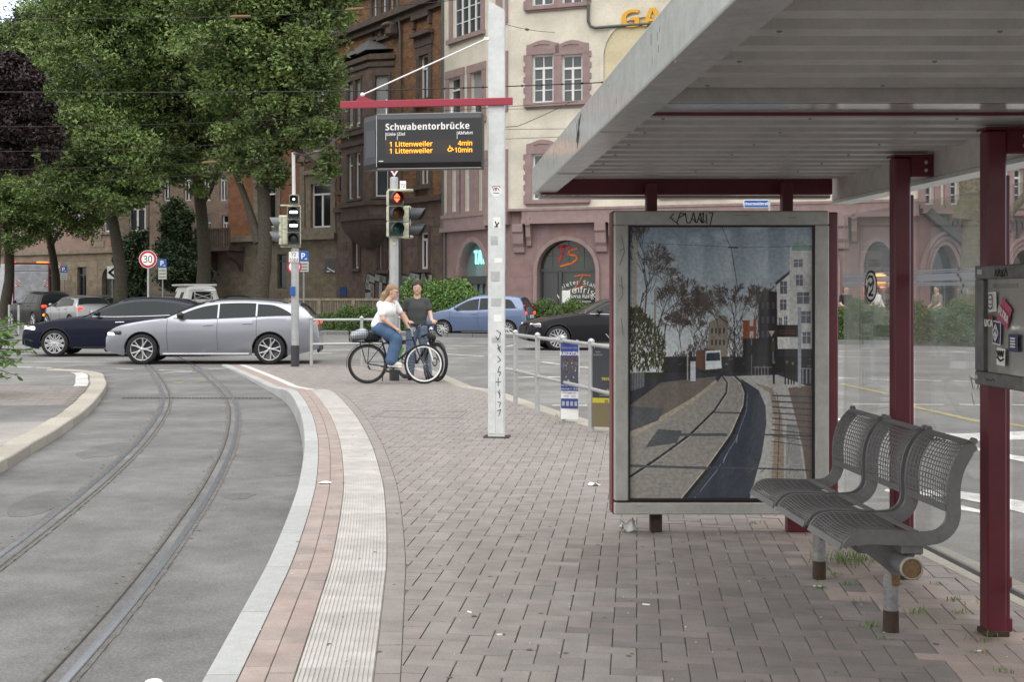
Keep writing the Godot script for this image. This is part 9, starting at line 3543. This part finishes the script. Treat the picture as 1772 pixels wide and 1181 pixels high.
	cr.lathe([Vector2(0.06,-0.003),Vector2(0.095,-0.003),Vector2(0.095,0.003),Vector2(0.06,0.003),Vector2(0.06,-0.003)],28,Transform3D(Basis(Vector3(1,0,0),PI/2),bb+Vector3(0,0,0.045)))
	part(o,"chainring",cr,M.alloy_dark)
	var ch:=MB.new()
	ch.tube([bb+Vector3(0.0,0.095,0.045),rw+Vector3(0,0.04,0.045)],0.004,4)
	ch.tube([bb+Vector3(0.0,-0.095,0.045),rw+Vector3(0.02,-0.09,0.045),rw+Vector3(0,-0.04,0.045)],0.004,4)
	part(o,"chain",ch,M.bike_black)
	rod(o,"derailleur",[rw+Vector3(0.01,-0.03,0.05),rw+Vector3(0.05,-0.1,0.05)],0.013,"bike_black")
	rod(o,"kick_stand",[bb+Vector3(-0.1,0.0,-0.05),Vector3(-0.2,0.03,-0.15)],0.009,"bike_black")
	var bt:=MB.new()
	bt.tube([Vector3(0.1,0.48,0.02),Vector3(0.16,0.62,0.02),Vector3(0.165,0.64,0.02)],[0.032,0.032,0.02],10)
	part(o,"bottle",bt,tone("bottle_green","leaf_light",1.6))
	M.bottle_green.vertex_color_use_as_albedo=false
	var bk:=MB.new()
	for i in 15:
		var x:=-0.76+i*0.038
		for s in [-1.0,1.0]: bk.tube([Vector3(x,0.735,s*0.11),Vector3(x-0.01,0.92,s*0.14)],0.0025,4,false)
	for y in [0.735,0.78,0.83,0.88,0.92]:
		var q: float=(y-0.735)/0.185*0.03
		bk.tube([Vector3(-0.76-q,y,-0.11-q),Vector3(-0.22+q,y,-0.11-q),Vector3(-0.22+q,y,0.11+q),Vector3(-0.76-q,y,0.11+q),Vector3(-0.76-q,y,-0.11-q)],0.004 if y>0.9 else 0.0028,4)
	for i in 7:
		for x in [-0.765,-0.215]: bk.tube([Vector3(x,0.735,-0.11+i*0.036),Vector3(x,0.92,-0.13+i*0.043)],0.0025,4,false)
	bk.box(Vector3(-0.49,0.733,0),Vector3(0.54,0.004,0.22))
	part(o,"basket",bk,M.bike_black)
	var bag:=thing("bag","crumpled silver and dark bag lying in the bicycle's rear basket","bag",g+Vector3(-0.49,0.735,0))
	var bb2:=[]
	bb2+=chain([Vector3(-0.2,0.08,0),Vector3(-0.02,0.12,0.02)],[0.075,0.095])
	bb2+=chain([Vector3(-0.2,0.13,-0.02),Vector3(-0.05,0.17,0.0)],[0.05,0.06])
	part(bag,"silver_half",flesh(bb2,0.014,0.03),M.bag_silver)
	var bb3:=[]
	bb3+=chain([Vector3(0.03,0.09,0),Vector3(0.2,0.07,0)],[0.09,0.07])
	part(bag,"dark_half",flesh(bb3,0.016,0.03),M.black_cloth)
func bicycle_oblique(h: Vector3):
	var d:=Vector3(0.52,0,0.854)
	var yaw:=-atan2(d.z,d.x)
	var o:=thing("bicycle","black mountain bicycle pointing towards the viewer, held by the standing person","bicycle",h+Vector3(0.28,0,0.42),yaw)
	var fw:=Vector3(0.12,0.352,0)
	var rw:=Vector3(-0.98,0.352,0)
	wheel(o,fw,0.352,Basis(Vector3.UP,0.05),{"tyre": 0.027,"rim": "bike_black","disc": 1})
	wheel(o,rw,0.352,Basis(),{"tyre": 0.027,"rim": "bike_black","disc": 1})
	guard(o,fw,0.375,0.7,2.4,"bike_black")
	var bb:=Vector3(-0.56,0.3,0)
	var seat:=Vector3(-0.72,0.78,0)
	var hu:=Vector3(-0.13,0.84,0)
	var hd:=Vector3(-0.09,0.72,0)
	for q in [["seat_tube",bb,seat,0.018],["down_tube",bb,hd,0.022],["top_tube",seat+Vector3(0,-0.06,0),hu,0.018],["head_tube",hd,hu+Vector3(0,0.03,0),0.024]]:
		rod(o,q[0],[q[1],q[2]],q[3],"bike_black")
	for s in [-1.0,1.0]:
		rod(o,"chain_stay",[bb+Vector3(0,0,s*0.03),rw+Vector3(0,0,s*0.06)],0.011,"bike_black")
		rod(o,"seat_stay",[seat+Vector3(0,-0.08,s*0.02),rw+Vector3(0,0,s*0.06)],0.009,"bike_black")
		rod(o,"fork_leg",[Vector3(-0.07,0.70,s*0.06),Vector3(0.03,0.52,s*0.065),fw+Vector3(0,0,s*0.06)],[0.021,0.024,0.017],"steel_bright" if s>0 else "bike_black")
		rod(o,"brake_lever",[Vector3(-0.13,1.0,s*0.17),Vector3(-0.06,0.98,s*0.26)],0.007,"alloy")
		rod(o,"cable",[Vector3(-0.13,1.0,s*0.15),Vector3(0.0,1.05,s*0.08),Vector3(0.02,0.85,s*0.03),Vector3(-0.02,0.6,0.05)],0.004,"bike_black")
		rod(o,"grip",[Vector3(-0.17,1.02,s*0.22),Vector3(-0.2,1.02,s*0.34)],0.019,"bike_black")
	rod(o,"fork_crown",[Vector3(-0.07,0.7,-0.08),Vector3(-0.07,0.7,0.08)],0.022,"bike_black")
	rod(o,"stem",[hu+Vector3(0,0.03,0),Vector3(-0.15,0.96,0),Vector3(-0.12,1.0,0)],0.018,"bike_black")
	rod(o,"handlebar",[Vector3(-0.2,1.02,-0.34),Vector3(-0.16,1.015,-0.18),Vector3(-0.12,1.0,0),Vector3(-0.16,1.015,0.18),Vector3(-0.2,1.02,0.34)],0.0135,"bike_black")
	rod(o,"seat_post",[seat,Vector3(-0.75,0.92,0)],0.014,"alloy")
	var sd:=[]
	sd+=chain([Vector3(-0.84,0.93,-0.05),Vector3(-0.84,0.93,0.05)],[0.035,0.035])
	sd+=chain([Vector3(-0.84,0.935,0),Vector3(-0.62,0.935,0)],[0.045,0.022])
	part(o,"saddle",flesh(sd,0.014,0.03),M.bike_black)
	var lp:=MB.new()
	lp.ball(Vector3(-0.06,0.93,0),Vector3(0.05,0.04,0.04),Basis(),10)
	part(o,"front_lamp",lp,M.chrome)
	rod(o,"crank_arm",[bb+Vector3(0,0,0.05),bb+Vector3(0.1,-0.13,0.07)],0.011,"alloy")
	rod(o,"crank_arm",[bb+Vector3(0,0,-0.05),bb+Vector3(-0.1,0.13,-0.07)],0.011,"alloy")
	var bg:=[]
	bg+=chain([Vector3(-0.05,0.8,0.02),Vector3(0.05,0.78,0.02)],[0.06,0.055])
	part(o,"handlebar_bag",flesh(bg,0.016,0.03),M.black_cloth)
func passers():
	var z:=41.5
	var g:=0.0
	var fig:=func(label: String,px: float,zz: float,dir: Vector3,top: String,legs: String,hair: String,lean: float,bare: bool):
		var o:=thing("person",label,"person",foot(px,zz,-0.02),-atan2(dir.z,dir.x))
		var b:=[]
		var c:=Vector3(lean,1.58,0)
		b+=head_bones(c,Vector3(1,-0.1,0.1),Vector3(lean*0.9,1.43,0))
		b+=chain([Vector3(lean*0.9,1.43,0),Vector3(lean*0.6,1.2,0),Vector3(0,0.92,0)],[0.06,0.11,0.115])
		for s in [-1.0,1.0]:
			b+=chain([Vector3(lean*0.8,1.37,s*0.17),Vector3(lean+0.05,1.1,s*0.22),Vector3(lean+0.28,0.98,s*0.18)],[0.05,0.038,0.028],0.02)
			b+=hand(Vector3(lean+0.28,0.98,s*0.18),Vector3(1,-0.2,0),Vector3(0,1,0),0.6,-s,1.0)
			b+=chain([Vector3(0,0.9,s*0.09),Vector3(0.05*s,0.48,s*0.1),Vector3(-0.05*s,0.08,s*0.1),Vector3(0.1-0.05*s,0.03,s*0.1)],[0.088,0.058,0.04,0.03])
		part(o,"body",flesh(b,0.017,0.03),M.skin)
		var t:=[]
		t+=chain([Vector3(lean*0.85,1.36,0),Vector3(lean*0.6,1.2,0),Vector3(0,0.98,0)],[0.10,0.135,0.135])
		for s in [-1.0,1.0]: t+=chain([Vector3(lean*0.8,1.37,s*0.17),Vector3(lean*0.8+0.03,1.2,s*0.2)],[0.066,0.06])
		part(o,"shirt",flesh(t,0.019,0.03),M[top])
		var l:=[]
		l+=chain([Vector3(0,0.93,-0.04),Vector3(0,0.93,0.04)],[0.135,0.135])
		for s in [-1.0,1.0]: l+=chain([Vector3(0,0.88,s*0.09),Vector3(0.03*s,0.62 if bare else 0.12,s*0.1)],[0.112,0.1 if bare else 0.07])
		part(o,"legwear",flesh(l,0.019,0.03),M[legs])
		var h:=[]
		h+=chain([c+Vector3(-0.02,0.06,0),c+Vector3(-0.06,-0.03,0)],[0.095,0.08])
		part(o,"hair",flesh(h,0.016,0.03),M[hair])
		for s in [-1.0,1.0]:
			var sh:=[]
			sh+=chain([Vector3(-0.05*s-0.03,0.04,s*0.1),Vector3(-0.05*s+0.16,0.03,s*0.1)],[0.045,0.035])
			part(o,"shoe",flesh(sh,0.018,0.03),M.black_cloth)
		return o
	fig.call("person in black clothes standing across the street just right of the poster case",1463,45.0,Vector3(0.2,0,1),"black_cloth","black_cloth","hair_dark",0.02,false)
	fig.call("person in pale top and dark red trousers leaning over a bicycle across the street",1524,44.5,Vector3(-1,0,0.1),"tee_white","red_paint","hair_dark",0.16,false)
	fig.call("person in light brown top and white shorts across the street behind the glass",1624,42.5,Vector3(-0.95,0,0.2),"sandstone","tee_white","hair_dark",0.06,true)
	for q in [["red bicycle standing across the street by the person in dark red trousers",1512,44.2,"beam_red",2.9],["dark parked bicycle across the street beside the person in white shorts",1652,42.8,"bike_black",0.3]]:
		var o:=thing("bicycle",q[0],"bicycle",foot(q[1],q[2],-0.02),q[4])
		wheel(o,Vector3(-0.5,0.34,0),0.34,Basis())
		wheel(o,Vector3(0.52,0.34,0),0.34,Basis())
		var mm: String=q[3]
		rod(o,"frame",[Vector3(-0.5,0.34,0),Vector3(-0.05,0.3,0),Vector3(0.38,0.7,0),Vector3(-0.17,0.72,0),Vector3(-0.05,0.3,0)],0.017,mm)
		rod(o,"fork",[Vector3(0.52,0.34,0),Vector3(0.4,0.68,0),Vector3(0.34,0.95,0)],0.015,mm)
		rod(o,"handlebar",[Vector3(0.26,0.98,-0.28),Vector3(0.35,0.97,0),Vector3(0.26,0.98,0.28)],0.013,"alloy")
		rod(o,"seat_post",[Vector3(-0.17,0.72,0),Vector3(-0.2,0.88,0)],0.013,"alloy")
		var sd:=MB.new()
		sd.ball(Vector3(-0.2,0.9,0),Vector3(0.13,0.035,0.07),Basis(),10)
		part(o,"saddle",sd,M.bike_black)
	var tb:=thing("flower_tub","round tub of dark red flowers at the feet of the person in black","plant tub",foot(1458,44.0,-0.02))
	var b:=MB.new()
	b.lathe([Vector2(0.001,0.0),Vector2(0.22,0.0),Vector2(0.28,0.4),Vector2(0.25,0.4),Vector2(0.2,0.36),Vector2(0.001,0.36)],18)
	part(tb,"tub",b,M.rust_light)
	var xs:=[]
	for i in 60: xs.append(Transform3D(Basis(Vector3.UP,i*1.3).scaled(Vector3.ONE*0.1),Vector3(rng.randfn()*0.13,0.5+rng.randf()*0.3,rng.randfn()*0.13)))
	many(tb,"flowers",sprig(77,8,0.8),M.sign_red,xs)
func disc(r: float,d:=0.004,n:=28) -> MB:
	var b:=MB.new()
	b.prism(ellipse(r,r,n),d)
	return b
func speed_sign(label: String,px: float,py: float,z: float,r: float,extra:=false):
	var k:=z/2300.0
	var g:=foot(px,z,ROAD)
	var y:=EYE-(py-508.0)*k-ROAD
	var o:=thing("speed_limit_sign",label,"road sign",g,0.0,"round 30 signs")
	rod(o,"post",[Vector3(0,0,0),Vector3(0,y+r*0.8,0)],0.038,"galv")
	var c:=Transform3D(Basis(),Vector3(0,y,0.05))
	part(o,"white_rim",disc(r,0.01),M.white,c)
	part(o,"red_ring",disc(r*0.95),M.sign_red,c.translated_local(Vector3(0,0,0.009)))
	part(o,"white_face",disc(r*0.70),M.white,c.translated_local(Vector3(0,0,0.012)))
	text(o,"30",r*0.78,c.translated_local(Vector3(0,0,0.019)),M.ink,sans,1,0.88)
	if extra:
		part(o,"violet_disc",disc(r*0.85,0.01),M.sign_violet,Transform3D(Basis(),Vector3(0,y-r*1.95,0.05)))
func parking_sign(label: String,px: float,py: float,z: float,w: float,plate_h:=0.5):
	var k:=z/2300.0
	var y:=EYE-(py-508.0)*k-ROAD
	var o:=thing("parking_sign",label,"road sign",foot(px,z,ROAD),0.0,"blue parking signs")
	rod(o,"post",[Vector3(0,0,0),Vector3(0,y+w*0.5,0)],0.035,"galv_dark")
	var b:=MB.new()
	b.box(Vector3(0,y,0.045),Vector3(w,w*1.05,0.012),Basis(),0.005)
	part(o,"blue_plate",b,M.sign_blue)
	text(o,"P",w*0.6,Transform3D(Basis(),Vector3(-w*0.08,y,0.053)),M.paper,sans_bold)
	var ar:=MB.new()
	ar.prism(PackedVector2Array([Vector2(0.02,-0.06),Vector2(0.12,-0.06),Vector2(0.12,-0.1),Vector2(0.19,-0.04),Vector2(0.12,0.02),Vector2(0.12,-0.02),Vector2(0.02,-0.02)]),0.002,Transform3D(Basis.from_scale(Vector3.ONE*w*1.6),Vector3(w*0.05,y-w*0.22,0.052)))
	part(o,"arrow",ar,M.paper)
	var p:=MB.new()
	p.box(Vector3(0,y-w*0.55-plate_h*0.5,0.045),Vector3(w,plate_h,0.01),Basis(),0.004)
	part(o,"text_plate",p,tone("plate_pale","case_grey",1.15))
	for i in 3: strokes(o,"lettering",[[-w*0.35,0,w*0.35,0]],0.05,Transform3D(Basis(),Vector3(0,y-w*0.6-plate_h*(0.2+i*0.28),0.051)),M.ink_grey)
func build_signs():
	speed_sign("large speed limit 30 sign on a grey post above the navy estate",257,449,47.5,0.32)
	speed_sign("small far speed limit 30 sign behind the queue of cars",99,462.5,84.0,0.28,true)
	parking_sign("blue parking sign with arrow right of the large speed limit sign",282,456,58.0,0.36,0.5)
	parking_sign("small blue parking sign near the truck by the far speed limit sign",111.5,466.5,82.0,0.4,0.4)
	parking_sign("blue parking sign behind the left signal post",526,443.5,46.0,0.34,0.36)
	var o:=thing("prohibition_sign","red-rimmed round sign mostly hidden behind the left signal post","road sign",foot(510,44.0,ROAD))
	var y:=EYE-(462-508.0)*44.0/2300.0-ROAD
	rod(o,"post",[Vector3.ZERO,Vector3(0,y+0.2,0)],0.03,"galv_dark")
	part(o,"red_ring",disc(0.24,0.01),M.sign_red,Transform3D(Basis(),Vector3(0,y,0.04)))
	part(o,"white_face",disc(0.18),M.white,Transform3D(Basis(),Vector3(0,y,0.048)))
	var z:=36.0
	var s:=thing("street_name_sign","blue street name sign standing above the poster case's right half","street sign",foot(1331,z,ROAD))
	var ys:=EYE-(353-508.0)*z/2300.0-ROAD
	rod(s,"post",[Vector3.ZERO,Vector3(0,ys+0.32,0)],0.03,"galv")
	var b:=MB.new()
	b.box(Vector3(-0.36,ys,0.03),Vector3(0.68,0.22,0.012),Basis(),0.005)
	part(s,"white_border",b,M.white)
	var b2:=MB.new()
	b2.box(Vector3(-0.36,ys,0.034),Vector3(0.65,0.19,0.012))
	part(s,"blue_plate",b2,M.sign_blue)
	text(s,"Schwarzwaldstraße",0.078,Transform3D(Basis(),Vector3(-0.36,ys,0.0415)),M.paper,sans_bold,1,0.72)
	var cb:=thing("chevron_board","white board with a black arrow pointing left beside the leaning trunk","road sign",foot(195,66.0,ROAD))
	var yc:=EYE-(472-508.0)*66.0/2300.0-ROAD
	rod(cb,"post",[Vector3.ZERO,Vector3(0,yc,0)],0.035,"galv_dark")
	var c:=MB.new()
	c.box(Vector3(0,yc,0.05),Vector3(0.5,0.62,0.012),Basis(),0.005)
	part(cb,"board",c,M.paper)
	strokes(cb,"arrow",[[0.16,0.24,-0.14,0.0,0.16,-0.24]],0.12,Transform3D(Basis(),Vector3(0,yc,0.057)),M.ink)
func wire(label: String,pts: Array,r: float,m := "iron",beads:=0,insul:=[]):
	var o:=thing("overhead_wire",label,"wire",Vector3.ZERO,0.0,"overhead tram wires")
	var w:=[]
	for i in pts.size()-1:
		var a: Vector3=pts[i]
		var b: Vector3=pts[i+1]
		var n:=14
		for k in n+(1 if i==pts.size()-2 else 0):
			var t:=float(k)/n
			w.append(a.lerp(b,t)-Vector3(0,0.006*a.distance_to(b)*4.0*t*(1-t)*0.5,0))
	rod(o,"cable",w,r,m)
	for i in beads:
		var q: Vector3=w[0].lerp(w[w.size()-1],(i+0.5)/beads)
		var j:=int((i+0.5)/beads*(w.size()-1))
		var b:=MB.new()
		b.ball(w[j].lerp(w[j+1],0.5),Vector3(0.05,0.035,0.03),Basis(),6)
		part(o,"clip",b,M.iron)
	for q in insul:
		var b:=MB.new()
		var t: float=q
		var j:=clampi(int(t*(w.size()-1)),0,w.size()-2)
		var d: Vector3=(w[j+1]-w[j]).normalized()
		b.tube([w[j]-d*0.3,w[j]-d*0.2,w[j]+d*0.2,w[j]+d*0.3],[0.02,0.045,0.045,0.02],8)
		part(o,"insulator",b,M.rust_light)
func build_wires():
	wire("highest overhead wire with two pale insulators across the tree crowns",[P(-150,33,38),P(460,28,38),P(760,3,40),P(1100,-40,42)],0.011,"iron",0,[0.32,0.5])
	wire("thick spiny cable running behind the display arm to the shelter roof",[P(-150,158,40),P(590,158,40),P(1060,142,38),P(1500,112,36)],0.016,"iron",46)
	wire("thin span wire across the upper tree crowns",[P(-150,220,42),P(260,216,42),P(620,200,44),P(1000,176,46)],0.009)
	wire("thin span wire level with the departure display on the left",[P(-150,263,40),P(230,259,41),P(560,238,46)],0.009)
	wire("lower span wire in front of the plane trees",[P(-150,296,40),P(290,286,42),P(600,262,47)],0.009,"iron",0,[0.62])
	wire("lowest span wire just above the lower leaves",[P(-100,330,44),P(200,312,44),P(420,296,47),P(620,278,52)],0.009)
	wire("slanting wire ending on the cream house beside the mast",[P(868,220,44),P(895,219,44.5),P(985,178,52)],0.012,"iron",0,[])
	wire("straight thin wire crossing the cream house below the window sills",[P(868,189,40),P(1400,176,36)],0.007)
	wire("thin wire low across the cream house front",[P(868,224,40),P(1400,214,36)],0.007)
	wire("lowest thin wire across the cream house front",[P(868,241,40),P(1400,215,36)],0.007)
	wire("short wire with a dark clamp right of the mast top",[P(868,40,42),P(912,51,46),P(960,56,52)],0.009,"iron",0,[0.5])
	var o:=thing("wire_stay","slack cable swinging from the left signal post's top to the right","wire",Vector3.ZERO)
	rod(o,"cable",[P(509,266,28.4),P(525,269,32),P(555,262,38),P(575,248,42),P(596,230,46)],0.02,"iron")
func build_litter():
	var blob:=func(label: String,called: String,cat: String,px: float,py: float,size: Vector3,m: String,group := "",yaw:=0.3,yy:=0.0):
		var at:=G(px,py,yy)
		var o:=thing(called,label,cat,at,yaw,group)
		var b:=MB.new()
		var r:=RandomNumberGenerator.new()
		r.seed=int(px*7+py)
		var rows:=[]
		for i in 6:
			var row:=PackedVector3Array()
			for j in 6:
				row.append(Vector3((i/5.0-0.5)*size.x+r.randfn()*size.x*0.05,absf(r.randfn())*size.y*0.5+size.y*(0.7 if i>0 and i<5 and j>0 and j<5 else 0.1),(j/5.0-0.5)*size.z+r.randfn()*size.z*0.05))
			rows.append(row)
		b.grid(rows)
		part(o,"sheet",b,M[m])
	blob.call("flat scrap of white paper lying on the red edge pavers","paper_scrap","litter",563.0,837.0,Vector3(0.09,0.012,0.05),"paper","paper scraps on the platform",0.2)
	blob.call("flat scrap of white paper on the paving left of the poster case","paper_scrap","litter",1028.0,841.0,Vector3(0.09,0.014,0.05),"paper","paper scraps on the platform",0.1)
	blob.call("crumpled white tissue at the poster case's left leg","crumpled_tissue","litter",1087.0,921.0,Vector3(0.09,0.05,0.07),"paper")
	var lid:=thing("plastic_lid","white plastic lid lying on the track bed at the bottom edge","litter",G(266,1187,-0.19))
	var lm:=MB.new()
	lm.lathe([Vector2(0.001,0.016),Vector2(0.036,0.016),Vector2(0.04,0.008),Vector2(0.047,0.004),Vector2(0.047,0.0)],20,Transform3D(Basis(Vector3(1,0,0),0.12),Vector3.ZERO))
	part(lid,"rim_and_top",lm,M.paper)
	var butt:=func(label: String,px: float,py: float,a: float,l: float,m1: String,m2: String):
		var o:=thing("cigarette_end",label,"litter",G(px,py,0.004),a,"cigarette ends on the platform")
		var b:=MB.new()
		b.tube([Vector3(-l*0.5,0,0),Vector3(l*0.15,0,0)],0.004,7)
		part(o,"paper",b,M[m1])
		var c:=MB.new()
		c.tube([Vector3(l*0.15,0,0),Vector3(l*0.5,0,0)],0.0041,7)
		part(o,"filter",c,M[m2])
	butt.call("white cigarette end upright in a paving joint in the middle foreground",813.0,1060.0,2.2,0.03,"paper","paper")
	butt.call("cigarette end with tan filter right of the middle foreground",867.0,1099.0,0.1,0.035,"paper","orange_plaster")
	butt.call("white cigarette end on dark pavers before the poster case",1118.0,1047.0,-0.3,0.035,"paper","paper")
	butt.call("cigarette end with orange filter near the red post at the right",1695.0,1127.0,0.1,0.035,"paper","orange_letter")
	butt.call("bent cigarette end on the paving left of the bench",1418.0,1015.0,-0.3,0.06,"paper","kerb_buff")
	blob.call("dry brown leaf beside the white cigarette end","dry_leaf","leaf",820.0,1068.0,Vector3(0.025,0.006,0.018),"rust_light")
	var cr:=MB.new()
	var r:=RandomNumberGenerator.new()
	r.seed=31
	for i in 170:
		var z:=r.randf_range(4.9,13.0)
		var x:=r.randf_range(-0.8,2.6)
		cr.ball(Vector3(x,0.002,-z),Vector3(r.randf_range(0.002,0.006),0.002,r.randf_range(0.002,0.005)),Basis(),5)
	var c:=part(self,"specks_of_dirt",cr,M.paper)
	tag(c,"tiny pale specks of grit and chewing gum over the paving","","","stuff")
	var ds:=MB.new()
	for i in 150:
		var z:=r.randf_range(4.9,14.0)
		var x:=r.randf_range(-0.8,2.6)
		var q:=r.randf_range(0.004,0.014)
		ds.lathe([Vector2(0.0005,0.0012),Vector2(q*0.8,0.0012),Vector2(q,0.0)],8,Transform3D(Basis(),Vector3(x,0.0005,-z)))
	var c2:=part(self,"gum_spots",ds,tone("gum","paver0",0.45))
	tag(c2,"small dark flattened gum spots on the pavers","","","stuff")
	var tufts:=[[1465,975,0.15,90,"largest bright grass tuft under the bench, right of its far leg"],[1500,968,0.1,40,"grass tuft right of the largest one under the bench"],[1440,998,0.06,20,"low grass tuft touching the foot of the bench's far leg"],[1413,1018,0.05,16,"thin grass tuft just in front of the bench's far leg"],[1470,1014,0.05,14,"sparse grass midway between the two bench legs"],[1512,1085,0.06,22,"grass tuft just left of the bench's near leg"],[1530,1108,0.04,12,"short blades in front of the bench's near leg"],[1486,1044,0.04,12,"short blades in a joint up and left of the near bench leg"],[1578,1062,0.07,22,"weed with broad rosette right of the bench's near leg"],[1622,1012,0.04,12,"short blades below the bench's rusty end disc"],[1650,1040,0.05,16,"grass tuft left of the near red post, the farther of two"],[1668,1062,0.05,14,"grass tuft left of the near red post, the nearer of two"],[1705,1045,0.05,12,"grass at the back of the near red post's foot"],[1700,1110,0.06,18,"grass in a joint just in front of the near red post"],[1690,1130,0.05,14,"grass beside the orange cigarette filter"],[1740,1165,0.05,14,"grass at the bottom right corner of the paving"],[1385,905,0.04,12,"blades in the joint behind the poster case's right leg"],[1300,906,0.04,10,"blades in the joint under the middle of the poster case"],[1095,922,0.04,12,"blades beside the crumpled tissue"],[1030,765,0.05,14,"grass at the kerb below the dark poster on the fence"],[978,735,0.09,20,"tall grass at the fence post that carries the blue and white poster"],[968,722,0.07,14,"small grass just beyond the post with the blue and white poster"],[866,757,0.05,14,"grass round the foot of the display mast"]]
	var n:=0
	for t in tufts:
		var at:=G(t[0],t[1],0.0)
		var o:=thing("grass_tuft",t[4],"weed",at,0.0,"grass tufts in the paving joints")
		var b:=MB.new()
		for i in t[3]:
			var a:=r.randf()*TAU
			var p:=Vector3(r.randfn()*t[2]*0.55,0,r.randfn()*t[2]*0.3)
			var h: float=t[2]*r.randf_range(0.25,0.7)
			var d:=Vector3(cos(a),0,sin(a))
			var s:=Vector3(-d.z,0,d.x)*0.0022
			var m:=p+d*h*0.35+Vector3(0,h*0.7,0)
			var e:=p+d*h*0.9+Vector3(0,h*0.85,0)
			b.quad(p-s,p+s,m+s*0.8,m-s*0.8)
			b.tri(m-s*0.8,m+s*0.8,e)
		part(o,"blades",b,tone("grass_%d" % (n % 3),"grass",[1.0,0.8,1.2][n % 3]))
		M["grass_%d" % (n % 3)].vertex_color_use_as_albedo=false
		n+=1
